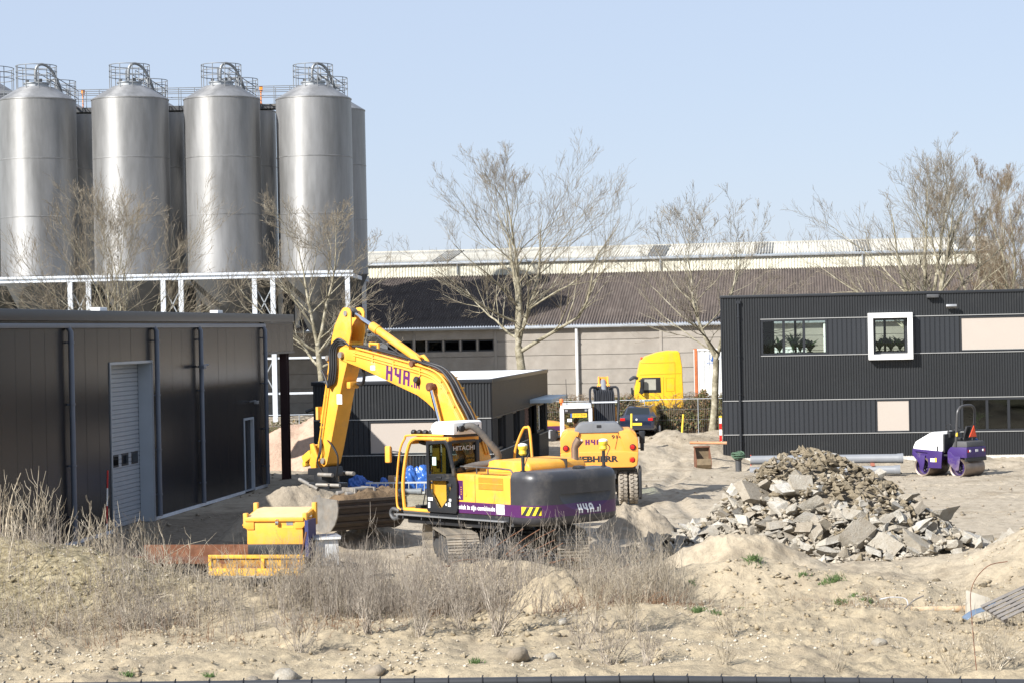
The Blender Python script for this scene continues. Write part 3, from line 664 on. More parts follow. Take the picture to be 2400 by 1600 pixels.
for x0, n in ((-5.62, 4), (-11.0, 4)):
    for k in range(n):
        a = x0 + k*1.13
        if x0 < -9 and k in (1,): MB().bx(a, a+1.6, -.05, .05, 4.46, 5.12).build('white_block_infill', mWht, sh, bevel=.01); continue
        if x0 < -9 and k == 2: continue
        window(sh, a, a+1.0, 4.45, 5.13, (), gDark, y=0, fr=.06)
for x in [a for k in range(5) for a in (-5.62 + k*1.13 - .065,)] + [-11.1, -7.7]: MB().bx(x-.06, x+.06, -.055, .0, 4.42, 5.16).build('window_pier', mConc, sh)
for x in (4.25, 20.2):
    o = MB().tube([(x, -.3, 5.75), (x, -.22, 5.5), (x, -.22, .3)], .10, 12).build('white_downpipe', mWht, sh)
    MB().bx(x-.12, x+.12, -.3, -.06, 4.9, 4.95).bx(x-.12, x+.12, -.3, -.06, 2.4, 2.45).build('bracket', mGalvD, o)
MB().bx(-17.5, 33, -.45, -.25, 5.80, 5.94).build('gutter', mGalvD, sh, bevel=.02)
MB().bx(-9.6, -8.6, -.35, -.1, 5.5, 5.7).build('wall_lamp', mGalv, sh, bevel=.01)
def corr(name, x0, x1, y0, z0, y1, z1, pitch, amp, m, rows=1):
    n = round((x1-x0)/pitch)*6; xs = np.linspace(x0, x1, n+1); wv = amp*np.cos(2*np.pi*(xs-x0)/pitch)
    X = []; Y = []; Z = []
    for r_ in range(rows):
        for e in (0, 1):
            t = (r_ + e)/rows; X.append(xs); Y.append(np.full_like(xs, y0 + (y1-y0)*t)); Z.append(z0 + (z1-z0)*t + wv + (.03 if e == 0 else 0) + .006*np.sin(xs*1.7 + r_))
    return npgrid(name, np.array(X), np.array(Y), np.array(Z), m, None, sh)
corr('roof_sheeting', -17.5, 33.0, -.35, 5.98, 12.0, 9.66, .18, .048, mFibre, 6)
MB().bx(-17.5, 32.0, 12.0, 12.2, 9.2, 10.55).build('clerestory_core', mCream, sh, smooth=0)
MB().ribs(-17.5, 32.0, 9.6, 10.5, .22, .035, 11.98).build('clerestory_sheeting', mCream, sh, smooth=0, fix=False)
MB().bx(-17.5, 32.1, 11.75, 11.95, 10.50, 10.62).build('upper_gutter', mGalvD, sh, bevel=.02)
for x in (-5.4, 9.0, 23.0): MB().cyl((x, 11.85, 9.75), (x, 11.85, 10.5), .06, 8).build('upper_downpipe', mGalvD, sh)
corr('upper_roof_sheeting', -17.5, 32.2, 11.7, 10.66, 19, 11.70, .20, .032, mFibreG, 3)
for x in (-7.2, 8.1, 15.6, 22.4, 29.5): 
    o = corr('roof_light', x, x+1.2, 11.68, 10.69, 19, 11.73, .20, .032, mat('weathered_rooflight', (.16, .16, .15), .7))
MB().bx(-17.5, 32.2, 18.9, 19.2, 11.62, 11.80).build('ridge', mFibreG, sh, bevel=.03)
MB().add([(32.0, 11.8, 5.8), (32.0, 26, 5.8), (32.0, 26, 10.6), (32.0, 19, 11.65), (32.0, 11.8, 10.6)], [(0, 1, 2, 3, 4)]).build('gable', mCream, sh, smooth=0)

# ---------- steel silos on their frame
m = bpy.data.materials.new('brushed_steel'); m.use_nodes = True; mSilo = m
n = m.node_tree.nodes; l = m.node_tree.links; b = n['Principled BSDF']
b.inputs['Metallic'].default_value = .55; b.inputs['Roughness'].default_value = .42; b.inputs['Anisotropic'].default_value = .6; b.inputs['Anisotropic Rotation'].default_value = .25
tg = n.new('ShaderNodeTangent'); tg.direction_type = 'RADIAL'; tg.axis = 'Z'; l.new(tg.outputs[0], b.inputs['Tangent'])
tc = n.new('ShaderNodeTexCoord'); oi = n.new('ShaderNodeObjectInfo'); va = n.new('ShaderNodeVectorMath'); va.operation = 'ADD'
sv = n.new('ShaderNodeVectorMath'); sv.operation = 'SCALE'; sv.inputs[0].default_value = (37, 19, 53); l.new(oi.outputs['Random'], sv.inputs['Scale'])
l.new(tc.outputs['Object'], va.inputs[0]); l.new(sv.outputs[0], va.inputs[1])
mp = n.new('ShaderNodeMapping'); mp.inputs['Scale'].default_value = (1.0, 1.0, .16); l.new(va.outputs[0], mp.inputs[0])
nz = n.new('ShaderNodeTexNoise'); nz.inputs['Scale'].default_value = .8; nz.inputs['Detail'].default_value = 7; nz.inputs['Roughness'].default_value = .62; l.new(mp.outputs[0], nz.inputs['Vector'])
cr = n.new('ShaderNodeValToRGB'); cr.color_ramp.elements[0].position = .35; cr.color_ramp.elements[0].color = (.20, .199, .196, 1); cr.color_ramp.elements[1].position = .68; cr.color_ramp.elements[1].color = (.35, .351, .354, 1)
l.new(nz.outputs[0], cr.inputs[0]); l.new(cr.outputs[0], b.inputs['Base Color'])
mr = n.new('ShaderNodeMapRange'); mr.inputs[1].default_value = .3; mr.inputs[2].default_value = .7; mr.inputs[3].default_value = .48; mr.inputs[4].default_value = .64; l.new(nz.outputs[0], mr.inputs[0]); l.new(mr.outputs[0], b.inputs['Roughness'])
nb = n.new('ShaderNodeTexNoise'); nb.inputs['Scale'].default_value = 1.4; nb.inputs['Detail'].default_value = 4; l.new(va.outputs[0], nb.inputs['Vector'])
bp = n.new('ShaderNodeBump'); bp.inputs['Strength'].default_value = .18; bp.inputs['Distance'].default_value = .05; l.new(nb.outputs[0], bp.inputs['Height']); l.new(bp.outputs[0], b.inputs['Normal'])
SR, SZ0, SZ1 = 2.33, 9.53, 20.18
def silo(px, D, label, group, back=False, dz=0, rr=1.22):
    p = at(px, 440, D); t = thing('silo', label, 'silo', (p.x, p.y, 0), 0, group)
    z1 = SZ1 + dz
    MB().lathe([(SR, SZ0), (SR, z1)], 96, cap=False).build('shell', mSilo, t, smooth=1.0)
    MB().lathe([(SR+.03, z1), (SR+.03, z1+.06), (1.05, z1+.86), (.75, z1+.90)], 64).build('roof_cone', mSilo, t, smooth=.4)
    MB().lathe([(.72, z1+.9), (.72, z1+1.06), (.78, z1+1.07), (.78, z1+1.14), (.3, z1+1.18)], 32).build('hatch', mGalvD, t, smooth=.5)
    for z in (SZ0 + .03, SZ0 + 3.55, SZ0 + 7.05): MB().lathe([(SR, z), (SR+.018, z+.01), (SR+.018, z+.06), (SR, z+.07)], 96, cap=False).build('weld_band', mSilo, t, smooth=.5)
    MB().lathe([(SR-.02, SZ0), (.55, SZ0-3.6), (.4, SZ0-3.7)], 48).build('hopper', mHop, t, smooth=.6)
    # railing round the hatch
    q = MB(); zb = z1 + .72 - (rr-1.22)*.5
    for k in range(10):
        a = 2*math.pi*k/10; q.cyl((rr*math.cos(a), rr*math.sin(a), zb), (rr*math.cos(a), rr*math.sin(a), zb+1.45), .028, 6)
    for h in (.75, 1.1, 1.45): q.tube([(rr*math.cos(2*math.pi*k/28), rr*math.sin(2*math.pi*k/28), zb+h) for k in range(28)], .026, 6, closed=True)
    q.build('railing', mRailG, t)
    # gooseneck filling pipe
    q = MB(); sgn = 1 if not back else -1
    q.tube(spline([(-.05, 0, z1+1.1), (-.02, 0, z1+2.0), (.28*sgn, .15, z1+2.3), (.75*sgn, .5, z1+2.05), (1.15*sgn, .9, z1+1.2), (1.3*sgn, 1.2, z1+.5)], 6), .085, 10)
    q.build('filling_pipe', mRailG, t)
    MB().box((-.5, -.3, z1+1.15), (.18, .18, .3)).cyl((.35, -.45, z1+1.0), (.35, -.45, z1+1.35), .09).build('valve', mDkG, t)
    return t
gS = 'steel silos on the raised frame'
for px, D, lb in ((91, 132.4, 'leftmost tall steel silo of the front row'), (309, 132.9, 'second steel silo from the left in the front row'), (524, 133.7, 'third steel silo from the left in the front row'), (739, 134.7, 'rightmost tall steel silo of the front row')): silo(px, D, lb, gS)
for px, D, lb in ((138, 140.6, 'shaded rear silo showing between the first and second front silos'), (353, 141, 'shaded rear silo showing between the second and third front silos'), (565, 141.4, 'shaded rear silo showing between the third and fourth front silos'), (775, 141.8, 'rear silo peeping out at the right end of the row')): silo(px, D, lb, gS, True)
silo(-30, 141, 'rear silo cut off at the left edge of the picture', gS, True, 1.3, 1.85)
fr = thing('support_structure', 'pale galvanised steel frame carrying the silos', 'steel frame', Vector((at(400, 790, 134).x, 134, 0)))
fx = fr.location.x
rowx = []
for dy, dd in ((-4.3, 129.7), (10.2, 144.0)):
    for px in (-270, -60, 165, 208, 383, 425, 597, 640, 815):
        x = at(px, 690, 129.7).x - fx
        MB().bx(x-.14, x+.14, dy-.14, dy-.10, 0, 9.12).bx(x-.14, x+.14, dy+.10, dy+.14, 0, 9.12).bx(x-.02, x+.02, dy-.10, dy+.10, 0, 9.12).build('column', mGalv, fr)
        if dy < 0: rowx.append(x)
    x0, x1 = at(-300, 660, 129.7).x - fx, at(828, 655, 129.7).x - fx
    MB().bx(x0, x1, dy-.16, dy+.16, 9.36, 9.50).bx(x0, x1, dy-.05, dy+.05, 9.16, 9.36).bx(x0, x1, dy-.16, dy+.16, 9.13, 9.17).build('beam', mGalv, fr)
    for z in (4.3, 2.2): MB().bx(x0, x1, dy-.05, dy+.05, z, z+.12).build('tie_beam', mGalv, fr)
for x in rowx:
    MB().bx(x-.1, x+.1, -4.1, 10.0, 9.16, 9.40).build('cross_beam', mGalv, fr)
for a, b in ((2, 3), (4, 5), (6, 7)):
    for z in (6.6, 4.4, 2.3): MB().bar((rowx[a], -4.2, z), (rowx[b], -4.2, z+2.1), .06, .06).bar((rowx[b], -4.2, z), (rowx[a], -4.2, z+2.1), .06, .06).build('brace', mGalvD, fr)
MB().bx(rowx[1]-7, rowx[1]+.6, -5.0, -4.5, 7.9, 8.25).bx(rowx[1]-7, rowx[1]+.2, -5.5, -5.0, 7.9, 7.95).build('platform', mGalv, fr)
pb = thing('plant_building', 'dark grey plant building underneath the silos', 'building', (fx, 145.5, 0))
MB().bx(-26, 6.5, 0, 8, 0, 9.0).build('wall', mat('dark_plant_wall', (.055, .058, .062), .7, var=.2, scale=.4, streak=(3, 3, .4)), pb)
MB().bx(-26.2, 6.7, -.15, 8.2, 9.0, 9.25).build('roof_edge', mDkG, pb)
for k in range(9): MB().bx(-24 + 3.4*k, -22.2 + 3.4*k, -.06, .05, 3.2, 5.4).build('window', mBlk, pb, bevel=.02)
# catwalk along the silo tops
cw = thing('catwalk', 'grated steel catwalk with railings along the silo tops', 'catwalk', (fx, 137.6, 0)); z = 20.15
x0, x1 = at(-60, 260, 137.6).x - fx, at(800, 250, 137.6).x - fx
MB().bx(x0, x1, -.5, .5, z, z+.06).bx(x0, x1, -.52, -.46, z-.16, z+.12).bx(x0, x1, .46, .52, z-.16, z+.12).build('deck', mDkG, cw)
for y in (-.5, .5):
    q = MB(); k = 0; x = x0
    while x < x1: q.cyl((x, y, z), (x, y, z+1.25), .025, 6); x += 1.0
    for h in (.65, 1.0, 1.25): q.cyl((x0, y, z+h), (x1, y, z+h), .025, 6)
    q.build('railing', mRailG, cw)
for i, px in enumerate((130, 335, 550, 760)):
    x = at(px, 230, 136).x - fx; q = MB()
    for s in (-.3, .3):
        q.bar((x + s + .9, -.5, z+.1), (x + s - .5, -3.0, z+1.0), .05, .1)
        for t in (0, .33, .66, 1): q.cyl((x + s + .9 - 1.4*t, -.5 - 2.5*t, z+.1+.9*t), (x + s + .9 - 1.4*t, -.5 - 2.5*t, z+1.2+.9*t), .025, 6)
        q.cyl((x + s + .9, -.5, z+1.2), (x + s - .5, -3.0, z+2.1), .025, 6); q.cyl((x + s + .9, -.5, z+.7), (x + s - .5, -3.0, z+1.6), .022, 6)
    q.build('stair', mRailG, cw)
for px in (186, 607):
    x = at(px, 230, 136).x - fx; MB().box((x, -.4, z+1.1), (.2, .16, .3)).cyl((x, -.45, z), (x, -.45, z+1.0), .04).build('beacon', mat('orange_beacon', (.85, .25, .02), .5), cw, bevel=.02)
# ================================================================ PEOPLE (seated operators)
def person(label, loc, rz, jacket, trousers, lean=0.0, hand=(.42, .30, .33)):
    """seated figure, x forward, origin at seat; one skinned body, fingers included"""
    root = thing('person', label, 'person', loc, rz)
    V = []; E = []; rad = []
    def pt(p, r, parent=None):
        V.append(Vector(p)); rad.append(r)
        if parent is not None: E.append((parent, len(V)-1))
        return len(V)-1
    pel = pt((0, 0, .12), .135); sp1 = pt((.01, 0, .28), .13, pel); ch = pt((.0, 0, .45), .15, sp1); up = pt((.0, 0, .55), .11, ch); nk = pt((.02, 0, .63), .055, up); hb = pt((.035, 0, .70), .06, nk)
    tips = []
    for s in (1, -1):
        sh_ = pt((0, s*.17, .53), .075, up); el = pt((.10, s*.25, .30), .052, sh_); wr = pt((hand[0]-.09, s*hand[1], hand[2]), .034, el); pa = pt((hand[0], s*hand[1], hand[2]), .034, wr)
        for k, (dy, L) in enumerate(((-.03, .055), (-.01, .07), (.01, .066), (.03, .05))):
            a = pt((hand[0]+.035, s*hand[1]+dy, hand[2]-.004), .0095, pa); b = pt((hand[0]+.035+L*.55, s*hand[1]+dy, hand[2]-.022), .009, a); pt((hand[0]+.03+L*.7, s*hand[1]+dy, hand[2]-.05), .008, b)
        a = pt((hand[0]-.01, s*hand[1]-s*.04, hand[2]-.01), .011, pa); pt((hand[0]+.03, s*hand[1]-s*.055, hand[2]-.03), .009, a)
        hp = pt((.06, s*.10, .10), .10, pel); kn = pt((.46, s*.14, .13), .07, hp); an = pt((.52, s*.14, -.30), .045, kn); pt((.66, s*.15, -.36), .038, an)
    me = bpy.data.meshes.new('b'); me.from_pydata([tuple(v) for v in V], E, [])
    o = bpy.data.objects.new('b', me); col.objects.link(o)
    md = o.modifiers.new('s', 'SKIN'); md.use_smooth_shade = True
    for i, sv_ in enumerate(me.skin_vertices[0].data): sv_.radius = (rad[i], rad[i]*(.8 if i in (1, 2, 3) else 1)); sv_.use_root = (i == 0)
    o.modifiers.new('u', 'SUBSURF').levels = 1
    dg = bpy.context.evaluated_depsgraph_get(); bm_ = bpy.data.meshes.new_from_object(o.evaluated_get(dg)); bpy.data.objects.remove(o)
    for q_ in (jacket, trousers, mSkin): bm_.materials.append(q_)
    for p in bm_.polygons:
        c = p.center
        p.material_index = 2 if (c.z > .62 or (c.x > hand[0]-.07 and c.z > .2)) else (1 if (c.z < .17 or c.x > .3) and not (c.z > .22) else 0)
    q = MB(); q.lathe([(.03, .64), (.062, .68), (.078, .74), (.083, .80), (.075, .86), (.045, .905), (.01, .915)], 18, (.035, 0, 0))
    q.add([(.112, -.014, .75), (.112, .014, .75), (.118, 0, .80), (.138, 0, .757)], [(0, 1, 3), (1, 2, 3), (2, 0, 3)])   # nose
    for s in (1, -1): q.box((.03, s*.085, .785), (.03, .018, .055)); q.box((.108, s*.03, .80), (.012, .026, .012))
    q.box((.106, 0, .722), (.012, .045, .01))
    bmm = bmesh.new(); bmm.from_mesh(bm_); b0 = len(bmm.faces)
    tm = bpy.data.meshes.new('h'); tm.from_pydata(q.v, [], q.f); bmm.from_mesh(tm)
    for f_ in list(bmm.faces)[b0:]: f_.material_index = 2
    bmm.to_mesh(bm_); bmm.free(); finish(bm_, 1.2); bm_.name = 'body'
    link('body', bm_, root)
    MB().lathe([(.086, .80), (.090, .84), (.082, .885), (.05, .925), (.01, .935)], 18, (.022, 0, 0)).lathe([(.05, .76), (.072, .80)], 12, (-.0, 0, 0)).build('hair', mHair, root)
    return root

# ================================================================ BIG YELLOW CRAWLER EXCAVATOR
PSI = R(47); EXO = Vector((-.336, 53.38, 0)); EXR = math.pi - PSI
ex = thing('crawler_excavator', 'large yellow crawler excavator with dark counterweight and purple stripe in the centre', 'excavator', EXO, EXR)
# --- undercarriage (its own heading, nearly towards the camera)
ua = -(math.pi/2) + R(10) - EXR       # local angle of travel direction
UM = Matrix.Rotation(ua, 4, 'Z')
def under(mb, name, m_, par=ex, **k):
    xf(mb, UM); return mb.build(name, m_, par, **k)
TL, TR_, TH = 1.85, .43, .47
shoe = None
for s in (1, -1):
    cy = s*1.30; q = MB()
    q.bx(-1.75, 1.75, cy-.16, cy+.16, .25, .72).bx(-1.5, 1.5, cy-.22, cy+.22, .34, .6)
    fr_ = under(q, 'track_frame', mDkG, bevel=.03)
    for x_ in (-TL, TL): under(MB().lathe([(.05, -.12), (.34, -.12), (.36, -.08), (.36, .08), (.34, .12), (.05, .12)], 24, (x_, cy, TH), 'y'), 'idler_wheel', mDkG, fr_)
    for k in range(7): under(MB().lathe([(.12, -.14), (.12, .14)], 14, (-1.35 + k*.45, cy, .20), 'y'), 'roller', mDkG, fr_)
    per = 4*TL + 2*math.pi*TR_; N = 50
    for k in range(N):
        d = per*k/N
        if d < 2*TL: x_, z_, a_ = -TL + d, TH + TR_, 0
        elif d < 2*TL + math.pi*TR_: t = (d-2*TL)/TR_; x_, z_, a_ = TL + TR_*math.sin(t), TH + TR_*math.cos(t), t
        elif d < 4*TL + math.pi*TR_: x_, z_, a_ = TL - (d - 2*TL - math.pi*TR_), TH - TR_, math.pi
        else: t = (d - 4*TL - math.pi*TR_)/TR_; x_, z_, a_ = -TL - TR_*math.sin(t), TH - TR_*math.cos(t), math.pi + t
        if shoe is None:
            o = MB().bx(-.098, .098, -.38, .38, 0, .022).bx(-.09, -.06, -.38, .38, .022, .055).bx(-.005, .02, -.38, .38, .022, .045).bx(.07, .09, -.38, .38, .022, .04).build('track_shoe', mTrk, ex, smooth=0); shoe = o.data
        else: o = link('track_shoe', shoe, ex)
        o.matrix_local = UM @ Matrix.Translation((x_, cy, z_)) @ Matrix.Rotation(a_, 4, 'Y')
under(MB().bx(-.7, .7, -1.15, 1.15, .45, .85).bx(-1.2, 1.2, -.55, .55, .5, .8), 'car_body', mDkG, bevel=.04)
MB().lathe([(.75, .84), (.75, 1.1)], 40).build('slew_ring', mBlkP, ex)
# --- upper structure
MB().bx(-1.9, 2.1, -1.4, 1.38, 1.10, 1.30).build('deck_frame', mDkG, ex, bevel=.03)
hs = MB().bx(-1.9, .30, .45, 1.45, 1.34, 2.30).build('hood_side', mYel, ex, bevel=.07, seg=3)
MB().bx(-.66, -.645, .4, 1.4515, 1.36, 2.28).build('panel_gap', mBlk, hs, smooth=0)
MB().bx(-1.9, 1.6, -1.42, -.45, 1.32, 2.28).build('right_tank', mYel, ex, bevel=.07, seg=3)
MB().bx(-1.9, .1, -.46, .46, 1.3, 2.26).build('engine_bay', mYelD, ex, bevel=.03)
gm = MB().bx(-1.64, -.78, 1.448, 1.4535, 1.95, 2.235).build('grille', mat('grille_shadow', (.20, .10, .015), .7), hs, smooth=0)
q = MB()
for k in range(29): x_ = -1.635 + k*.03; q.bx(x_, x_+.016, 1.4535, 1.462, 1.96, 2.23)
q.bx(-1.64, -.775, 1.4535, 1.463, 2.09, 2.105)
q.build('grille_bars', mYel, gm, smooth=0)
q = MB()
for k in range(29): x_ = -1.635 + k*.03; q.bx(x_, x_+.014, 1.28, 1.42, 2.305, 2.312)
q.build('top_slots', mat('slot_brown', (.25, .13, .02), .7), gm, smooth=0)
MB().box((-.32, 1.455, 1.80), (.06, .014, .06)).build('latch', mYelD, hs, bevel=.005)
st = MB().bx(-1.9, .30, 1.4515, 1.456, 1.36, 1.63).build('side_stripe', mPur, ex, smooth=0)
lettering('uniek in zijn combinatie', .155, mWht, st, (-.02, 1.458, 1.455), (-1, 0, 0), (0, 0, 1), fit=1.33, bold=.004)
MB().bx(-1.68, -1.39, 1.456, 1.460, 1.39, 1.62).build('notice', mWht, st, smooth=0)
pl = MB().bx(-.22, .05, 1.4515, 1.4555, 1.67, 2.14).build('door_plate', mPur, ex, smooth=0)
q = MB()
for k in range(4): q.bx(-.17, -.145, 1.4555, 1.459, 1.80 + k*.055, 1.825 + k*.055)
q.build('dots', mYel, pl, smooth=0)
lettering('HYA', .11, mWht, pl, (.04, 1.458, 1.70), (-1, 0, 0), (0, 0, 1), fit=.17)
MB().bx(-1.85, 1.0, 1.42, 1.47, 1.20, 1.345).build('sill_skirt', mBlkP, ex, bevel=.01)
sp_ = MB().bx(-1.80, 2.22, 1.44, 1.60, 1.215, 1.245).build('side_step', mGryM, ex, bevel=.006)
q = MB()
for k in range(6): q.bx(-1.6 + k*.7, -1.57 + k*.7, 1.40, 1.56, 1.13, 1.215)
q.build('step_bracket', mDkG, sp_)
MB().bx(-1.6, 1.9, 1.30, 1.42, 1.02, 1.18).build('under_skirt', mBlkP, ex, bevel=.03)
# engine cover on top
q = MB(); q.prism([(-1.62, 2.28), (-1.66, 2.40), (-1.60, 2.53), (-1.45, 2.585), (-.35, 2.59), (-.12, 2.54), (-.06, 2.42), (-.05, 2.28)], -1.32, .58, 'y')
ec = q.build('engine_cover', mYel, ex, bevel=.07, seg=3)
MB().bx(-1.7, -.0, -.62, -.60, 2.3, 2.5965).build('seam', mBlk, ec, smooth=0)
# counterweight
CZ0, CZ1, CA, CBW = 1.13, 2.40, .93, 1.46
def cw_plan(th, k=0.0):   # th 0..pi from left side round the back
    c, s_ = math.cos(th), math.sin(th); e = 2/4.2
    return (-1.9 - (CA-k)*abs(s_)**e, (CBW-k)*math.copysign(abs(c)**e, c))
def cw_inset(z):
    t = 0
    if z > CZ1-.22: t = .15*(1 - math.sqrt(max(0, 1 - ((z-CZ1+.22)/.22)**2)))
    if z < CZ0+.18: t = max(t, .20*(1 - math.sqrt(max(0, 1 - ((CZ0+.18-z)/.18)**2))))
    return t
def cw_dent(v_, z):
    if z > 1.86: return 0
    r_ = math.sqrt(((v_+.12)/.86)**2 + ((1.86-z)/.40)**2)
    return .15*max(0, 1-r_)**.7 if r_ < 1 else 0
nth = 150; zs = [CZ0 + .18*(1-math.cos(math.pi/2*i/8)) for i in range(8)]
zs = sorted(set([CZ0 + .18*(i/8)**2 for i in range(8)] + [CZ0 + .18 + (CZ1-.22-CZ0-.18)*i/44 for i in range(45)] + [CZ1 - .22*(1-i/8)**2 for i in range(9)] + [1.859, 1.862]))
q = MB(); vs = []
for z in zs:
    k = cw_inset(z)
    for i in range(nth+1):
        u_, v_ = cw_plan(math.pi*i/nth, k); u_ += cw_dent(v_, z) if u_ < -2.4 else 0
        vs.append((u_, v_, z))
w_ = nth+1; fs = [(j*w_+i, j*w_+i+1, (j+1)*w_+i+1, (j+1)*w_+i) for j in range(len(zs)-1) for i in range(nth)]
fs += [tuple(range(w_-1, -1, -1)), tuple((len(zs)-1)*w_ + i for i in range(w_))]
fs += [(j*w_, (j+1)*w_, (j+1)*w_+nth, j*w_+nth) for j in range(len(zs)-1)]
q.add(vs, fs); cwt = q.build('counterweight', mCW, ex, smooth=.7)
def cw_pt(v_, z, off_=.004):
    k = cw_inset(z); x_ = min(1, abs(v_)/(CBW-k)); u_ = -1.9 - (CA-k)*(1 - x_**4.2)**(1/4.2)
    return Vector((u_ + (cw_dent(v_, z) if u_ < -2.4 else 0) - off_, v_, z))
vs = []; zz = [1.345 + .285*i/20 for i in range(21)]
for z in zz:
    for i in range(nth+1):
        u_, v_ = cw_plan(math.pi*i/nth, cw_inset(z)-.004); u_ += cw_dent(v_, z) if u_ < -2.4 else 0; vs.append((u_, v_, z))
MB().add(vs, [(j*w_+i, j*w_+i+1, (j+1)*w_+i+1, (j+1)*w_+i) for j in range(20) for i in range(nth)]).build('purple_stripe', mPur, cwt, fix=False, smooth=.9)
# white logo wrapped on the stripe
bars, LW = logo(.215, .046); k = .74/LW; q = MB()
for x0, z0, x1, z1 in bars:
    n_ = 8; pts = [cw_pt(.16 - (x0 + (x1-x0)*j/n_)*k, 1.385 + z0 + (z1-z0)*i/n_, .018) for j in range(n_+1) for i in range(n_+1)]
    q.add(pts, [(j*(n_+1)+i, (j+1)*(n_+1)+i, (j+1)*(n_+1)+i+1, j*(n_+1)+i+1) for j in range(n_) for i in range(n_)])
q.build('logo', mWht, cwt, smooth=0)
# yellow and black chevron plate round the left corner
q = MB(); ths = [math.pi*(.045 + .21*i/24) for i in range(25)]
def chev(th, z): 
    u_, v_ = cw_plan(th, cw_inset(z)-.010); return (u_, v_, z)
for i in range(24): q.add([chev(ths[i], 1.40), chev(ths[i+1], 1.40), chev(ths[i+1], 1.60), chev(ths[i], 1.60)], [(0, 1, 2, 3)])
cv = q.build('hazard_plate', mat('hazard_yellow', (.85, .62, .03), .5), cwt, smooth=.9)
def chev2(s_, z):
    th = math.pi*(.045 + .21*s_); u_, v_ = cw_plan(th, cw_inset(z)-.014); return (u_, v_, z)
q = MB()
for a in (.10, .44, .78):
    for j in range(6):
        t0, t1 = j/6, (j+1)/6; sh_ = lambda t: max(0, min(1, a - .10 + .22*t)); wd = .17
        q.add([chev2(sh_(t0), 1.402 + .196*t0), chev2(min(1, sh_(t0)+wd), 1.402 + .196*t0), chev2(min(1, sh_(t1)+wd), 1.402 + .196*t1), chev2(sh_(t1), 1.402 + .196*t1)], [(0, 1, 2, 3)])
q.build('hazard_bars', mBlk, cv, smooth=.9)
MB().bx(-2.48, -2.30, -1.455, -1.445, 1.36, 1.56).build('side_marker', mStk, cwt)
MB().prism([(-2.55, 2.40), (-2.50, 2.46), (-2.30, 2.47), (-2.25, 2.40)], -.42, -.22, 'y').build('lifting_eye', mBlkP, cwt, bevel=.02)
# satellite antennas on masts
for u_, v_ in ((-2.05, 1.18), (-2.36, -1.2)):
    o = MB().cyl((u_, v_, 2.36), (u_, v_, 2.80), .042, 12).bx(u_-.05, u_+.05, v_-.05, v_+.05, 2.36, 2.42).build('antenna_mast', mBlkP, ex)
    MB().lathe([(.06, 2.78), (.095, 2.82), (.085, 2.90), (.11, 2.94), (.115, 3.0), (.10, 3.02)], 20, (u_, v_, 0)).build('antenna', mat('antenna_yellow', (.82, .55, .05), .5), o)
    MB().lathe([(.112, 3.0), (.108, 3.035), (.06, 3.06), (.01, 3.065)], 20, (u_, v_, 0)).build('antenna_dome', mWht, o)
    MB().tube(spline([(u_-.06, v_-.05, 2.95), (u_-.12, v_-.1, 2.85), (u_-.08, v_-.06, 2.72), (u_-.04, v_, 2.5)], 5), .012, 6).build('cable', mBlk, o)
# exhaust
MB().tube([(-1.5, -1.08, 2.5), (-1.5, -1.08, 2.82), (-1.53, -1.09, 2.90), (-1.62, -1.14, 3.04)], [.09, .09, .10, .115], 20, cap=False).tube([(-1.5, -1.08, 2.5), (-1.5, -1.08, 2.81), (-1.53, -1.09, 2.89), (-1.618, -1.138, 3.035)], [.08, .08, .09, .105], 20, cap=False).build('exhaust_pipe', mat('heat_brown_steel', (.30, .22, .17), .45, .7, var=.2), ex)
# handrails
MB().tube(spline([(.95, -1.34, 2.25), (.90, -1.34, 2.7), (.62, -1.34, 3.2), (.48, -1.34, 3.27), (.36, -1.34, 3.18), (.27, -1.34, 2.25)], 6), .035, 10).build('handrail', mYel, ex)
MB().tube(spline([(.12, 1.25, 2.28), (.10, 1.25, 2.43), (-.1, 1.25, 2.46), (-1.5, 1.25, 2.44), (-1.72, 1.25, 2.40), (-1.78, 1.25, 2.28)], 5), .022, 8).cyl((-.5, 1.25, 2.28), (-.5, 1.25, 2.45), .018, 8).cyl((-.9, 1.25, 2.28), (-.9, 1.25, 2.45), .018, 8).build('deck_rail', mDkG, ex)
# --- cab
cabz0, cabz1 = 1.30, 3.12
MB().bx(.35, 2.10, .36, 1.40, 1.26, 1.36).build('cab_floor', mDkG, ex, bevel=.02)
q = MB()
prof = [(2.07, 1.33), (2.12, 1.95), (2.00, 2.58), (1.86, 2.93), (1.74, 3.05), (1.56, 3.11)]
for v_ in (1.36, .40): q.tube(spline([(u_, v_, z_) for u_, z_ in prof], 4) + [Vector((.42, v_, 3.11))], .045, 8)
q.cyl((2.07, 1.36, 1.34), (.9, 1.36, 1.33), .05, 8).cyl((2.07, 1.36, 1.34), (2.07, .40, 1.34), .05, 8).cyl((1.80, 1.36, 3.0), (1.80, .4, 3.0), .04, 8)
q.cyl((.95, 1.36, 1.33), (.92, 1.36, 3.1), .045, 8)
q.build('cab_frame', mYel, ex)
MB().prism([(.36, 3.06), (.36, 3.16), (1.55, 3.16), (1.78, 3.10), (1.86, 3.02), (1.8, 3.02), (1.55, 3.08)], .38, 1.38, 'y').build('cab_roof', mYel, ex, bevel=.02)
MB().bx(.34, .46, .38, .50, 1.35, 3.06).bx(.34, .46, 1.28, 1.40, 1.35, 3.06).bx(.34, .44, .5, 1.28, 1.35, 2.38).bx(.34, .44, .5, 1.28, 3.0, 3.08).build('cab_rear', mBlkP, ex, bevel=.02)
MB().bx(.46, .92, 1.34, 1.37, 1.36, 2.3).bx(.46, .60, 1.34, 1.38, 2.3, 3.06).bx(.70, .92, 1.335, 1.385, 2.3, 3.06).build('cab_side', mYel, ex)
rw = MB().bx(.375, .383, .5, 1.28, 2.38, 3.0).build('rear_window', gTint, ex, smooth=0)
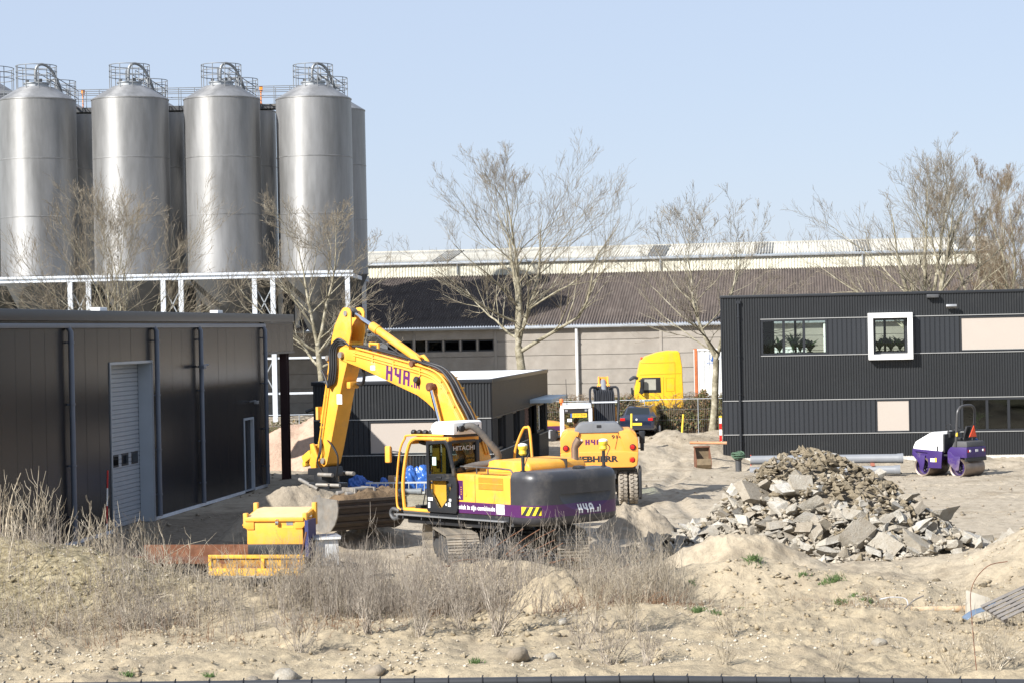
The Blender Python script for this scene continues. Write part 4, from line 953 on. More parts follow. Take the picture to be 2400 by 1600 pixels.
lettering('HITACHI', .15, mat('pale_print', (.55, .56, .55), .7), rw, (.370, 1.22, 2.83), (0, -1, 0), (0, 0, 1), fit=.70, bold=.003)
MB().add([(u_, v_, z_) for u_, z_ in prof for v_ in (.44, 1.32)], [(2*i, 2*i+1, 2*i+3, 2*i+2) for i in range(5)]).build('windscreen', gClear, ex, smooth=.5, fix=False)
MB().add([(.5, .40, 1.6), (2.05, .40, 1.6), (2.0, .40, 2.58), (1.72, .40, 3.05), (.5, .40, 3.05)], [(0, 1, 2, 3, 4)]).build('right_window', gClear, ex, smooth=0)
# outer grab tube and sun visor
MB().tube(spline([(2.18, 1.40, 1.32), (2.28, 1.42, 1.42), (2.30, 1.42, 1.80), (2.26, 1.42, 2.2), (2.14, 1.42, 2.8), (1.98, 1.40, 3.08), (1.80, 1.40, 3.18), (.54, 1.38, 3.20)], 5), .027, 8).build('guard_tube', mYel, ex)
# door swung open against the side
dout = [(1.02, 3.06), (.34, 3.10), (.24, 3.04), (.17, 2.92), (.03, 2.45), (-.08, 2.06), (-.07, 1.40), (-.03, 1.34), (.98, 1.34), (1.03, 1.40)]
def shrink(poly, k):
    cx = sum(p[0] for p in poly)/len(poly); cz = sum(p[1] for p in poly)/len(poly); return [(cx+(p[0]-cx)*k, cz+(p[1]-cz)*k) for p in poly]
def ring_prism(q, outer, inner, a0, a1):
    n_ = len(outer); vs = [(p[0], a, p[1]) for a in (a0, a1) for p in outer] + [(p[0], a, p[1]) for a in (a0, a1) for p in inner]; fs = []
    for i in range(n_):
        j = (i+1) % n_
        fs += [(i, j, n_+j, n_+i), (2*n_+i, 3*n_+i, 3*n_+j, 2*n_+j), (i, 2*n_+i, 2*n_+j, j), (n_+i, n_+j, 3*n_+j, 3*n_+i)]
    return q.add(vs, fs)
up_o = [(1.02, 3.06), (.34, 3.10), (.24, 3.04), (.17, 2.92), (.03, 2.45), (-.02, 2.22), (.5, 2.20), (1.02, 2.18)]
up_i = [(.93, 2.98), (.38, 3.02), (.31, 2.97), (.25, 2.88), (.12, 2.46), (.08, 2.30), (.5, 2.28), (.93, 2.26)]
lo_o = [(1.02, 2.18), (.5, 2.20), (-.02, 2.22), (-.08, 2.06), (-.07, 1.40), (-.03, 1.34), (.98, 1.34), (1.03, 1.40)]
lo_i = [(.92, 2.10), (.5, 2.11), (.22, 2.12), (.15, 1.95), (.22, 1.72), (.50, 1.45), (.62, 1.47), (.92, 1.86)]
q = MB(); ring_prism(q, up_o, up_i, 1.475, 1.535); ring_prism(q, lo_o, lo_i, 1.475, 1.535)
dr = q.build('cab_door', mBlkP, ex, bevel=.012)
MB().prism(up_i, 1.50, 1.506, 'y').build('door_glass', gTint, dr, smooth=0)
MB().prism(lo_i, 1.50, 1.506, 'y').build('door_glass', gClear, dr, smooth=0)
MB().bx(.90, .97, 1.536, 1.54, 1.44, 1.58).bx(.80, .97, 1.536, 1.54, 1.60-.18+.2, 1.70).bx(.14, .24, 1.536, 1.54, 1.50, 1.60).bx(.28, .33, 1.536, 1.54, 1.52, 1.57).bx(.12, .2, 1.536, 1.54, 1.63, 1.69).build('sticker', mWht, dr, smooth=0)
MB().bx(.68, .82, 1.507, 1.511, 2.48, 2.68).build('paper_notice', mat('pale_green_paper', (.45, .62, .55), .8), dr, smooth=0)
MB().box((.15, 1.545, 2.02), (.14, .03, .08)).box((.55, 1.545, 2.19), (.2, .03, .05)).build('door_handle', mBlk, dr, bevel=.01)
# interior
q = MB().bx(.62, 1.10, .62, 1.16, 1.55, 1.75); q.prism([(.55, 1.70), (.66, 1.70), (.56, 2.35), (.46, 2.35)], .64, 1.14, 'y').prism([(.44, 2.38), (.54, 2.38), (.52, 2.62), (.44, 2.62)], .76, 1.02, 'y')
seat = q.build('operator_seat', mInter, ex, bevel=.03)
MB().bx(.75, 1.35, 1.14, 1.28, 1.7, 1.86).bx(.75, 1.35, .48, .60, 1.7, 1.86).cyl((1.3, 1.20, 1.86), (1.33, 1.20, 2.02), .025).cyl((1.3, .54, 1.86), (1.33, .54, 2.02), .025).bx(.7, 1.2, .7, 1.1, 1.36, 1.55).build('control_consoles', mInter, ex, bevel=.02)
MB().bx(1.65, 1.85, .55, .85, 1.36, 1.44).bx(1.65, 1.85, .95, 1.2, 1.36, 1.44).cyl((1.75, .7, 1.4), (1.6, .7, 1.85), .015).cyl((1.75, 1.05, 1.4), (1.6, 1.05, 1.85), .015).bx(1.50, 1.56, .42, .6, 1.75, 1.98).build('pedals_and_monitor', mBlk, ex)
MB().tube(spline([(1.8, 1.1, 3.02), (1.6, 1.0, 2.96), (1.3, .9, 3.0), (1.0, .9, 3.03)], 5), .05, 8).build('ceiling_console', mBlk, ex)
q = MB()
for k in range(4): q.lathe([(.055, -.05), (.075, .0), (.07, .05), (.02, .06)], 14, (1.72 - k*.22, 1.30, 3.25), 'x').cyl((1.72-k*.22, 1.30, 3.16), (1.72-k*.22, 1.30, 3.20), .015, 6)
q.build('work_lights', mBlk, ex)
MB().tube([(2.1, 1.40, 2.75), (2.34, 1.52, 2.78)], .018, 6).build('mirror_arm', mBlk, ex)
mi = MB().box((2.44, 1.55, 2.70), (.16, .10, .42), Matrix.Rotation(.3, 3, 'Z')).build('mirror', mYel, ex, bevel=.04, seg=3)
MB().box((2.49, 1.48, 2.70), (.15, .06, .36), Matrix.Rotation(.3, 3, 'Z')).build('mirror_glass', mBlk, mi, bevel=.02)
MB().tube(spline([(2.2, 1.42, 1.30), (2.42, 1.45, 1.34), (2.50, 1.45, 1.22), (2.38, 1.45, 1.10), (2.2, 1.42, 1.15)], 5), .05, 8).tube(spline([(2.2, 1.30, 1.30), (2.36, 1.32, 1.34), (2.44, 1.32, 1.22), (2.34, 1.32, 1.10)], 5), .05, 8).build('bumper_rollers', mDkG, ex)
# climate unit with hose
q = MB(); q.prism([(.20, 3.22), (.20, 3.51), (.28, 3.545), (.88, 3.53), (1.0, 3.46), (1.06, 3.34), (1.06, 3.22)], .42, 1.34, 'y')
ac = q.build('filter_unit', mWht, ex, bevel=.025)
MB().bx(.25, .98, .5, 1.26, 3.155, 3.225).build('unit_base', mBlk, ac)
o1 = lettering('BM', .13, mat('print_red', (.72, .30, .28), .6), ac, (.84, 1.3435, 3.28), (-1, 0, 0), (0, 0, 1), fit=.24)
o2 = lettering('AIR', .13, mat('print_blue', (.10, .18, .50), .6), ac, (.585, 1.3435, 3.28), (-1, 0, 0), (0, 0, 1), fit=.24)
MB().bx(.194, .2, 1.20, 1.24, 3.30, 3.42).bx(.194, .2, .52, .56, 3.32, 3.44).build('vent_slot', mBlk, ac)
MB().lathe([(.09, -.02), (.09, .1)], 14, (.16, .98, 3.40), 'x').lathe([(.075, .0), (.075, .12)], 12, (.12, 1.12, 3.36), 'x').build('hose_socket', mBlk, ac)
hp = spline([(.18, .98, 3.40), (.02, .92, 3.42), (-.10, .80, 3.30), (-.22, .62, 3.05), (-.30, .42, 2.80), (-.28, .34, 2.62), (-.14, .52, 2.50), (.02, .80, 2.46), (.1, 1.1, 2.40)], 9)
MB().tube(hp, [.082 + .007*(i % 2) for i in range(len(hp))], 12).build('air_hose', mat('grey_hose', (.10, .092, .085), .8, var=.15, dirt=DUST, damt=.3), ex)
MB().bx(.1, .33, .95, 1.35, 2.30, 2.42).build('hose_box', mBlkP, ex, bevel=.02)
# --- boom
btop = [(5.98, 5.10), (5.94, 5.22), (5.80, 5.30), (5.47, 5.30), (4.51, 5.14), (3.68, 4.99), (2.64, 4.80), (2.15, 4.66), (1.85, 4.48), (1.62, 4.22), (1.38, 3.86), (1.11, 3.50), (.85, 3.02), (.62, 2.52), (.38, 1.98), (.36, 1.84)]
bbot = [(.48, 1.76), (.66, 1.82), (.92, 2.15), (1.40, 2.75), (1.80, 3.30), (2.02, 3.60), (2.20, 3.80), (2.44, 3.95), (2.78, 4.12), (3.41, 4.31), (4.29, 4.58), (5.06, 4.82), (5.50, 4.93), (5.78, 5.0), (5.92, 5.03)]
q = MB(); q.prism(btop + bbot, -.27, .27, 'y')
bm_o = q.build('boom', mYel, ex, bevel=.015)
bars, LW = logo(.42, .085)
a_ = math.atan2(4.61-4.82, 2.72-3.86); rx = Vector((-math.cos(math.radians(10.5)), 0, -math.sin(math.radians(10.5)))); uz = Vector((-.10, 0, .995))
q = MB(); k = 1.36/LW
for x0, z0, x1, z1 in bars:
    o0 = Vector((4.02, .274, 4.52)); q.add([o0 + rx*x_*k + uz*z_ for x_, z_ in ((x0, z0), (x1, z0), (x1, z1), (x0, z1))], [(0, 1, 2, 3)])
q.build('logo', mat('logo_purple', (.10, .02, .12), .5), bm_o, smooth=0, fix=False)
MB().add([(4.62, .274, 4.94), (4.42, .274, 4.90), (4.53, .274, 5.06)], [(0, 1, 2)]).build('warning_triangle', mat('label_yellow', (.8, .65, .2), .6), bm_o, smooth=0, fix=False)
MB().bx(4.44, 4.62, .2735, .277, 4.76, 4.88).build('label', mat('label_blue_white', (.45, .55, .8), .6, var=.3, scale=25), bm_o, smooth=0)
MB().box((5.42, .28, 5.14), (.40, .03, .26), Matrix.Rotation(-.1, 3, 'Y')).build('boss_plate', mYel, bm_o, bevel=.05)
MB().cyl((5.80, -.36, 5.16), (5.80, .36, 5.16), .085, 16).build('arm_pin', mSteel, bm_o)
MB().cyl((2.98, -.3, 4.92), (2.98, .3, 4.92), .08, 16).cyl((2.10, -.5, 4.34), (2.10, .5, 4.34), .085, 16).build('cylinder_pins', mRust, bm_o)
q = MB()
for v_ in (-.13, .13): q.prism([(3.35, 4.88), (3.12, 5.12), (2.95, 5.15), (2.80, 5.02), (2.60, 4.74)], v_-.03, v_+.03, 'y')
q.build('cylinder_bracket', mYel, bm_o, bevel=.02)
MB().cyl((2.72, .30, 4.50), (2.72, .38, 4.53), .085, 14).box((2.72, .30, 4.42), (.05, .06, .12)).build('boom_lamp', mBlk, bm_o)
# hydraulic pipes along the boom
def offs(pts, v_, dz): return [(u_, v_, z_ + dz) for u_, z_ in pts]
tp = [(5.3, 5.29), (4.51, 5.15), (3.68, 5.0), (2.64, 4.81), (2.15, 4.68), (1.85, 4.50), (1.62, 4.24), (1.38, 3.88), (1.11, 3.52), (.85, 3.04), (.66, 2.62)]
for v_, dz, r_ in ((.285, -.07, .022), (.285, -.14, .022), (-.20, .05, .026), (-.12, .05, .026), (.20, .04, .024)):
    MB().tube(spline(offs(tp, v_, dz), 4), r_, 8).build('hydraulic_pipe', mYel, bm_o)
for v_, r_, dd in ((.12, .035, .09), (.03, .03, .07), (-.05, .035, .10)):
    pts = [(5.55, v_, 5.38), (5.0, v_, 5.30+dd*.5), (4.2, v_+.03, 5.14+dd), (3.3, v_+.02, 4.97+dd), (2.6, v_+.08, 4.84+dd), (2.1, v_, 4.70+dd), (1.72, v_, 4.42+dd), (1.4, v_, 3.98+dd), (1.05, v_, 3.52+dd), (.7, v_, 2.9+dd)]
    MB().tube(spline(pts, 5), r_, 8).build('hydraulic_hose', mBlk, bm_o)
q = MB()
for i in (1, 2, 3, 5, 6, 7, 8):
    u_, z_ = tp[i]; q.box((u_, .29, z_-.10), (.05, .03, .18)); q.box((u_, -.1, z_+.06), (.05, .34, .03))
q.build('pipe_clamps', mYelD, bm_o)
MB().tube([(4.95, 0, 5.20), (4.95, 0, 5.44), (4.62, 0, 5.42), (4.62, 0, 5.16)], .05, 8).build('guard_loop', mYel, bm_o)
# boom cylinders
for v_ in (.42, -.42):
    o = MB().cyl((1.02, v_, 1.42), (1.62, v_, 3.02), .095, 16).cyl((1.60, v_, 2.98), (1.64, v_, 3.08), .11, 16).build('boom_cylinder', mYel, ex)
    MB().cyl((1.62, v_, 3.02), (2.08, v_, 4.30), .05, 14).build('rod', mChr, o)
    MB().lathe([(.11, -.06), (.11, .06)], 16, (2.10, v_, 4.34), 'y').build('rod_eye', mRust, o)
# arm cylinder
o = MB().tube([(2.98, 0, 4.98), (3.10, 0, 5.06), (4.72, 0, 5.83)], [.12, .105, .105], 16).tube([(4.60, 0, 5.77), (4.86, 0, 5.89)], .125, 16).build('arm_cylinder', mYel, ex)
MB().cyl((4.85, 0, 5.885), (5.62, 0, 6.24), .062, 16).build('rod', mChr, o)
MB().lathe([(.12, -.07), (.12, .07)], 16, (5.64, 0, 6.25), 'y').build('rod_eye', mDkG, o)
MB().tube(spline([(4.6, .12, 5.66), (4.0, .14, 5.36), (3.4, .14, 5.08), (3.0, .16, 4.98), (2.6, .15, 4.92)], 5), .022, 8).build('cylinder_hose', mBlk, o)
# --- arm
armL = [(5.62, 6.40), (5.75, 6.39), (5.86, 6.30), (6.14, 5.92), (6.26, 5.60), (6.42, 4.95), (6.50, 4.4), (6.58, 3.9), (6.74, 3.0), (6.88, 2.42), (6.86, 2.26)]
armR = [(6.72, 2.18), (6.60, 2.26), (6.46, 2.62), (6.22, 3.35), (6.02, 3.95), (5.86, 4.42), (5.66, 4.90), (5.60, 5.12), (5.52, 5.5), (5.44, 5.75), (5.44, 6.26), (5.50, 6.36)]
q = MB()
lower = armL[5:] + armR[:9]                       # solid box section
lower_full = [(6.30, 5.45), (6.42, 4.95)] + armL[6:] + armR[:8] + [(5.55, 5.35)]
q.prism(lower_full, -.24, .24, 'y')
arm = q.build('arm', mYel, ex, bevel=.015)
upper = armL[:5] + [(6.30, 5.45), (5.55, 5.35)] + armR[8:]
for v_ in (.20, -.245): MB().prism(upper, v_, v_+.045, 'y').build('ear_plate', mYel, arm, bevel=.012)
MB().prism([(6.27, 5.58), (6.30, 5.44), (5.56, 5.34), (5.53, 5.48)], -.2, .2, 'y').prism([(6.02, 6.0), (6.25, 5.58), (6.2, 5.56), (5.97, 5.98)], -.2, .2, 'y').build('web_plate', mYelD, arm)
MB().cyl((5.64, -.28, 6.24), (5.64, .28, 6.24), .07, 14).cyl((6.72, -.3, 2.34), (6.72, .3, 2.34), .08, 14).cyl((6.56, -.2, 5.08), (6.56, .2, 5.08), .07, 14).build('arm_pins', mSteel, arm)
MB().bx(5.88, 6.10, .241, .2445, 3.86, 4.12).build('sticker', mWht, arm, smooth=0)
MB().box((5.72, .0, 4.36), (.16, .3, .18)).build('bracket', mYel, arm, bevel=.03)
MB().prism([(6.35, 5.15), (6.62, 5.12), (6.62, 4.98), (6.45, 4.90)], -.16, .16, 'y').build('cylinder_bracket', mYel, arm, bevel=.03)
# bucket cylinder
o = MB().tube([(6.56, 0, 5.08), (6.62, 0, 4.8), (6.98, 0, 3.42)], [.10, .09, .09], 14).tube([(6.94, 0, 3.55), (7.0, 0, 3.35)], .105, 14).build('bucket_cylinder', mYel, ex)
MB().cyl((6.99, 0, 3.38), (7.16, 0, 2.72), .05, 12).build('rod', mChr, o)
for v_, k in ((.26, 0), (.30, .06)): MB().tube(spline([(6.2+k, v_, 4.9), (6.42+k, v_, 4.2), (6.62+k, v_, 3.4), (6.8+k, v_, 2.7)], 5), .022, 8).build('hydraulic_pipe', mYelD, arm)
q = MB()
for k in range(5): q.box((6.42 + .10*k, .25, 4.5 - .42*k), (.16, .06, .05))
q.box((7.05, .1, 3.6), (.10, .16, .34)); q.build('pipe_clamps', mYelD, arm)
for i, (v_, k) in enumerate(((.30, 0), (.33, .05), (.27, -.06), (.35, .1))):
    MB().tube(spline([(5.55, v_-.12, 5.40), (5.85, v_, 5.48+k), (6.06+k, v_+.03, 5.30), (6.08+k, v_+.04, 4.80), (6.16+k, v_+.04, 4.45), (6.30, v_+.02, 4.36-k*.5), (6.46, v_-.02, 4.55), (6.66, v_-.06, 4.75)], 6), .030, 8).build('arm_hose', mBlk, ex)
MB().tube(spline([(5.68, -.1, 4.4), (5.45, -.1, 4.38), (5.3, -.05, 4.55), (5.28, 0, 4.80), (5.34, 0, 4.9)], 6), .045, 8).build('arm_hose', mBlk, ex)
for k in range(3): MB().tube(spline([(6.60, .20, 2.9), (6.2-.05*k, .32+.05*k, 2.75), (5.98-.05*k, .34+.04*k, 2.45), (6.1, .30, 2.02), (6.3, .2, 1.85)], 6), .022, 8).build('bucket_hose', mBlk, ex)
for k in range(2): MB().tube(spline([(6.78, .27, 3.0), (6.70+.06*k, .34, 2.6), (6.85, .36, 2.3), (6.7, .28, 2.0)], 6), .02, 8).build('bucket_hose', mBlk, ex)
# linkage and quick coupler
lk = MB().prism([(7.10, 2.80), (7.24, 2.78), (7.22, 2.6), (6.95, 2.28), (6.86, 2.34)], -.30, -.24, 'y').prism([(7.10, 2.80), (7.24, 2.78), (7.22, 2.6), (6.95, 2.28), (6.86, 2.34)], .24, .30, 'y').prism([(7.08, 2.76), (7.28, 2.76), (7.44, 2.25), (7.30, 2.0), (7.16, 2.08)], -.18, .18, 'y').build('bucket_link', mYel, ex, bevel=.02)
MB().box((7.55, .1, 2.42), (.40, .18, .22), Matrix.Rotation(.5, 3, 'Y')).box((7.66, .1, 2.22), (.14, .2, .14), Matrix.Rotation(.3, 3, 'Y')).build('link_arm', mYelD, lk, bevel=.03)
tr = MB().prism([(6.55, 2.18), (7.40, 2.12), (7.42, 1.94), (6.50, 1.92)], -.26, .26, 'y').lathe([(.34, 1.72), (.34, 1.95)], 24, (6.92, 0, 0)).bx(6.4, 7.3, -.32, .32, 1.60, 1.74).build('tiltrotator', mBlkP, ex, bevel=.02)
MB().cyl((6.2, .36, 1.98), (6.75, .40, 1.98), .055).cyl((6.2, -.36, 1.98), (6.75, -.40, 1.98), .055).cyl((6.1, .2, 1.70), (6.9, .36, 1.70), .05).build('tilt_cylinder', mSteel, tr)
MB().cyl((7.85, .2, 1.80), (6.85, .35, 1.58), .05).build('locking_rod', mSteel, tr)
# wide ditching bucket, long axis across the picture
BL = EXO + Vector((0, 0, 0))
def w2l(p): # world -> excavator local
    return Matrix.Rotation(-EXR, 3, 'Z') @ (Vector(p) - EXO)
bkc = w2l((-4.05, 57.35, 0)); wax = w2l(EXO + Vector((math.cos(R(37)), math.sin(R(37)), 0))).normalized(); dax = Vector((-wax.y, wax.x, 0))  # dax points away from camera
if (Matrix.Rotation(EXR, 3, 'Z') @ dax).y < 0: dax = -dax
def bk(x_, y_, z_): return bkc + wax*x_ + dax*y_ + Vector((0, 0, z_))
bprof = [(-.50, 1.38), (-.52, 1.22), (-.47, 1.0), (-.35, .80), (-.15, .64), (.10, .56), (.40, .58), (.72, .74), (.80, .86)]   # (depth, height) near rim round the belly to far lip
ins = [(-.46, 1.38), (-.48, 1.22), (-.43, 1.02), (-.32, .84), (-.13, .69), (.10, .61), (.39, .63), (.70, .78), (.78, .89)]
HWb = 1.06; q = MB(); vs = []
for x_ in (-HWb, HWb): vs += [bk(x_, *p) for p in bprof] + [bk(x_, *p) for p in ins]
n_ = len(bprof); N2 = 2*n_; fs = []
for i in range(n_-1):
    fs += [(i, i+1, N2+i+1, N2+i), (n_+i, N2+n_+i, N2+n_+i+1, n_+i+1)]
fs += [(0, N2, N2+n_, n_), (n_-1, 2*n_-1, N2+2*n_-1, N2+n_-1)] + [(i, n_+i, n_+i+1, i+1) for i in range(n_-1)] + [(N2+i, N2+i+1, N2+n_+i+1, N2+n_+i) for i in range(n_-1)]
q.add(vs, fs); bkt = q.build('bucket', mBkt, ex, smooth=.5)
for x_ in (-HWb-.03, HWb):
    side = [(-.50, 1.42), (-.55, 1.20), (-.50, .98), (-.38, .78), (-.17, .60), (.10, .52), (.42, .54), (.80, .78), (.84, .90), (.66, 1.16), (.62, 1.48), (.40, 1.52), (.30, 1.44)]
    q = MB(); n2 = len(side); q.add([bk(x_, *p) for p in side] + [bk(x_+.03, *p) for p in side], [tuple(range(n2)), tuple(range(2*n2-1, n2-1, -1))] + [(i, (i+1) % n2, n2+(i+1) % n2, n2+i) for i in range(n2)])
    q.build('side_plate', mSteel, bkt)
q = MB()
for i in (1, 2, 3, 4):
    p = bprof[i]; a = bk(-HWb, p[0]-.02, p[1]); b = bk(HWb, p[0]-.02, p[1]); q.bar(a, b, .05, .05)
q.bar(bk(-HWb, -.51, 1.37), bk(HWb, -.51, 1.37), .07, .07); q.build('wear_strip', mBkt, bkt)
MB().bar(bk(-.35, .1, 1.62), bk(.35, .1, 1.62), .5, .08).bar(bk(-.3, -.2, 1.50), bk(-.3, .45, 1.50), .06, .34).bar(bk(.3, -.2, 1.5), bk(.3, .45, 1.5), .06, .34).cyl(bk(-.55, -.1, 1.52), bk(.6, -.1, 1.52), .07).cyl(bk(-.55, .35, 1.52), bk(.6, .35, 1.52), .07).build('coupler_bracket', mSteel, bkt, bevel=.01)
gx = np.linspace(-HWb+.03, HWb-.03, 50); gy = np.linspace(-.46, .74, 30); GX, GY = np.meshgrid(gx, gy)
GZ = 1.36 + .12*np.cos(GY*2.2)*1.0 + .05*fbm(GX*3, GY*3, 1.0, 3, 70) + .05*np.abs(fbm(GX, GY, .15, 2, 71)) - .45*sstep(GY, .3, .8) + .10*sstep(GX, -.9, .3) - .30*(1 - sstep(GX, -1.04, -.72)) - .16*(1 - sstep(GY, -.47, -.30)) - .2*sstep(GX, .9, 1.04)
gp = [bk(x_, y_, z_) for x_, y_, z_ in zip(GX.ravel(), GY.ravel(), GZ.ravel())]
pa = np.array(gp); npgrid('soil_load', pa[:, 0].reshape(GX.shape), pa[:, 1].reshape(GX.shape), pa[:, 2].reshape(GX.shape), mSoil, None, bkt)
# operator
Rw = Matrix.Rotation(EXR, 3, 'Z')
person('person in dark clothes seated in the cab of the big yellow excavator', EXO + Rw @ Vector((.80, .88, 1.76)), EXR, mNavy, mNavy, hand=(.50, .32, .26))
# ================================================================ TYRES
def tyre_mesh(r_, w_, lug=True):
    q = MB(); k = r_*.62
    q.lathe([(k, -w_*.42), (r_*.8, -w_*.5), (r_*.95, -w_*.44), (r_, -w_*.3), (r_, w_*.3), (r_*.95, w_*.44), (r_*.8, w_*.5), (k, w_*.42)], 40, axis='y')
    if lug:
        for i in range(26):
            a = 2*math.pi*i/26
            for s in (-1, 1):
                a2 = a + (.12 if s > 0 else 0); c = Vector((math.cos(a2)*(r_+.008), s*w_*.21, math.sin(a2)*(r_+.008)))
                q.box(c, (.05, w_*.36, .09), Matrix.Rotation(-a2, 3, 'Y') @ Matrix.Rotation(s*.35, 3, 'X'))
    return q
# ================================================================ WHEELED EXCAVATOR (seen from behind)
lz = gz(2.66, 70) + .12; LRZ = R(88.5)
le = thing('wheeled_excavator', 'orange-yellow wheeled excavator seen from behind, white cab at its left', 'excavator', (2.70, 69.0, lz), LRZ)
prof = [(-1.22, 1.30), (-1.24, 2.05), (-1.17, 2.26), (-1.0, 2.36), (1.0, 2.36), (1.17, 2.26), (1.24, 2.05), (1.22, 1.30), (1.08, 1.20), (-1.08, 1.20)]
MB().prism(prof, .14, 2.1, 'x').build('engine_house', mOra, le, bevel=.05, seg=3)
MB().prism([(-1.20, 1.22), (-1.24, 1.64), (-.85, 1.68), (.85, 1.68), (1.24, 1.64), (1.20, 1.22), (1.05, 1.16), (-1.05, 1.16)], .0, .16, 'x').build('rear_bumper', mOra, le, bevel=.04, seg=3)
for s in (1, -1): MB().prism([(s*1.24, 1.64), (s*.84, 1.66), (s*.62, 2.30), (s*.80, 2.34), (s*1.0, 2.33), (s*1.22, 2.1)], .06, .16, 'x').build('corner_panel', mOra, le, bevel=.03)
MB().prism([(-.84, 2.27), (-.62, 2.54), (-.5, 2.58), (.5, 2.58), (.62, 2.54), (.84, 2.27)], .10, 1.7, 'x').build('bonnet', mat('bonnet_grey', (.16, .165, .175), .5, dirt=DUST, damt=.15), le, bevel=.03)
MB().bx(.085, .10, -.07, .07, 2.44, 2.52).build('bonnet_lock', mBlk, le)
for y_, z_ in ((1.06, 1.80), (-1.06, 1.80), (1.02, 1.42), (-1.04, 1.40)):
    o = MB().lathe([(.10, -.02), (.10, .02)], 20, (.02 if z_ < 1.6 else .05, y_, z_), 'x').build('lamp_housing', mBlkP, le)
    MB().lathe([(.02, -.06), (.06, -.05), (.075, -.02), (.078, .0)], 18, (.02 if z_ < 1.6 else .05, y_, z_), 'x').build('tail_lamp', mLamp, o)
lettering('LIEBHERR', .25, mBlk, le, (-.006, .80, 1.36), (0, -1, 0), (0, 0, 1), bold=.012, fit=1.40)
lettering('914', .16, mBlk, le, (.13, -.40, 2.08), (0, -1, 0), (0, 0, 1), bold=.002, fit=.32)
bars, LW = logo(.16, .035); q = MB()
for x0, z0, x1, z1 in bars[:11]: q.bx(.128, .138, .44 - x1*1.35, .44 - x0*1.35, 1.90 + z0, 1.90 + z1)
q.build('logo', MATS['logo_purple'], le, smooth=0)
for a, b in (((.136, .62, 2.26), (.136, .80, 1.72)), ((.136, -.62, 2.26), (.136, -.50, 1.74))): MB().bar(a, b, .012, .012).build('panel_gap', mBlk, le)
MB().bx(.2, 3.6, -1.15, 1.15, 1.06, 1.22).build('turntable_frame', mBlkP, le, bevel=.02)
MB().lathe([(.6, .86), (.6, 1.1)], 30, (1.9, 0, 0)).build('slew_ring', mBlkP, le)
# cab
q = MB()
for x_, y_ in ((2.0, 1.18), (2.0, .24), (3.35, 1.18), (3.35, .24)): q.tube([(x_, y_, 1.2), (x_, y_*1.0, 2.98)], .06, 8)
cb = q.bx(1.95, 3.4, .2, 1.22, 1.2, 1.5).build('cab', mWhtD, le, bevel=.02)
MB().bx(1.93, 2.02, 1.10, 1.24, 1.4, 3.0).bx(1.93, 2.02, .18, .30, 1.4, 3.0).bx(1.93, 3.4, 1.18, 1.24, 1.3, 1.9).build('cab_pillar', mWht, cb, bevel=.03)
MB().prism([(1.90, 2.98), (1.95, 3.10), (3.3, 3.14), (3.5, 3.0)], .20, 1.22, 'y').build('cab_roof', mat('pale_grey_roof', (.52, .53, .53), .5, dirt=DUST, damt=.2), cb, bevel=.05)
MB().bx(1.955, 1.975, .30, 1.10, 2.84, 2.99).build('lamp_bar', mBlk, cb)
for y_ in (.38, 1.02): MB().box((1.945, y_, 2.92), (.03, .09, .07)).build('work_lamp', mGryM, cb, bevel=.01)
MB().bx(1.97, 1.976, .30, 1.10, 1.5, 2.84).build('rear_window', gClear, cb, smooth=0)
MB().bx(3.38, 3.386, .30, 1.12, 1.5, 2.95).build('windscreen', gClear, cb, smooth=0)
MB().bx(2.05, 3.3, 1.19, 1.195, 1.9, 2.95).bx(2.05, 3.3, .22, .225, 1.5, 2.95).build('side_window', gClear, cb, smooth=0)
np_ = MB().bx(1.945, 1.955, .36, .90, 2.70, 2.83).build('number_plate', mPlateY, cb, smooth=0)
MB().bx(1.942, 1.9455, .84, .90, 2.70, 2.83).build('country_strip', mInkB, np_, smooth=0)
lettering('15-GV-ZHH', .11, mBlk, np_, (1.9415, .82, 2.735), (0, -1, 0), (0, 0, 1), fit=.43)
MB().bx(1.960, 1.966, .85, 1.0, 2.56, 2.66).build('sticker', mWht, cb, smooth=0)
MB().cyl((2.0, 1.18, 3.05), (2.0, 1.18, 3.18), .03).lathe([(.07, 3.18), (.075, 3.24), (.06, 3.30), (.02, 3.32)], 14, (2.0, 1.18, 0)).build('beacon', mat('beacon_orange', (.75, .20, .05), .3), cb)
MB().cyl((2.1, 1.0, 3.1), (2.1, 1.02, 3.95), .009, 5).build('aerial', mBlk, cb)
MB().bx(2.3, 2.8, .5, .95, 1.55, 1.68).prism([(2.22, 1.6), (2.32, 1.6), (2.28, 2.30), (2.18, 2.30)], .52, .92, 'y').build('seat', mInter, cb, bevel=.03)
MB().box((2.4, 1.48, 2.10), (.10, .18, .34)).cyl((2.45, 1.2, 2.2), (2.4, 1.48, 2.2), .02).build('mirror', mBlk, le, bevel=.03)
MB().box((1.9, -1.42, 2.02), (.14, .18, .40)).bar((1.9, -1.15, 2.15), (1.9, -1.42, 2.15), .04, .04).bar((1.9, -1.15, 1.66), (1.9, -1.42, 1.66), .04, .04).bx(1.85, 2.0, -1.48, -1.36, 1.58, 1.82).build('mirror', mBlkP, le, bevel=.03)
Rl = Matrix.Rotation(LRZ, 3, 'Z')
person('person in an orange high-visibility jacket seated in the white cab', Vector((2.70, 69.0, lz)) + Rl @ Vector((2.45, .72, 1.72)), LRZ, mHiVis, mNavy)
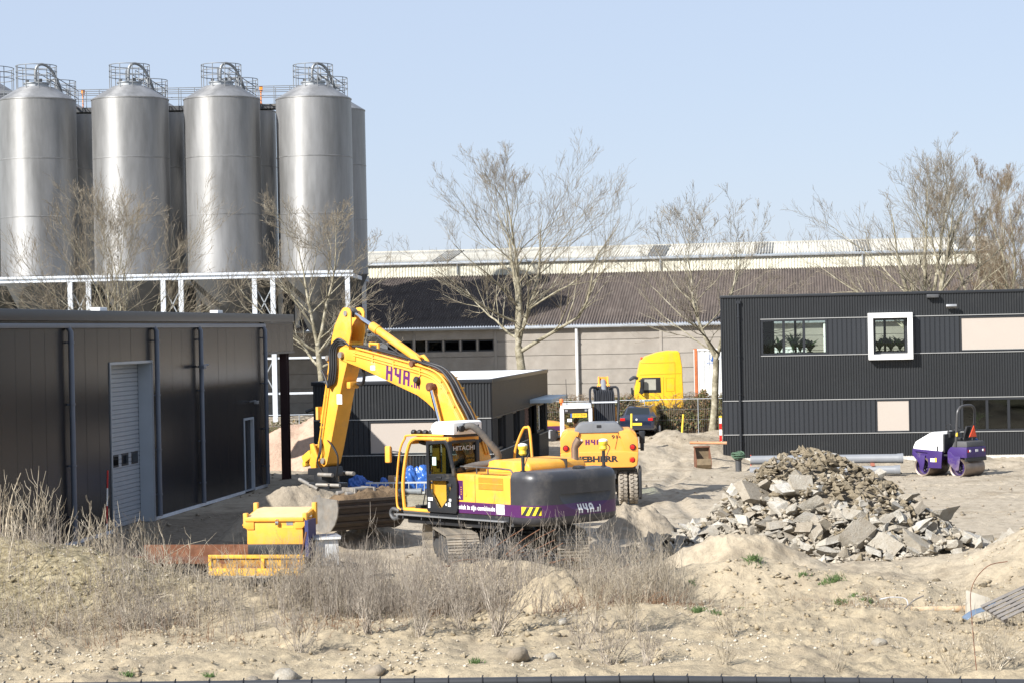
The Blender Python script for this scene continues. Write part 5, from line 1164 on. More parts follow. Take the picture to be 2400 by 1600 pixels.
# boom
bp_ = [(2.2, 1.75), (2.45, 1.55), (3.6, 2.65), (4.6, 3.35), (4.7, 3.6), (4.5, 3.72), (3.3, 3.05), (2.3, 2.05)]
lb = MB().prism(bp_, -.46, -.02, 'y').build('boom', mOra, le, bevel=.04)
MB().prism([(4.3, 3.5), (4.6, 3.35), (5.1, 3.75), (5.05, 3.92), (4.9, 3.96)], -.42, -.36, 'y').prism([(4.3, 3.5), (4.6, 3.35), (5.1, 3.75), (5.05, 3.92), (4.9, 3.96)], -.12, -.06, 'y').build('knuckle_plate', mOra, lb, bevel=.02)
MB().cyl((3.9, -.24, 3.45), (4.85, -.24, 3.78), .10, 14).cyl((4.8, -.24, 3.76), (4.98, -.24, 3.84), .055, 14).build('adjusting_cylinder', mat('cylinder_grey', (.22, .23, .25), .45), lb)
MB().prism([(4.9, 3.95), (5.15, 3.85), (7.4, 2.4), (7.45, 2.15), (7.2, 2.12), (4.95, 3.6)], -.4, -.08, 'y').prism([(7.2, 2.5), (7.5, 2.6), (7.75, .7), (7.55, .55), (7.4, .65)], -.38, -.1, 'y').build('front_boom', mOra, lb, bevel=.03)
MB().prism([(7.3, .7), (7.9, .75), (8.2, .35), (8.0, .02), (7.4, .0), (7.2, .3)], -.7, .22, 'y').build('digging_bucket', mDkG, lb, bevel=.02)
for y_ in (-.60, .12): MB().cyl((2.8, y_, 1.3), (3.4, y_, 2.35), .075, 12).cyl((3.4, y_, 2.35), (3.75, y_, 2.95), .042, 12).build('boom_cylinder', mBlkP, lb)
for y_ in (-.58, .10): MB().prism([(3.0, 2.15), (3.5, 2.50), (3.6, 2.9), (3.3, 3.0), (2.95, 2.6)], y_-.06, y_+.06, 'y').build('boom_lug', mOra, lb, bevel=.03)
MB().prism([(2.2, 1.98), (2.3, 2.0), (3.4, 3.12), (4.3, 3.56), (4.3, 3.62), (3.35, 3.2), (2.25, 2.1)], -.54, .06, 'y').build('hose_guard', mBlkP, lb)
for k in range(10):
    y_ = -.55 + k*.069
    MB().tube(spline([(2.15, y_, 2.0), (2.4 - .02*(k % 3), y_, 2.35), (3.0, y_+.012*(k % 2), 3.02), (3.5, y_, 3.38 + .03*(k % 3)), (3.95, y_+.02, 3.52), (4.25, y_, 3.62)], 5), .033, 6).build('hose', mBlk, lb)
for x_, z_ in ((2.55, 2.50), (3.15, 3.14)): MB().bar((x_-.1, -.66, z_), (x_-.1, .18, z_), .05, .05).build('hose_clamp', mGalv, lb)
for y_, s in ((-.64, -1), (.16, 1)): MB().tube(spline([(2.6, y_, 2.4), (3.0, y_+s*.06, 3.0), (3.5, y_+s*.06, 3.55), (3.75, y_-s*.1, 3.62), (3.95, y_-s*.2, 3.55)], 5), .04, 6).build('hose', mBlk, lb)
# undercarriage
MB().bx(.3, 3.5, -.45, .45, .45, .85).bx(.45, .85, -1.1, 1.1, .36, .60).bx(3.0, 3.4, -1.1, 1.1, .36, .60).build('chassis', mBlkP, le, bevel=.04)
wm = None
for x_ in (.62, 3.2):
    for y_ in (-1.07, -.74, .74, 1.07):
        if wm is None: o = tyre_mesh(.53, .31).build('wheel', mTyre, le, smooth=.8); wm = o.data; rm = MB().lathe([(.05, -.12), (.33, -.13), (.33, .13), (.05, .12)], 24, axis='y').build('rim', mWhtD, o); rmd = rm.data
        else: o = link('wheel', wm, le); link('rim', rmd, o)
        o.location = (x_, y_, .52)
for s in (1, -1): MB().bx(.1, .5, s*1.28-.05, s*1.28+.05, .2, 1.1).bx(.1, 1.2, s*1.30-.03, s*1.30+.03, 1.06, 1.16).bx(.25, .35, s*1.22-.02, s*1.34+.02, .12, .2).build('side_guard', mBlkP, le, bevel=.02)

# ================================================================ SMALL TANDEM ROLLER
RR = math.pi - R(48); RO = Vector((16.72, 80.35, 0)); RO.z = gz(RO.x, RO.y) - .01
ro = thing('road_roller', 'small purple and white tandem roller parked in front of the office', 'roller', RO, RR)
mDrum = mat('drum_steel', (.25, .20, .165), .42, .6, var=.15, scale=3, dirt=(.30, .24, .17), damt=.35, dscale=4)
for x_ in (0, 1.6):
    d = MB().lathe([(.30, -.58), (.355, -.60), (.36, -.58), (.36, .58), (.355, .60), (.30, .58), (.29, .40), (.05, .40)], 56, (x_, 0, .36), 'y', cap=False).build('drum', mDrum, ro)
    MB().lathe([(.295, .40), (.295, .585)], 40, (x_, 0, .36), 'y', cap=False).lathe([(.02, .41), (.29, .405)], 40, (x_, 0, .36), 'y').lathe([(.02, -.41), (.29, -.405)], 40, (x_, 0, .36), 'y').build('drum_inside', mPurR, d)
    MB().lathe([(.05, .42), (.10, .45), (.10, .56), (.05, .58)], 16, (x_, 0, .36), 'y').build('hub', mBlkP, d)
    q = MB()
    for k in range(8): a = 2*math.pi*k/8; q.cyl((x_+.14*math.cos(a), .42, .36+.14*math.sin(a)), (x_+.14*math.cos(a), .46, .36+.14*math.sin(a)), .018, 6)
    q.build('bolts', mChr, d)
# rear frame
MB().prism([(-.42, .72), (-.42, 1.12), (.30, 1.12), (.42, 1.0), (.45, .75)], -.60, .60, 'y').build('rear_frame', mPurR, ro, bevel=.03)
for s in (1, -1):
    MB().prism([(-.16, .78), (.12, .78), (.30, .95), (.42, .95), (.42, .55), (.12, .26), (-.06, .26), (-.10, .5)], s*.605-.02, s*.605+.02, 'y').build('drum_fork', mPurR, ro, bevel=.015)
    MB().prism([(1.45, .78), (1.72, .78), (2.02, 1.0), (2.04, .80), (1.75, .5), (1.68, .26), (1.54, .26), (1.48, .5)], s*.605-.02, s*.605+.02, 'y').build('drum_fork', mPurR, ro, bevel=.015)
    MB().prism([(.72, .32), (1.30, .32), (1.34, .88), (1.98, .92), (2.02, 1.02), (.66, .95), (.70, .6)], s*.60-.02, s*.60+.02, 'y').build('front_frame', mPurR, ro, bevel=.015)
MB().bx(.75, 1.9, -.56, .56, .62, .94).bx(1.9, 2.03, -.6, .6, .82, 1.02).build('front_chassis', mPurR, ro, bevel=.02)
MB().bx(.40, .76, -.25, .25, .35, .9).build('articulation_joint', mBlkP, ro, bevel=.02)
MB().bx(-.42, -.34, -.62, .62, .60, .74).bx(-.46, -.40, -.56, .56, .66, .71).build('scraper_bar', mBlkP, ro)
MB().prism([(.68, .93), (.66, 1.62), (1.08, 1.66), (1.30, 1.60), (1.94, 1.28), (2.04, 1.10), (2.05, .98), (1.7, .92), (1.2, .86)], -.56, .56, 'y').build('bonnet', mWht, ro, bevel=.06, seg=3)
MB().bx(.60, .68, -.54, .54, .90, 1.58).build('bonnet_rear', mBlkP, ro, bevel=.02)
MB().bx(.05, .64, -.56, .56, .78, .84).build('floor', mBlkP, ro)
MB().prism([(-.40, 1.12), (-.38, 1.32), (.16, 1.34), (.30, 1.1)], -.54, .54, 'y').build('tank', mat('roller_grey', (.075, .075, .078), .6), ro, bevel=.03)
MB().bx(-.05, .35, -.24, .24, 1.36, 1.46).prism([(-.06, 1.44), (-.18, 1.86), (-.10, 1.88), (.04, 1.46)], -.22, .22, 'y').build('seat', mBlk, ro, bevel=.03)
tri = MB().prism([(-.03, -.02), (.40, -.02), (.185, .40)], 0, .02, 'x').build('warning_triangle', mOrgR, ro, bevel=.0)
tri.location = (-.26, -.22, 1.50); tri.rotation_euler = (0, -.12, 0)
MB().prism([(-.06, -.05), (.43, -.05), (.22, .46), (.15, .46)], .02, .03, 'x').build('triangle_backing', mBlk, tri)
MB().bx(.52, .66, -.30, .30, 1.45, 1.68).cyl((.55, 0, 1.6), (.42, 0, 1.72), .02).build('dashboard', mBlkP, ro, bevel=.02)
MB().tube([(.40 + .06*math.cos(a), .19*math.cos(a) if False else .19*math.sin(a), 1.74 + .17*math.cos(a)*.5) for a in [2*math.pi*k/20 for k in range(20)]], .014, 6, closed=True).build('steering_wheel', mBlk, ro)
MB().tube(spline([(.5, .3, 1.6), (.62, .42, 1.85), (.4, .45, 1.95), (.3, .42, 1.7)], 5), .015, 6).build('handrail', mBlk, ro)
q = MB().tube(spline([(.12, .54, 1.05), (.06, .54, 1.6), (.02, .54, 2.2), (-.0, .50, 2.46), (-.02, .32, 2.60), (-.02, 0, 2.63), (-.02, -.32, 2.60), (0, -.50, 2.46), (.02, -.54, 2.2), (.06, -.54, 1.6), (.12, -.54, 1.05)], 6), .052, 10)
rp = q.build('roll_bar', mat('roll_bar_grey', (.05, .05, .053), .45, dirt=DUST, damt=.25), ro)
MB().cyl((.055, .54, 1.52), (.05, .54, 1.66), .05, 10).build('yellow_band', mStk, rp)
for y_ in (.40, -.40):
    MB().lathe([(.04, -.45), (.045, -.43), (.045, -.42)], 14, (0, y_, .98), 'x').build('lamp', mWhtD, ro)
    MB().bx(-.432, -.421, y_ + (.06 if y_ > 0 else -.12), y_ + (.12 if y_ > 0 else -.06), .93, 1.03).build('tail_lamp', mLamp, ro)
MB().bx(-.428, -.421, -.10, .06, .94, 1.03).build('plate', mWht, ro)
MB().bx(1.0, 1.2, .622, .627, .55, .68).build('sticker', mWht, ro); MB().bx(.92, 1.0, .622, .627, .55, .70).build('sticker', mStk, ro)
MB().cyl((.9, .60, .9), (.9, .60, 1.14), .02, 8).build('hose', mBlk, ro)
MB().cyl((-.1, -.45, 1.34), (-.1, -.45, 1.40), .05, 10).build('blue_cap', mBlue, ro)

# ================================================================ CARS
def car(name, label, loc, rz, body, stripe=None):
    t = thing(name, label, 'car', loc, rz)
    # stations: x, z_low, z_belt, z_roof, w_low, w_belt, w_roof
    st_ = [(-2.38, .45, .80, .82, .72, .74, .70), (-2.34, .36, .95, .98, .82, .84, .60), (-2.15, .30, .98, 1.08, .88, .88, .62), (-1.75, .28, .98, 1.42, .90, .91, .60), (-1.2, .27, .97, 1.49, .91, .92, .62), (0, .26, .95, 1.50, .915, .92, .63), (.45, .26, .94, 1.45, .915, .92, .62), (1.25, .27, .93, .98, .91, .91, .70), (1.9, .29, .84, .88, .90, .88, .66), (2.28, .34, .70, .72, .84, .80, .60), (2.40, .42, .58, .60, .70, .66, .50)]
    q = MB(); vs = []
    for x_, zl, zb, zr_, wl, wb, wr in st_:
        zm = (zl + zb)/2
        vs += [(x_, -wl*.92, zl), (x_, -wl, zl+.10), (x_, -wb, zb-.06), (x_, -wb*.98, zb), (x_, -wr, zr_-.03), (x_, -wr*.85, zr_), (x_, wr*.85, zr_), (x_, wr, zr_-.03), (x_, wb*.98, zb), (x_, wb, zb-.06), (x_, wl, zl+.10), (x_, wl*.92, zl)]
    K = 12; ns = len(st_)
    fs = [(i*K+j, i*K+(j+1) % K, (i+1)*K+(j+1) % K, (i+1)*K+j) for i in range(ns-1) for j in range(K)] + [tuple(range(K-1, -1, -1)), tuple((ns-1)*K+j for j in range(K))]
    q.add(vs, fs); bd = q.build('body', body, t, smooth=.7)
    def side(x_):   # belt and roof at x
        for a, b in zip(st_, st_[1:]):
            if a[0] <= x_ <= b[0]:
                k = (x_-a[0])/(b[0]-a[0]); return [a[i] + (b[i]-a[i])*k for i in range(7)]
    def glass_quad(x0, x1, s, t0=.12, t1=.86):
        q = MB(); v_ = []
        for x_ in (x0, x1):
            p = side(x_)
            for t_ in (t0, t1): v_.append((x_, s*(p[5]*.98 + (p[6]-p[5]*.98)*t_ + .006), p[2] + (p[3]-.03-p[2])*t_ + .004))
        q.add(v_, [(0, 1, 3, 2)]); q.build('side_window', gDark if False else mGlassCar, bd, smooth=0)
    for s in (1, -1):
        for x0, x1 in ((-1.70, -1.0), (-.92, -.05), (.03, .75)): glass_quad(x0, x1, s)
    MB().add([(-2.16, -.56, 1.07), (-2.16, .56, 1.07), (-1.80, .52, 1.40), (-1.80, -.52, 1.40)], [(0, 1, 2, 3)]).build('rear_window', mGlassCar, bd, smooth=0)
    MB().add([(1.22, -.62, 1.0), (1.22, .62, 1.0), (.52, .56, 1.43), (.52, -.56, 1.43)], [(0, 1, 2, 3)]).build('windscreen', mGlassCar, bd, smooth=0)
    for s in (1, -1):
        MB().bx(-2.40, -2.28, s*.80-.24*(s > 0) - .0, s*.80+.24*(s < 0), .80, .93).build('tail_light', mLamp, bd, bevel=.02)
        MB().tube([(-1.6, s*.58, 1.50), (-1.2, s*.585, 1.535), (.1, s*.59, 1.54), (.4, s*.585, 1.50)], .016, 6).build('roof_rail', mAlu, bd)
        MB().box((.75, s*1.0, 1.02), (.12, .2, .13)).build('door_mirror', body, bd, bevel=.03)
    MB().bx(-2.405, -2.37, -.26, .26, .58, .70).build('number_plate', mPlateY, bd)
    MB().lathe([(.055, -2.40), (.05, -2.385)], 18, (0, 0, .86), 'x').build('emblem', mAlu, bd)
    MB().bx(-2.37, -2.2, -.8, .8, .38, .46).build('bumper_trim', mBlk, bd)
    if stripe:
        for s in (1, -1): MB().bx(-2.1, 2.1, s*.925-.004, s*.925+.004, .52, .72).build('stripe', stripe, bd, smooth=0)
    tm_ = None
    for x_ in (-1.40, 1.40):
        for s in (1, -1):
            MB().lathe([(.36, -.02), (.36, .02)], 24, (x_, s*.90, .33), 'y').build('wheel_arch', mBlk, bd)
            o = tyre_mesh(.33, .22, False).build('wheel', mTyreB, t); o.location = (x_, s*.83, .33)
            q = MB().lathe([(.20, -.02), (.215, .0), (.20, .02)], 24, axis='y')
            for k in range(5): a = 2*math.pi*k/5; q.bar((.03*math.cos(a), 0, .03*math.sin(a)), (.2*math.cos(a), 0, .2*math.sin(a)), .07, .03, up=(0, 1, 0))
            r_ = q.build('rim', mAlu, o); r_.location = (0, s*.115, 0)
    return t
mGlassCar = mat('car_glass', (.012, .016, .018), .05, var=0, spec=.8)
cp = G(1492, 1020, .52)
car('parked_car', 'dark blue estate car parked in front of the hedge', (cp.x+.55, cp.y+1.6, .47), R(90-14), mCarBlue)
cp = at(1288, 1020, 103.5)
car('parked_car', 'yellow and purple car half hidden behind the small black office', (cp.x-1.40, 104.4, .42), R(4), mYel, mPur)

# ================================================================ YELLOW LORRY
TX = at(1486, 900, 108); tk = thing('truck', 'yellow lorry cab standing behind the hedge facing left', 'truck', (TX.x, 108, .6), R(180) - AX*.3)
# local x forward (to the left in the picture); cab front at x = 0
cpz = [(-2.42, .55), (-2.36, 3.2), (-2.26, 3.85), (-2.16, 3.96), (-1.7, 3.98), (-1.15, 3.90), (-.55, 3.70), (-.30, 3.48), (-.20, 3.05), (-.02, 2.2), (.06, 1.45), (.08, .55)]
q = MB(); q.prism(cpz, -1.2, 1.2, 'y'); cab_ = q.build('cab', mTruckY, tk, bevel=.07, seg=3)
for s in (1,):
    y_ = 1.205
    wn = [(-1.25, 1.98), (-1.22, 2.62), (-.42, 2.62), (-.30, 2.0)]
    MB().prism([(-1.3, 1.93), (-1.28, 2.68), (-.36, 2.68), (-.22, 1.94)], y_-.002, y_+.006, 'y').build('window_frame', mBlk, cab_, bevel=.004)
    MB().prism([(-1.05, 2.08), (-1.05, 2.60), (-.50, 2.60), (-.46, 2.08)], y_+.006, y_+.010, 'y').build('side_window', mat('pale_window', (.36, .35, .30), .1, spec=.7), cab_, smooth=0)
    for a, b in (((-1.42, .8), (-1.42, 2.7)), ((-.10, .8), (-.16, 1.9)), ((-2.0, .8), (-2.0, 3.4)), ((-.3, 2.82), (-2.3, 2.86)), ((-.3, 3.38), (-2.0, 3.40)), ((-1.55, 2.0), (-1.55, 2.65)), ((-1.95, 2.0), (-1.95, 2.65)), ((-1.55, 2.0), (-1.95, 2.0)), ((-1.55, 2.65), (-1.95, 2.65))):
        MB().bar((a[0], y_, a[1]), (b[0], y_, b[1]), .014, .008, up=(0, 1, 0)).build('panel_gap', mat('seam_yellow', (.40, .22, .01), .6) if 'seam_yellow' not in MATS else MATS['seam_yellow'], cab_)
    MB().prism([(-.20, 1.48), (-.26, 1.60), (-.50, 1.60), (-.46, 1.48)], y_, y_+.008, 'y').build('decal', mWht, cab_, smooth=0)
    q = MB()
    for k in range(3): q.prism([(-.20-.05*k, 1.47), (-.26-.05*k, 1.61), (-.28-.05*k, 1.61), (-.22-.05*k, 1.47)], y_+.008, y_+.011, 'y')
    q.prism([(-.50, 1.52), (-.50, 1.58), (-1.2, 1.60), (-1.2, 1.54)], y_, y_+.006, 'y')
    q.build('decal', mat('decal_blue', (.10, .32, .45), .5), cab_, smooth=0)
    MB().cyl((-.25, 1.2, 1.95), (-.22, 1.42, 1.98), .025).cyl((-.25, 1.2, 2.55), (-.22, 1.42, 2.5), .025).box((-.36, 1.42, 2.38), (.16, .10, .50)).box((-.36, 1.42, 2.0), (.14, .10, .22)).build('mirror', mBlkP, cab_, bevel=.04)
MB().prism([(-.20, 2.72), (.02, 2.75), (.24, 2.58), (.22, 2.52), (.0, 2.62), (-.16, 2.6)], -1.15, 1.22, 'y').build('sun_visor', mBlkP, cab_, bevel=.01)
MB().add([(.0, -1.1, 1.92), (.0, 1.1, 1.92), (-.155, 1.08, 2.70), (-.155, -1.08, 2.70)], [(0, 1, 2, 3)]).build('windscreen', mGlassCar, cab_, smooth=0)
MB().box((.10, 1.15, 1.98), (.14, .12, .24)).box((.10, -1.0, 2.05), (.1, .2, .2)).build('front_mirror', mBlkP, cab_, bevel=.03)
for y_ in (.9, .72): MB().cyl((-.38, y_, 3.55), (-.38, y_, 3.68), .05).build('roof_beacon', mOrgR, cab_)
MB().bx(.06, .10, -1.0, 1.0, .8, 1.4).build('grille', mat('grille_blue_grey', (.25, .3, .34), .5), cab_)
MB().bx(-6.5, -.4, -.45, .45, .55, .85).build('chassis', mDkG, tk, bevel=.03)
tm2 = None
for x_ in (-1.3, -5.2):
    for s in (1, -1):
        if tm2 is None: o = tyre_mesh(.5, .32, False).build('wheel', mTyreB, tk); tm2 = o.data; o2 = MB().lathe([(.05, -.1), (.3, -.12), (.3, .12), (.05, .1)], 20, axis='y').build('rim', mGryM, o); rm2 = o2.data
        else: o = link('wheel', tm2, tk); link('rim', rm2, o)
        o.location = (x_, s*1.0, .5)

# ================================================================ WHITE CONTAINER
c0 = at(1628, 870, 116); ct = thing('shipping_container', 'white shipping container with rusty orange corner post behind the tree', 'container', (c0.x, 116, .6), -AX*.5)
q = MB()
x_ = .16; pts = []
while x_ < 5.9: pts += [(x_, 0), (x_+.07, 0), (x_+.105, .036), (x_+.175, .036), (x_+.21, 0)]; x_ += .278
vs = []; [vs.extend([(a, -.0+b, 1.5), (a, 0+b, 3.82)]) for a, b in pts]
q.add(vs, [(2*i, 2*i+2, 2*i+3, 2*i+1) for i in range(len(pts)-1)])
q.bx(.1, 5.95, .04, 2.4, 1.45, 3.86); sd = q.build('side_panel', mContW, ct, smooth=0, fix=False)
MB().bx(0, .16, -.03, .14, 1.34, 3.94).bx(0, .16, 2.3, 2.44, 1.34, 3.94).build('corner_post', mContO, ct, bevel=.01)
MB().bx(.16, 6.0, -.03, .1, 3.83, 3.94).bx(.16, 6.0, -.03, .1, 1.36, 1.5).bx(0, .1, .14, 2.3, 1.4, 3.9).build('frame_rail', mContW, ct, bevel=.01)
MB().bx(-.5, 6.2, .3, .5, .95, 1.3).bx(-.5, 6.2, 1.9, 2.1, .95, 1.3).bx(.2, .3, .3, 2.1, 1.0, 1.3).bx(5.5, 5.6, .3, 2.1, 1.0, 1.3).bx(-.6, 6.2, -.02, .06, 1.05, 1.2).build('trailer_frame', mGalvD, ct)
for x_ in (4.2, 5.4):
    for y_ in (.25, 2.1): o = link('trailer_wheel', tm2, ct); o.location = (x_, y_, .5); link('rim', rm2, o)
q = MB(); q.tube([(.95 + .155*math.cos(a), -.012, 3.48 + .17*math.sin(a)) for a in [2*math.pi*k/28 for k in range(28)]], .012, 4, closed=True)
q.add([(.88, -.012, 3.26), (1.02, -.012, 3.26), (.962, -.012, 3.62), (.95, -.012, 3.70), (.938, -.012, 3.62)], [(0, 1, 2, 3, 4)])
q.build('emblem', mInkB, sd, smooth=0)
lettering('Webcol', .17, mInkB, sd, (.62, -.012, 3.12), (1, 0, 0), (0, 0, 1), fit=.66)
q = MB().bx(1.42, 1.70, -.014, -.010, 3.40, 3.43).bx(1.42, 1.70, -.014, -.010, 3.53, 3.56).bx(1.42, 1.45, -.014, -.010, 3.43, 3.53).bx(1.67, 1.70, -.014, -.010, 3.43, 3.53).bx(1.545, 1.575, -.0145, -.0095, 3.30, 3.66)
q.build('emblem', mInkB, sd, smooth=0)
# ================================================================ RUBBLE PILE
def rock_mesh(name, seed, dims, m_, n_=15, slab=False, sub=False):
    r_ = random.Random(seed); bm = bmesh.new()
    # a block with skewed faces, knocked-off corners and broken, uneven sides
    if n_ == 12:                          # earth clods: lumpy balls
        bmesh.ops.create_icosphere(bm, subdivisions=2, radius=.5)
        for v_ in bm.verts: v_.co = Vector((v_.co.x*dims[0], v_.co.y*dims[1], v_.co.z*dims[2]))*(1 + r_.uniform(-.22, .12))
        me = bpy.data.meshes.new(name); bm.to_mesh(me); bm.free(); me.materials.append(m_); finish(me, 1.0); return me
    bmesh.ops.create_cube(bm, size=1.0); ks = 1.0 if sub else .5
    sk = [r_.uniform(-.5, .5)*ks for _ in range(6)]
    for v_ in bm.verts:
        x, y, z = v_.co; k = 1 - r_.random()**2*.34*(.4 + .6*ks)
        v_.co = Vector(((x + sk[0]*y + sk[1]*z)*k*dims[0], (y + sk[2]*x + sk[3]*z)*k*dims[1], (z + sk[4]*x*.6 + sk[5]*y*.6)*k*dims[2]))
    bmesh.ops.subdivide_edges(bm, edges=list(bm.edges), cuts=1, use_grid_fill=True)
    for v_ in bm.verts:
        j = .04 if len(v_.link_edges) == 3 else .055
        v_.co += Vector((r_.gauss(0, j)*dims[0], r_.gauss(0, j)*dims[1], r_.gauss(0, j)*dims[2]))*(1 if sub else .5)
    bmesh.ops.triangulate(bm, faces=list(bm.faces), quad_method='FIXED' if r_.random() < .5 else 'ALTERNATE')
    bmesh.ops.recalc_face_normals(bm, faces=list(bm.faces))
    me = bpy.data.meshes.new(name); bm.to_mesh(me); bm.free(); me.materials.append(m_); finish(me, .62); return me
def rock_mat(name, ramp, bumps=.7):
    m_ = bpy.data.materials.new(name); m_.use_nodes = True; n = m_.node_tree.nodes; l = m_.node_tree.links; b = n['Principled BSDF']; b.inputs['Roughness'].default_value = .95; b.inputs['Specular IOR Level'].default_value = .2
    oi = n.new('ShaderNodeObjectInfo'); tc = n.new('ShaderNodeTexCoord'); ad = n.new('ShaderNodeVectorMath'); ad.operation = 'ADD'
    s_ = n.new('ShaderNodeVectorMath'); s_.operation = 'SCALE'; s_.inputs[0].default_value = (31, 57, 13); l.new(oi.outputs['Random'], s_.inputs['Scale']); l.new(tc.outputs['Object'], ad.inputs[0]); l.new(s_.outputs[0], ad.inputs[1])
    nz = n.new('ShaderNodeTexNoise'); nz.inputs['Scale'].default_value = 2.6; nz.inputs['Detail'].default_value = 9; nz.inputs['Roughness'].default_value = .85; l.new(ad.outputs[0], nz.inputs['Vector'])
    mu = n.new('ShaderNodeMath'); mu.operation = 'MULTIPLY_ADD'; mu.inputs[1].default_value = .32; mu.inputs[2].default_value = -.18; l.new(oi.outputs['Random'], mu.inputs[0])
    a2 = n.new('ShaderNodeMath'); a2.operation = 'ADD'; l.new(nz.outputs[0], a2.inputs[0]); l.new(mu.outputs[0], a2.inputs[1])
    cr = n.new('ShaderNodeValToRGB'); el = cr.color_ramp.elements
    el[0].position, el[0].color = ramp[0][0], (*ramp[0][1], 1); el[1].position, el[1].color = ramp[-1][0], (*ramp[-1][1], 1)
    for p_, c_ in ramp[1:-1]: e_ = el.new(p_); e_.color = (*c_, 1)
    l.new(a2.outputs[0], cr.inputs[0])
    n3 = n.new('ShaderNodeTexNoise'); n3.inputs['Scale'].default_value = 26; n3.inputs['Detail'].default_value = 3; l.new(ad.outputs[0], n3.inputs['Vector'])
    mr = n.new('ShaderNodeMapRange'); mr.inputs[1].default_value = .55; mr.inputs[2].default_value = .72; mr.inputs[3].default_value = 0; mr.inputs[4].default_value = .6; l.new(n3.outputs[0], mr.inputs[0])
    mx = n.new('ShaderNodeMix'); mx.data_type = 'RGBA'; l.new(mr.outputs[0], mx.inputs[0]); l.new(cr.outputs[0], mx.inputs[6]); mx.inputs[7].default_value = (*[q*.6 for q in ramp[1][1]], 1); l.new(mx.outputs[2], b.inputs['Base Color'])
    nb = n.new('ShaderNodeTexNoise'); nb.inputs['Scale'].default_value = 14; nb.inputs['Detail'].default_value = 8; nb.inputs['Roughness'].default_value = .7; l.new(ad.outputs[0], nb.inputs['Vector'])
    bp = n.new('ShaderNodeBump'); bp.inputs['Strength'].default_value = bumps; bp.inputs['Distance'].default_value = .06; l.new(nb.outputs[0], bp.inputs['Height']); l.new(bp.outputs[0], b.inputs['Normal']); return m_
mChunk = rock_mat('broken_concrete', ((.14, (.22, .188, .145)), (.34, (.30, .262, .208)), (.50, (.365, .335, .28)), (.64, (.46, .435, .385)), (.84, (.66, .655, .63))))
mClod = rock_mat('earth_clods', ((.2, (.115, .09, .06)), (.45, (.185, .15, .10)), (.62, (.25, .208, .145)), (.82, (.40, .36, .30))), 1.0)
PC = (7.45, 56.2)
def pileh(x_, y_):
    dx = (x_-PC[0])/np.where(x_ < PC[0], 3.2, 4.3); dy = (y_-PC[1])/np.where(y_ < PC[1], 3.9, 3.6)
    r_ = np.sqrt(dx*dx + dy*dy); a = np.arctan2(dy, dx); r_ = r_*(1 + .08*np.sin(3*a + 1) + .05*np.sin(5*a))
    z_ = 2.98*np.clip(1-r_, 0, 1)**1.05*(1 - .14*np.exp(-(r_/.16)**2))
    z_ = z_ + .40*np.exp(-(((x_-3.85)/.75)**2 + ((y_-55.2)/.8)**2)) + .34*np.exp(-(((x_-10.6)/1.0)**2 + ((y_-53.0)/.6)**2))
    return z_
mFineR = mat('fine_rubble', (.31, .275, .22), .95, var=.3, scale=4, bump=.5, bscale=40)
rb = thing('rubble_pile', 'big heap of broken pale concrete lumps and brown earth clods in front of the office', 'rubble')
a = np.linspace(0, 2*np.pi, 121); r_ = np.linspace(0, 1.12, 46); AA, RR_ = np.meshgrid(a, r_); AA = np.where(AA > 6.2831, 0, AA)
X = PC[0] + RR_*np.cos(AA)*np.where(np.cos(AA) < 0, 3.5, 4.6); Y = PC[1] + RR_*np.sin(AA)*np.where(np.sin(AA) < 0, 4.1, 3.8)
Z = hgt(X, Y) + pileh(X, Y) - .30 + .06*fbm(X, Y, .4, 3, 80) - .25*sstep(RR_, .95, 1.12)
npgrid('earth_core', X, Y, Z, mSandG, None, rb)
rr = random.Random(11)
bases = {}
for kind, mm in (('c', mChunk), ('e', mClod)):
    for sz, dim in (('b', (1, .72, .5)), ('m', (1, .78, .62)), ('s', (1, .85, .75))):
        bases[kind+sz] = [rock_mesh('rubble', 100*ord(kind)+10*ord(sz)+i, dim, mm, 11 if kind == 'c' else 12, sub=True) for i in range(7)]
spots = []
def brown(x_, y_, z_):
    ph = float(pileh(np.array([x_]), np.array([y_]))[0]); p_ = 0
    if ph > 2.0: p_ = .86
    elif ph > 1.65: p_ = .45
    if x_ > 8.1 and ph > .9 and y_ > 54.3 + (x_-8.1)*-.1: p_ = max(p_, .85)
    return rr.random() < p_
target = (('b', 36, .44, .68), ('m', 170, .29, .46), ('s', 89, .19, .30)); cnt = 0
fixed = [(6.05, 55.0, .85, 's1'), (8.95, 52.75, .68, 's2'), (8.3, 52.9, .72, 's3'), (5.9, 53.2, .6, 's4'), (7.2, 54.6, .62, 's5')]
for fx_, fy_, fs_, key in fixed:
    spots.append((fx_, fy_, fs_*.42)); z_ = gz(fx_, fy_) + float(pileh(np.array([fx_]), np.array([fy_]))[0])
    me = rock_mesh('slab', hash(key) % 1 + ord(key[1])*7, (1, .72, .24), mChunk, 16); o = link('rubble', me, rb)
    o.location = (fx_, fy_, z_ + .10); o.scale = (fs_,)*3
    o.rotation_euler = {'s1': (.75, .35, .5), 's2': (1.15, .5, -.4), 's3': (1.2, -.7, .5), 's4': (.8, .2, -.3), 's5': (1.0, .1, .2)}[key]; cnt += 1
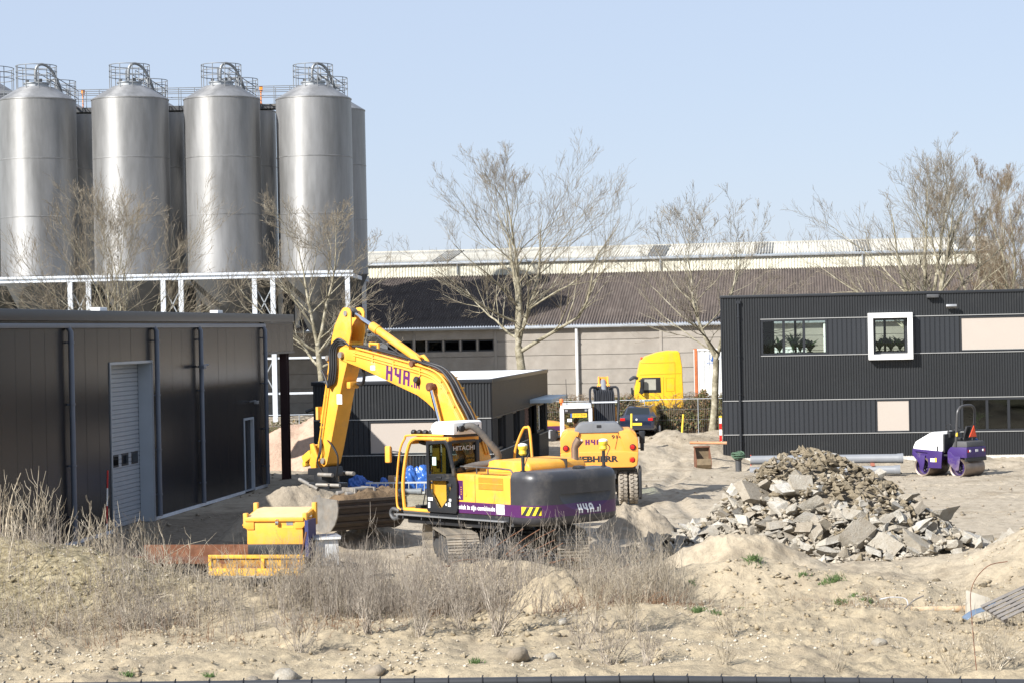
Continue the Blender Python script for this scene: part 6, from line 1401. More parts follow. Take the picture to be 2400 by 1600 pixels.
for cl, num, lo, hi in target:
    k = 0; tries = 0
    while k < num and tries < 9000:
        tries += 1
        t = rr.uniform(-math.pi*1.02, .02) if rr.random() < .93 else rr.uniform(0, math.pi); rad = math.sqrt(rr.random())*1.04
        x_ = PC[0] + rad*math.cos(t)*(3.4 if math.cos(t) < 0 else 4.5); y_ = PC[1] + rad*math.sin(t)*(4.0 if math.sin(t) < 0 else 2.0)
        if rr.random() < .12: x_ = rr.gauss(3.95, .5); y_ = rr.gauss(55.0, .6)
        elif rr.random() < .08: x_ = rr.gauss(10.7, .8); y_ = rr.gauss(52.9, .4)
        if 4.2 < x_ < 6.2 and y_ < 51.6: continue
        s_ = rr.uniform(lo, hi)
        if cl == 'b' and pileh(np.array([x_]), np.array([y_]))[0] > 1.7: continue
        if any((x_-a_)**2 + (y_-b_)**2 < (.30*(s_ + c_*2.0)*.86)**2 for a_, b_, c_ in spots): continue
        ph = float(pileh(np.array([x_]), np.array([y_]))[0])
        z_ = gz(x_, y_) + ph; br = brown(x_, y_, z_)
        if br and cl == 'b': continue
        if br: s_ *= .72
        o = link('rubble', rr.choice(bases[('e' if br else 'c')+cl]), rb); o.location = (x_, y_, z_ - .06 + s_*.12*rr.uniform(.0, 1.2)); o.scale = (s_*rr.uniform(.85, 1.35), s_*rr.uniform(.7, 1.2), s_*rr.uniform(.6, 1.1))
        o.rotation_euler = (rr.uniform(-.7, .9), rr.uniform(-.7, .7), rr.uniform(0, 6.28)); spots.append((x_, y_, s_*.5)); k += 1; cnt += 1
# fine rubble filling the gaps
V = []; F = []; base = 0; octf = [(0, 2, 4), (2, 1, 4), (1, 3, 4), (3, 0, 4), (2, 0, 5), (1, 2, 5), (3, 1, 5), (0, 3, 5)]
def scatter_stones(name, pts, m_, par=None, label=None, seed=1, kind='stuff', smooth=False):
    r_ = np.random.RandomState(seed); n = len(pts); P_ = np.array(pts)
    o_ = np.array([(1, 0, 0), (-1, 0, 0), (0, 1, 0), (0, -1, 0), (0, 0, 1), (0, 0, -1)], float)
    sh_ = o_[None]*P_[:, None, 3:4]*r_.uniform(.5, 1.3, (n, 6, 1)) + r_.normal(0, .22, (n, 6, 3))*P_[:, None, 3:4]
    ang = r_.uniform(0, 6.28, n); c, s = np.cos(ang)[:, None], np.sin(ang)[:, None]
    x_ = sh_[..., 0]*c - sh_[..., 1]*s; y_ = sh_[..., 0]*s + sh_[..., 1]*c
    vv = np.stack([x_ + P_[:, None, 0], y_ + P_[:, None, 1], sh_[..., 2]*.75 + P_[:, None, 2]], -1).reshape(-1, 3)
    ff = (np.array(octf)[None] + 6*np.arange(n)[:, None, None]).reshape(-1, 3)
    o = npmesh(name, vv, ff, m_, kind, par, smooth=smooth)
    if label: o['label'] = label
    return o
rs = np.random.RandomState(5); N = 2200
t = rs.uniform(-np.pi, .05, N); rad = np.sqrt(rs.rand(N))*1.08
x_ = PC[0] + rad*np.cos(t)*np.where(np.cos(t) < 0, 3.45, 4.55); y_ = PC[1] + rad*np.sin(t)*np.where(np.sin(t) < 0, 4.05, 2.0)
z_ = hgt(x_, y_) + pileh(x_, y_) + .02
ph = pileh(x_, y_); br = (rs.rand(N) < np.where(ph > 1.35, .85, .15)) | ((x_ > 8.1) & (ph > .8) & (rs.rand(N) < .7))
s_ = np.where(br, rs.uniform(.04, .14, N), rs.uniform(.03, .11, N))
A_ = np.stack([x_, y_, z_, s_], 1)
scatter_stones('fine_rubble', A_[~br], mFineR, rb, None, 2); scatter_stones('earth_crumbs', A_[br], mSoil if False else mClod, rb, None, 3)

# ================================================================ PIPES AND SITE BITS
LAT = Vector((math.cos(AX), -math.sin(AX), 0))
def grey_pipe(label, c, L, z_, r_=.168):
    t = thing('drain_pipe', label, 'pipe', c, -AX, 'grey drain pipes lying by the office')
    MB().lathe([(r_, 0), (r_, L-.25), (r_*1.09, L-.2), (r_*1.09, L-.10), (r_*1.14, L-.09), (r_*1.14, L), (r_*.95, L), (r_*.92, 0), (r_, 0)], 28, (0, 0, 0), 'x', cap=False).build('barrel', mPVC, t, smooth=.5)
    MB().lathe([(r_+.004, L*.5), (r_+.004, L*.5+.02)], 28, axis='x', cap=False).build('print_ring', mGryM, t)
    return t
e = at(2117, 1079, 81.6); p0 = e - LAT*5.7
grey_pipe('upper grey plastic drain pipe, longer of the two by the office', (p0.x, p0.y, gz(13, 82)+.60), 5.7, 0)
e = at(2110, 1101, 81.4); p0 = e - LAT*5.6
grey_pipe('lower grey plastic drain pipe lying on the sand', (p0.x, p0.y, gz(13, 82)+.18), 5.6, 0)
for k, (px, lb) in enumerate(((2045, 'red-brown block wedged between the pipes near their open ends'), (1850, 'red-brown block wedged between the pipes behind the rubble'))):
    p = at(px, 1090, 81.55); tag(MB().bx(-.06, .06, -.15, .15, -.055, .055).build('spacer_block', mat('brick_red', (.32, .12, .08), .9) if k == 0 else MATS['brick_red'], bevel=.006), lb, 'block').location = (p.x, p.y, gz(13, 82)+.395)
# standpipe with rope
p = G(1731, 1102, .02); t = thing('standpipe', 'short standpipe with a green rope bundle on top by the office corner', 'standpipe', (p.x, p.y, gz(p.x, p.y)))
MB().lathe([(.12, 0), (.12, .45), (.17, .5), (.17, .58)], 18).build('pipe', mDkG, t)
q = MB(); r5 = random.Random(4)
for k in range(16):
    a0 = r5.uniform(0, 6.28); R0 = r5.uniform(.14, .3); tilt = r5.uniform(-.35, .35); q.tube([(R0*math.cos(a_+a0), R0*math.sin(a_+a0), .66 + tilt*math.sin(a_)*.4 + r5.uniform(-.02, .02)) for a_ in [2*math.pi*j/14 for j in range(14)]], .016, 5, closed=True)
q.build('rope_bundle', mRope, t)
def stake(label, p, h, r_, m_, lean=(0, 0), cat='stake', sq=False):
    q = MB(); tp_ = (lean[0], lean[1], h)
    q.tube([(0, 0, -.1), tp_], r_, 8)
    o = q.build('stake', m_, bevel=0); o.location = p; return tag(o, label, cat)
p = G(1760, 1088, .05); stake('thin orange marking stake by the office corner', p, .40, .018, mOrgR)
p = at(1478, 1000, 90); stake('yellow marking stake behind the orange wheeled excavator', (p.x, p.y, gz(p.x, p.y)), 5.7-(968-769)/56.7-gz(p.x, p.y), .045, mStk, (.05, 0), sq=True)
p = at(1597, 1004, 97); stake('yellow marking stake leaning on the sand bank near the tree', (p.x, p.y, gz(p.x, p.y)), 5.7-(970-767)/52.6-gz(p.x, p.y), .045, mStk, (.1, 0), sq=True)
p = at(246, 1230, 61.5); t = thing('ranging_rod', 'red and white ranging rod in front of the roller door', 'pole', (p.x, p.y, 0))
for k in range(4): MB().cyl((.03+.02*k, 0, .0+.5*k), (.05+.02*k, 0, .5+.5*k), .024, 10).build('band', mRed if k % 2 else mWht, t)
p = at(1690, 1010, 92.5); t = thing('marker_post', 'red and white barrier post against the office corner', 'post', (p.x-.02, p.y, gz(p.x, p.y)-.25))
for k in range(5): MB().bx(-.05, .05, -.04, .04, .25*k, .25*(k+1)).build('band', mRed if k % 2 else mWht, t)
MB().bx(-.06, .06, -.05, .05, 1.25, 1.32).build('cap', mStk, t)
# narrow rusty bucket
p = G(1650, 1090, .2); t = thing('digging_bucket', 'narrow rusty digging bucket standing on the sand left of the office', 'bucket', (p.x, p.y, gz(p.x, p.y)), R(4))
sp = [(0, .42), (-.04, .18), (.06, .02), (.3, -.02), (.55, .06), (.62, .3), (.55, .86), (.45, .86)]
MB().prism(sp, -.31, -.285, 'x').prism(sp, .285, .31, 'x').build('side_plate', mRust, t)
MB().add([(x_, y_, z_) for y_, z_ in sp[:7] for x_ in (-.285, .285)], [(2*i, 2*i+1, 2*i+3, 2*i+2) for i in range(6)]).build('shell', mat('worn_brown_steel', (.20, .15, .09), .7, .2, var=.3, scale=5), t, fix=False)
MB().bx(-.33, .33, .43, .60, .84, .90).build('top_beam', mRust, t, bevel=.01)
p = at(1660, 1037, 88.5); o = MB().lathe([(.055, -.75), (.055, .6), (.065, .62), (.065, .75)], 16, axis='x').build('orange_pipe', mOrgPipe, bevel=0); o.location = (p.x, p.y, max(p.z, gz(p.x, p.y)+.1)); o.rotation_euler = (0, .02, -.1); tag(o, 'orange plastic pipe lying behind the rusty bucket', 'pipe')
# materials along the small office
def bag(label, px, py, D, sx, sz, seed):
    p = at(px, py, D); bm = bmesh.new(); bmesh.ops.create_icosphere(bm, subdivisions=5, radius=1); r5 = np.array([v_.co for v_ in bm.verts])
    n1 = fbm(r5[:, 0]*2 + r5[:, 2]*1.3 + seed, r5[:, 1]*2 + r5[:, 2]*.7, 1.0, 3, seed); n2 = np.abs(fbm(r5[:, 0]*5 + seed, r5[:, 2]*5 + r5[:, 1]*3, 1.0, 3, seed+5))
    for v_, a_, b_ in zip(bm.verts, n1, n2):
        k = 1 + .16*a_ - .10*b_; v_.co = Vector((v_.co.x*sx*k, v_.co.y*sx*.7*k, max(v_.co.z, -.55)*sz*k + sz*.55))
    me = bpy.data.meshes.new('bag'); bm.to_mesh(me); bm.free(); me.materials.append(mBlue); finish(me, .9)
    o = link('plastic_bag', me); o.location = (p.x, p.y, gz(p.x, p.y)-.05); return tag(o, label, 'bag', 'blue plastic bags by the small office')
bag('large blue plastic bag seen through the excavator cab opening', 962, 1140, 78.6, .30, .62, 1); bag('blue plastic bag beside the cab door, right of the large one', 988, 1140, 78.7, .42, .60, 2)
bag('blue bag heap left of the ladder near the bucket', 838, 1146, 78.6, .36, .42, 3); bag('small blue bag behind the ladder', 868, 1146, 78.2, .34, .30, 4); bag('dark blue bag left of the cardboard box', 900, 1142, 78.7, .20, .34, 5)
p = at(923, 1138, 78.8); o = MB().bx(-.2, .2, -.15, .15, 0, .55).build('cardboard_box', mCard, bevel=.01); o.location = (p.x, p.y, gz(p.x, p.y)); tag(o, 'brown cardboard box standing behind the ladder', 'box'); MB().bx(.04, .17, -.156, -.151, .36, .52).build('label_sheet', mWht, o)
q = MB(); 
for z_ in (.0, .36): q.bar((0, 0, z_), (3.2, .0, z_), .025, .06)
t = thing('ladder', 'aluminium ladder lying on its side in front of the blue bags', 'ladder', at(858, 1146, 77.6) * 1, -AX)
t.location.z = gz(t.location.x, t.location.y) + .03; q.build('rails', mAlu, t); q = MB()
for k in range(11): q.cyl((.15 + k*.28, 0, 0), (.15 + k*.28, 0, .36), .016, 8)
q.build('rungs', mAlu, t)
p = at(868, 1150, 77.2); o = MB().lathe([(.10, 0), (.10, 1.7), (.12, 1.72), (.12, 1.85), (.09, 1.85), (.09, 0), (.1, 0)], 20, axis='x', cap=False).build('drain_pipe', mPVC); o.location = (p.x, p.y, gz(p.x, p.y)+.12); o.rotation_euler = (0, 0, -AX); tag(o, 'short grey drain pipe lying in front of the ladder', 'pipe')

# ================================================================ TRAILER WITH YELLOW TANK BOX
TY = 48.4; def_rz = R(-10)
p = at(585, 1303, TY); TB = Vector((p.x, p.y, 0)); tl = thing('flat_trailer', 'rusty yellow flat trailer half hidden by dry weeds', 'trailer', TB, def_rz)
mB = mat('flaking_yellow', (.72, .42, .04), .6, var=.12, dirt=(.14, .06, .035), damt=.8, dscale=3.5)
MB().bx(-.85, 1.35, -.35, -.28, .80, .88).bx(-.85, 1.35, -.36, -.26, .42, .58).bx(-.85, -.78, -.35, -.28, .58, .80).bx(.36, .44, -.355, -.275, .58, .80).bx(1.27, 1.352, -.357, -.273, .58, .80).build('side_rack', mRustY, tl, bevel=.01)
MB().bx(-.78, 1.27, -.30, -.285, .58, .80).build('rack_plate', mB, tl)
MB().bx(-3.0, 1.35, -.28, 1.3, .68, .76).bx(-2.9, 1.3, .0, .1, .5, .68).bx(-2.9, 1.3, .95, 1.05, .5, .68).build('deck', mRust, tl)
MB().bx(-2.65, -.02, .55, .60, .76, 1.02).build('rusty_board', mRust, tl)
MB().bar((1.2, .0, .6), (2.35, .5, .56), .09, .09).bar((1.2, 1.0, .6), (2.35, .5, .56), .09, .09).bar((1.3, .2, .58), (1.75, -.2, .12), .07, .05).bar((1.7, -.2, .14), (2.4, .3, .5), .06, .06).build('drawbar', mBlkP, tl)
MB().cyl((1.62, -.1, .0), (1.62, -.1, .85), .035).bx(1.52, 1.72, -.2, .0, 0, .03).box((1.62, -.1, .88), (.1, .1, .08)).build('support_leg', mDkG, tl)
for y_ in (-.1, 1.1): o = link('wheel', tm2, tl); o.location = (-1.4, y_, .34); o.scale = (.7, .7, .7)
bx_ = thing('tank_box', 'yellow steel tank box with dusty lid standing on the trailer', 'tank', TB + Matrix.Rotation(def_rz, 3, 'Z') @ Vector((-.0, -.12, 0)), def_rz)
MB().bx(0, 1.26, 0, .95, .765, 1.09).build('base', mBlkP, bx_, bevel=.015)
MB().bx(-.01, 1.27, -.01, .96, 1.09, 1.62).build('body', mYel, bx_, bevel=.02)
ld = MB().add([(-.04, -.06, 1.60), (1.30, -.06, 1.60), (1.30, 1.0, 1.72), (-.04, 1.0, 1.72), (-.04, -.06, 1.68), (1.30, -.06, 1.68), (1.30, 1.0, 1.84), (-.04, 1.0, 1.84)], [(0, 3, 2, 1), (4, 5, 6, 7), (0, 1, 5, 4), (1, 2, 6, 5), (2, 3, 7, 6), (3, 0, 4, 7)]).build('lid', mYel, bx_, bevel=.015)
MB().add([(.0, -.02, 1.686), (1.26, -.02, 1.686), (1.26, .96, 1.842), (0, .96, 1.842)], [(0, 1, 2, 3)]).build('dust_layer', mDirtTop, ld, smooth=0)
for s in (0, 1):
    xx = -.10 if s == 0 else 1.26
    MB().bx(xx, xx+.10, .0, .14, 1.45, 1.78).bx(xx, xx+.10, .8, .95, 1.45, 1.95).build('lifting_lug', mYel, bx_, bevel=.02)
    MB().prism([(-.11, 1.52), (.0, 1.68), (.16, 1.68), (.16, 1.42), (.0, 1.42)] if s == 0 else [(1.37, 1.56), (1.26, 1.68), (1.10, 1.68), (1.10, 1.44), (1.26, 1.44)], -.035, -.011, 'y').build('corner_plate', mYel, bx_, bevel=.006)
MB().box((.70, -.07, 1.56), (.07, .03, .08)).tube([(.675, -.07, 1.60), (.68, -.07, 1.65), (.72, -.07, 1.65), (.725, -.07, 1.60)], .009, 6).build('padlock', mChr, bx_, bevel=.008)
MB().bx(.90, 1.05, -.017, -.011, 1.51, 1.61).build('label_plate', mGryM, bx_, smooth=0); MB().bx(.80, 1.06, -.015, -.011, 1.45, 1.50).build('label_plate', mStk, bx_, smooth=0)
o = MB().bx(1.34, 1.42, -.1, .55, .78, 1.62).build('blue_panel', mat('dark_blue_panel', (.03, .035, .12), .5)); o.location = bx_.location; o.rotation_euler = (0, 0, def_rz); tag(o, 'narrow dark blue upright panel at the right end of the yellow tank box', 'panel')
gb = thing('grey_cabinet', 'pale grey cabinet with slate lid at the right end of the trailer', 'cabinet', TB + Matrix.Rotation(def_rz, 3, 'Z') @ Vector((1.50, .05, 0)), R(14))
MB().bx(0, .52, 0, .55, .58, 1.16).build('body', mGreyBox, gb, bevel=.02); MB().bx(-.05, .58, -.06, .62, 1.16, 1.24).build('lid', mSlate, gb, bevel=.015)
MB().bx(.02, .56, -.075, -.055, 1.17, 1.22).build('lid_edge', mWhtD, gb); MB().box((.32, -.012, .82), (.03, .02, .07)).build('lock', mGryM, gb)
MB().bx(.05, .12, .05, .5, .0, .58).bx(.40, .47, .05, .5, .0, .58).build('stand', mDkG, gb)
o = MB().tube([(0, 0, 0), (.10, .02, .55), (.21, .05, 1.02)], .022, 8).build('rebar', mRust); q0 = at(697, 1345, 47.6); o.location = (q0.x, q0.y, gz(q0.x, q0.y)); o.location.z = .38; tag(o, 'rusty threaded bar leaning against the trailer rack', 'bar')

# ================================================================ DEBRIS AT THE LOWER RIGHT
p = G(2262, 1442, .1); t = MB().prism([(0, 0), (.50, 0), (.47, .44), (.02, .58)], 0, .10, 'y').build('concrete_slab', mat('dusty_slab', (.36, .33, .275), .95, var=.15, scale=4, bump=.3), bevel=.015); t.location = (p.x, p.y, gz(p.x, p.y)-.08); t.rotation_euler = (-.25, .03, -.15); tag(t, 'pale concrete slab stuck upright in the sand at the lower right', 'slab')
p = G(2280, 1452, .1); X = np.linspace(0, .7, 14); Yg = np.linspace(0, .2, 6); XX, YY = np.meshgrid(X, Yg); o = npgrid('plastic_sheet', XX, YY, .03*np.sin(XX*9)+.02*np.cos(YY*20), mat('pale_blue_plastic', (.12, .165, .23), .4, var=.15), None); o.location = (p.x-.1, p.y, gz(p.x, p.y)+.1); o.rotation_euler = (.35, -.42, .25); tag(o, 'crumpled strip of blue plastic beside the pallet', 'plastic')
o.modifiers.new('thick', 'SOLIDIFY').thickness = .008
p = G(2372, 1462, .15); t = thing('pallet', 'grey weathered pallet leaning on the sand at the right edge', 'pallet', (p.x, p.y, gz(p.x, p.y)+.12), R(20)); mWd = mat('weathered_wood', (.17, .155, .14), .9, var=.25, scale=3, streak=(1, 8, 8))
for k in range(6): o = MB().bx(-.25, 1.15, 0, .10, 0, .022).build('board', mWd, t, bevel=.003, seg=1); o.location = (0, .14*k, .10)
for k in range(3): MB().bx(-.2+.6*k, -.1+.6*k, 0, .82, 0, .095).build('bearer', mWd, t, bevel=.004)
t.rotation_euler = (.35, -.30, R(24)); t.scale = (.8, .8, .8)
p = G(2136, 1433, .05); o = MB().lathe([(.065, 0), (.065, 1.05), (.08, 1.06), (.08, 1.15)], 14, axis='x').build('sewer_pipe', mat('sandy_orange_pipe', (.38, .235, .13), .9, var=.2, dirt=(.45, .37, .25), damt=.7, dscale=5)); o.location = (p.x, p.y, gz(p.x, p.y)+.02); tag(o, 'dirty orange drain pipe lying in the hollow at the lower right', 'pipe')
def rod(label, pts, r_, m_, cat='bar'): o = MB().tube(spline(pts, 5), r_, 6).build('rod', m_); return tag(o, label, cat)
a0 = G(2290, 1560, .1); rod('tall rusty bent rod arching over at the lower right', [(a0.x, a0.y, a0.z-.2), (a0.x+.02, a0.y+.4, .7), (a0.x+.12, a0.y+.9, 1.25), (a0.x+.45, a0.y+1.2, 1.58), (a0.x+.80, a0.y+1.2, 1.66)], .0075, mRust)
a0 = G(2062, 1408, .1); rod('thin pale bent rod on the sand right of the tufts', [(a0.x, a0.y, .14), (a0.x+.25, a0.y, .18), (a0.x+.52, a0.y, .14), (a0.x+.55, a0.y-.1, .0)], .012, mAlu)
a0 = G(2120, 1420, .1); rod('thin brown stick beside the bent rod', [(a0.x, a0.y, .05), (a0.x+.2, a0.y+.1, .2), (a0.x+.42, a0.y+.2, .28)], .014, mWd, 'stick')
# wire tangle below the excavator
rw_ = random.Random(9); t = thing('wire_tangle', 'tangled heap of grey wire and rusty bars in front of the excavator tracks', 'wire', (0, 0, 0)); q = MB()
for k in range(460):
    cx = rw_.gauss(-.62, .30) if k < 230 else rw_.gauss(.2, .75); cy = rw_.gauss(48.1, .2); cz = (gz(cx, cy) + rw_.uniform(.0, .48)) if k < 230 else gz(cx, cy) + rw_.uniform(0, .34)
    R0 = rw_.uniform(.08, .26); n1 = Vector((rw_.gauss(0, 1), rw_.gauss(0, 1), rw_.gauss(0, .7))).normalized(); u = n1.orthogonal().normalized(); v_ = n1.cross(u); a0 = rw_.uniform(0, 6.28); L = rw_.uniform(2, 5)
    q.tube([Vector((cx, cy, cz)) + (u*math.cos(a0+L*i/7) + v_*math.sin(a0+L*i/7))*R0*(1+.05*i) for i in range(8)], .0075, 3, cap=False)
q.build('wire', mat('grey_wire', (.13, .125, .12), .7, .3, var=.2), t, fix=False); q = MB()
for k in range(16):
    cx = rw_.gauss(-.3, .9); cy = rw_.gauss(47.9, .3); z0 = gz(cx, cy) + .1; a0 = rw_.uniform(-.5, .6); L = rw_.uniform(.4, 1.1); el_ = rw_.uniform(-.1, .8)
    q.tube(spline([(cx, cy, z0), (cx+L*.5*math.cos(a0), cy, z0+L*.5*math.sin(el_)+.05), (cx+L*math.cos(a0), cy+.1, z0+L*math.sin(el_))], 3), .012, 4)
q.build('rusty_bars', mat('orange_rust', (.16, .075, .04), .9, var=.3), t, fix=False)

# ================================================================ BOULDERS AND PEBBLES
for i, (px, py, s_, lb, mm) in enumerate(((668, 1592, .48, 'large pale boulder at the bottom edge left of centre', mChunk), (590, 1590, .22, 'small buff stone beside the large pale boulder', mChunk), (880, 1578, .42, 'crumbly brown sand lump near the bottom edge', mSandG), (1215, 1535, .5, 'grey crumbly lump in the middle of the bare sand', mSandG), (1290, 1545, .3, 'small grey stone right of the crumbly lump', mChunk), (2062, 1512, .30, 'angular buff stone on the sand at the lower right', mChunk), (1195, 1400, .45, 'flat pale slab at the foot of the small sand mound', mChunk), (1790, 1366, .26, 'grey stone among the green tufts', mChunk), (1320, 1453, .24, 'round sandy stone under the bare bush', mChunk), (2195, 1360, .25, 'dusty stone at the foot of the right-hand bank', mClod), (2305, 1372, .2, 'sandy stone on the right-hand bank', mClod))):
    p = G(px, py, .1); z_ = gz(p.x, p.y); p = G(px, py, z_); z_ = gz(p.x, p.y)
    o = link('boulder', rock_mesh('boulder', 300+i, (1, .8, .62), mm, 12, sub=True)); o.location = (p.x, p.y, z_ + s_*.10); o.scale = (s_,)*3; o.rotation_euler = (rnd.uniform(-.3, .3), rnd.uniform(-.3, .3), rnd.uniform(0, 6)); tag(o, lb, 'stone')
rs = np.random.RandomState(21); N = 15000
y_ = 36 + 18*rs.rand(N)**1.2; x_ = (rs.rand(N)*2-1)*(y_*.24+1.5)
w_ = np.clip(fbm(x_, y_, 2.0, 3, 61) + .5 + .9*np.exp(-((x_+10)/3.5)**2 - ((y_-45)/3)**2), 0, 2); kp = rs.rand(N) < w_*.6
x_, y_ = x_[kp], y_[kp]; s_ = .012 + .035*rs.rand(len(x_))**3; pts = np.stack([x_, y_, hgt(x_, y_) + s_*.3, s_], 1)
scatter_stones('pebbles', pts, mat('pebble_buff', (.42, .375, .30), .9, var=.35, scale=3), None, 'scattered small pale stones on the sand', 6, smooth=True)
N = 7000; y_ = 36 + 14*rs.rand(N); x_ = (rs.rand(N)*2-1)*(y_*.24+1.5); s_ = .02 + .07*rs.rand(N)**2.5; kp = (fbm(x_, y_, 1.4, 3, 66) > .05)
x_, y_, s_ = x_[kp], y_[kp], s_[kp]; scatter_stones('sand_clods', np.stack([x_, y_, hgt(x_, y_) + s_*.15, s_], 1), mSand, None, 'crumbled sand clods in the foreground', 8, smooth=True)
N = 3500; y_ = 50 + 45*rs.rand(N); x_ = (rs.rand(N)*2-1)*(y_*.24+1.5); s_ = .02 + .07*rs.rand(N)**3; kp = (fbm(x_, y_, 4, 2, 64) > .0)
x_, y_, s_ = x_[kp], y_[kp], s_[kp]; scatter_stones('clods', np.stack([x_, y_, hgt(x_, y_) + s_*.2, s_], 1), mSandG, None, 'small earth clods over the site', 7, smooth=True)
# ================================================================ PLANTS
def tubes_np(lines, sides, v0=0):
    """lines: list of (pts kx3, radii k); returns verts, quad faces"""
    groups = {}
    for p_, r_ in lines: groups.setdefault(len(p_), []).append((p_, r_))
    V = []; F = []; off_ = v0
    for k, ls in groups.items():
        P_ = np.array([a_ for a_, _ in ls], float); R_ = np.array([b_ for _, b_ in ls], float); n = len(ls)
        T = np.empty_like(P_); T[:, 1:-1] = P_[:, 2:] - P_[:, :-2]; T[:, 0] = P_[:, 1]-P_[:, 0]; T[:, -1] = P_[:, -1]-P_[:, -2]
        T /= np.maximum(np.linalg.norm(T, axis=2, keepdims=True), 1e-9)
        U = np.cross(T, np.array([.83, .51, .22])); U /= np.maximum(np.linalg.norm(U, axis=2, keepdims=True), 1e-6); W = np.cross(T, U)
        a_ = 2*np.pi*np.arange(sides)/sides
        vv = P_[:, :, None] + (U[:, :, None]*np.cos(a_)[None, None, :, None] + W[:, :, None]*np.sin(a_)[None, None, :, None])*R_[:, :, None, None]
        V.append(vv.reshape(-1, 3))
        i = np.arange(n)[:, None, None]*(k*sides) + np.arange(k-1)[None, :, None]*sides + np.arange(sides)[None, None, :]; j = np.arange(n)[:, None, None]*(k*sides) + np.arange(k-1)[None, :, None]*sides + (np.arange(sides)[None, None, :]+1) % sides
        F.append((np.stack([i, j, j+sides, i+sides], -1).reshape(-1, 4)) + off_); off_ += n*k*sides
    return np.concatenate(V), np.concatenate(F)
def tubes_obj(name, lines, m_, parent=None, kind=None, split=(6, 4, 3)):
    """thicker lines get more sides"""
    big = [q for q in lines if q[1][0] > .06]; mid = [q for q in lines if .018 < q[1][0] <= .06]; small = [q for q in lines if q[1][0] <= .018]
    V = []; F = []; n = 0
    for ls, s in ((big, split[0]), (mid, split[1]), (small, split[2])):
        if ls: v_, f_ = tubes_np(ls, s, n); V.append(v_); F.append(f_); n += len(v_)
    return npmesh(name, np.concatenate(V), np.concatenate(F), m_, kind, parent, smooth=True)
def bark(name, c1, c2, c3):
    m_ = bpy.data.materials.new(name); m_.use_nodes = True; n = m_.node_tree.nodes; l = m_.node_tree.links; b = n['Principled BSDF']; b.inputs['Roughness'].default_value = .95; b.inputs['Specular IOR Level'].default_value = .15
    ge = n.new('ShaderNodeNewGeometry'); nz = n.new('ShaderNodeTexNoise'); nz.inputs['Scale'].default_value = 2.6; nz.inputs['Detail'].default_value = 7; nz.inputs['Roughness'].default_value = .7; l.new(ge.outputs['Position'], nz.inputs['Vector'])
    cr = n.new('ShaderNodeValToRGB'); e_ = cr.color_ramp.elements; e_[0].position = .36; e_[0].color = (*c1, 1); e_[1].position = .66; e_[1].color = (*c3, 1); q = e_.new(.5); q.color = (*c2, 1)
    l.new(nz.outputs[0], cr.inputs[0]); l.new(cr.outputs[0], b.inputs['Base Color'])
    bp = n.new('ShaderNodeBump'); bp.inputs['Strength'].default_value = .6; bp.inputs['Distance'].default_value = .03; n2 = n.new('ShaderNodeTexNoise'); n2.inputs['Scale'].default_value = 14; l.new(ge.outputs['Position'], n2.inputs['Vector']); l.new(n2.outputs[0], bp.inputs['Height']); l.new(bp.outputs[0], b.inputs['Normal']); return m_
mBarkA = bark('plane_bark', (.13, .115, .08), (.255, .23, .165), (.42, .39, .31))
mTwigA = bark('grey_brown_twigs', (.17, .14, .10), (.26, .22, .165), (.36, .32, .25))
mTwigB = bark('russet_twigs', (.17, .12, .08), (.24, .18, .12), (.32, .255, .18))
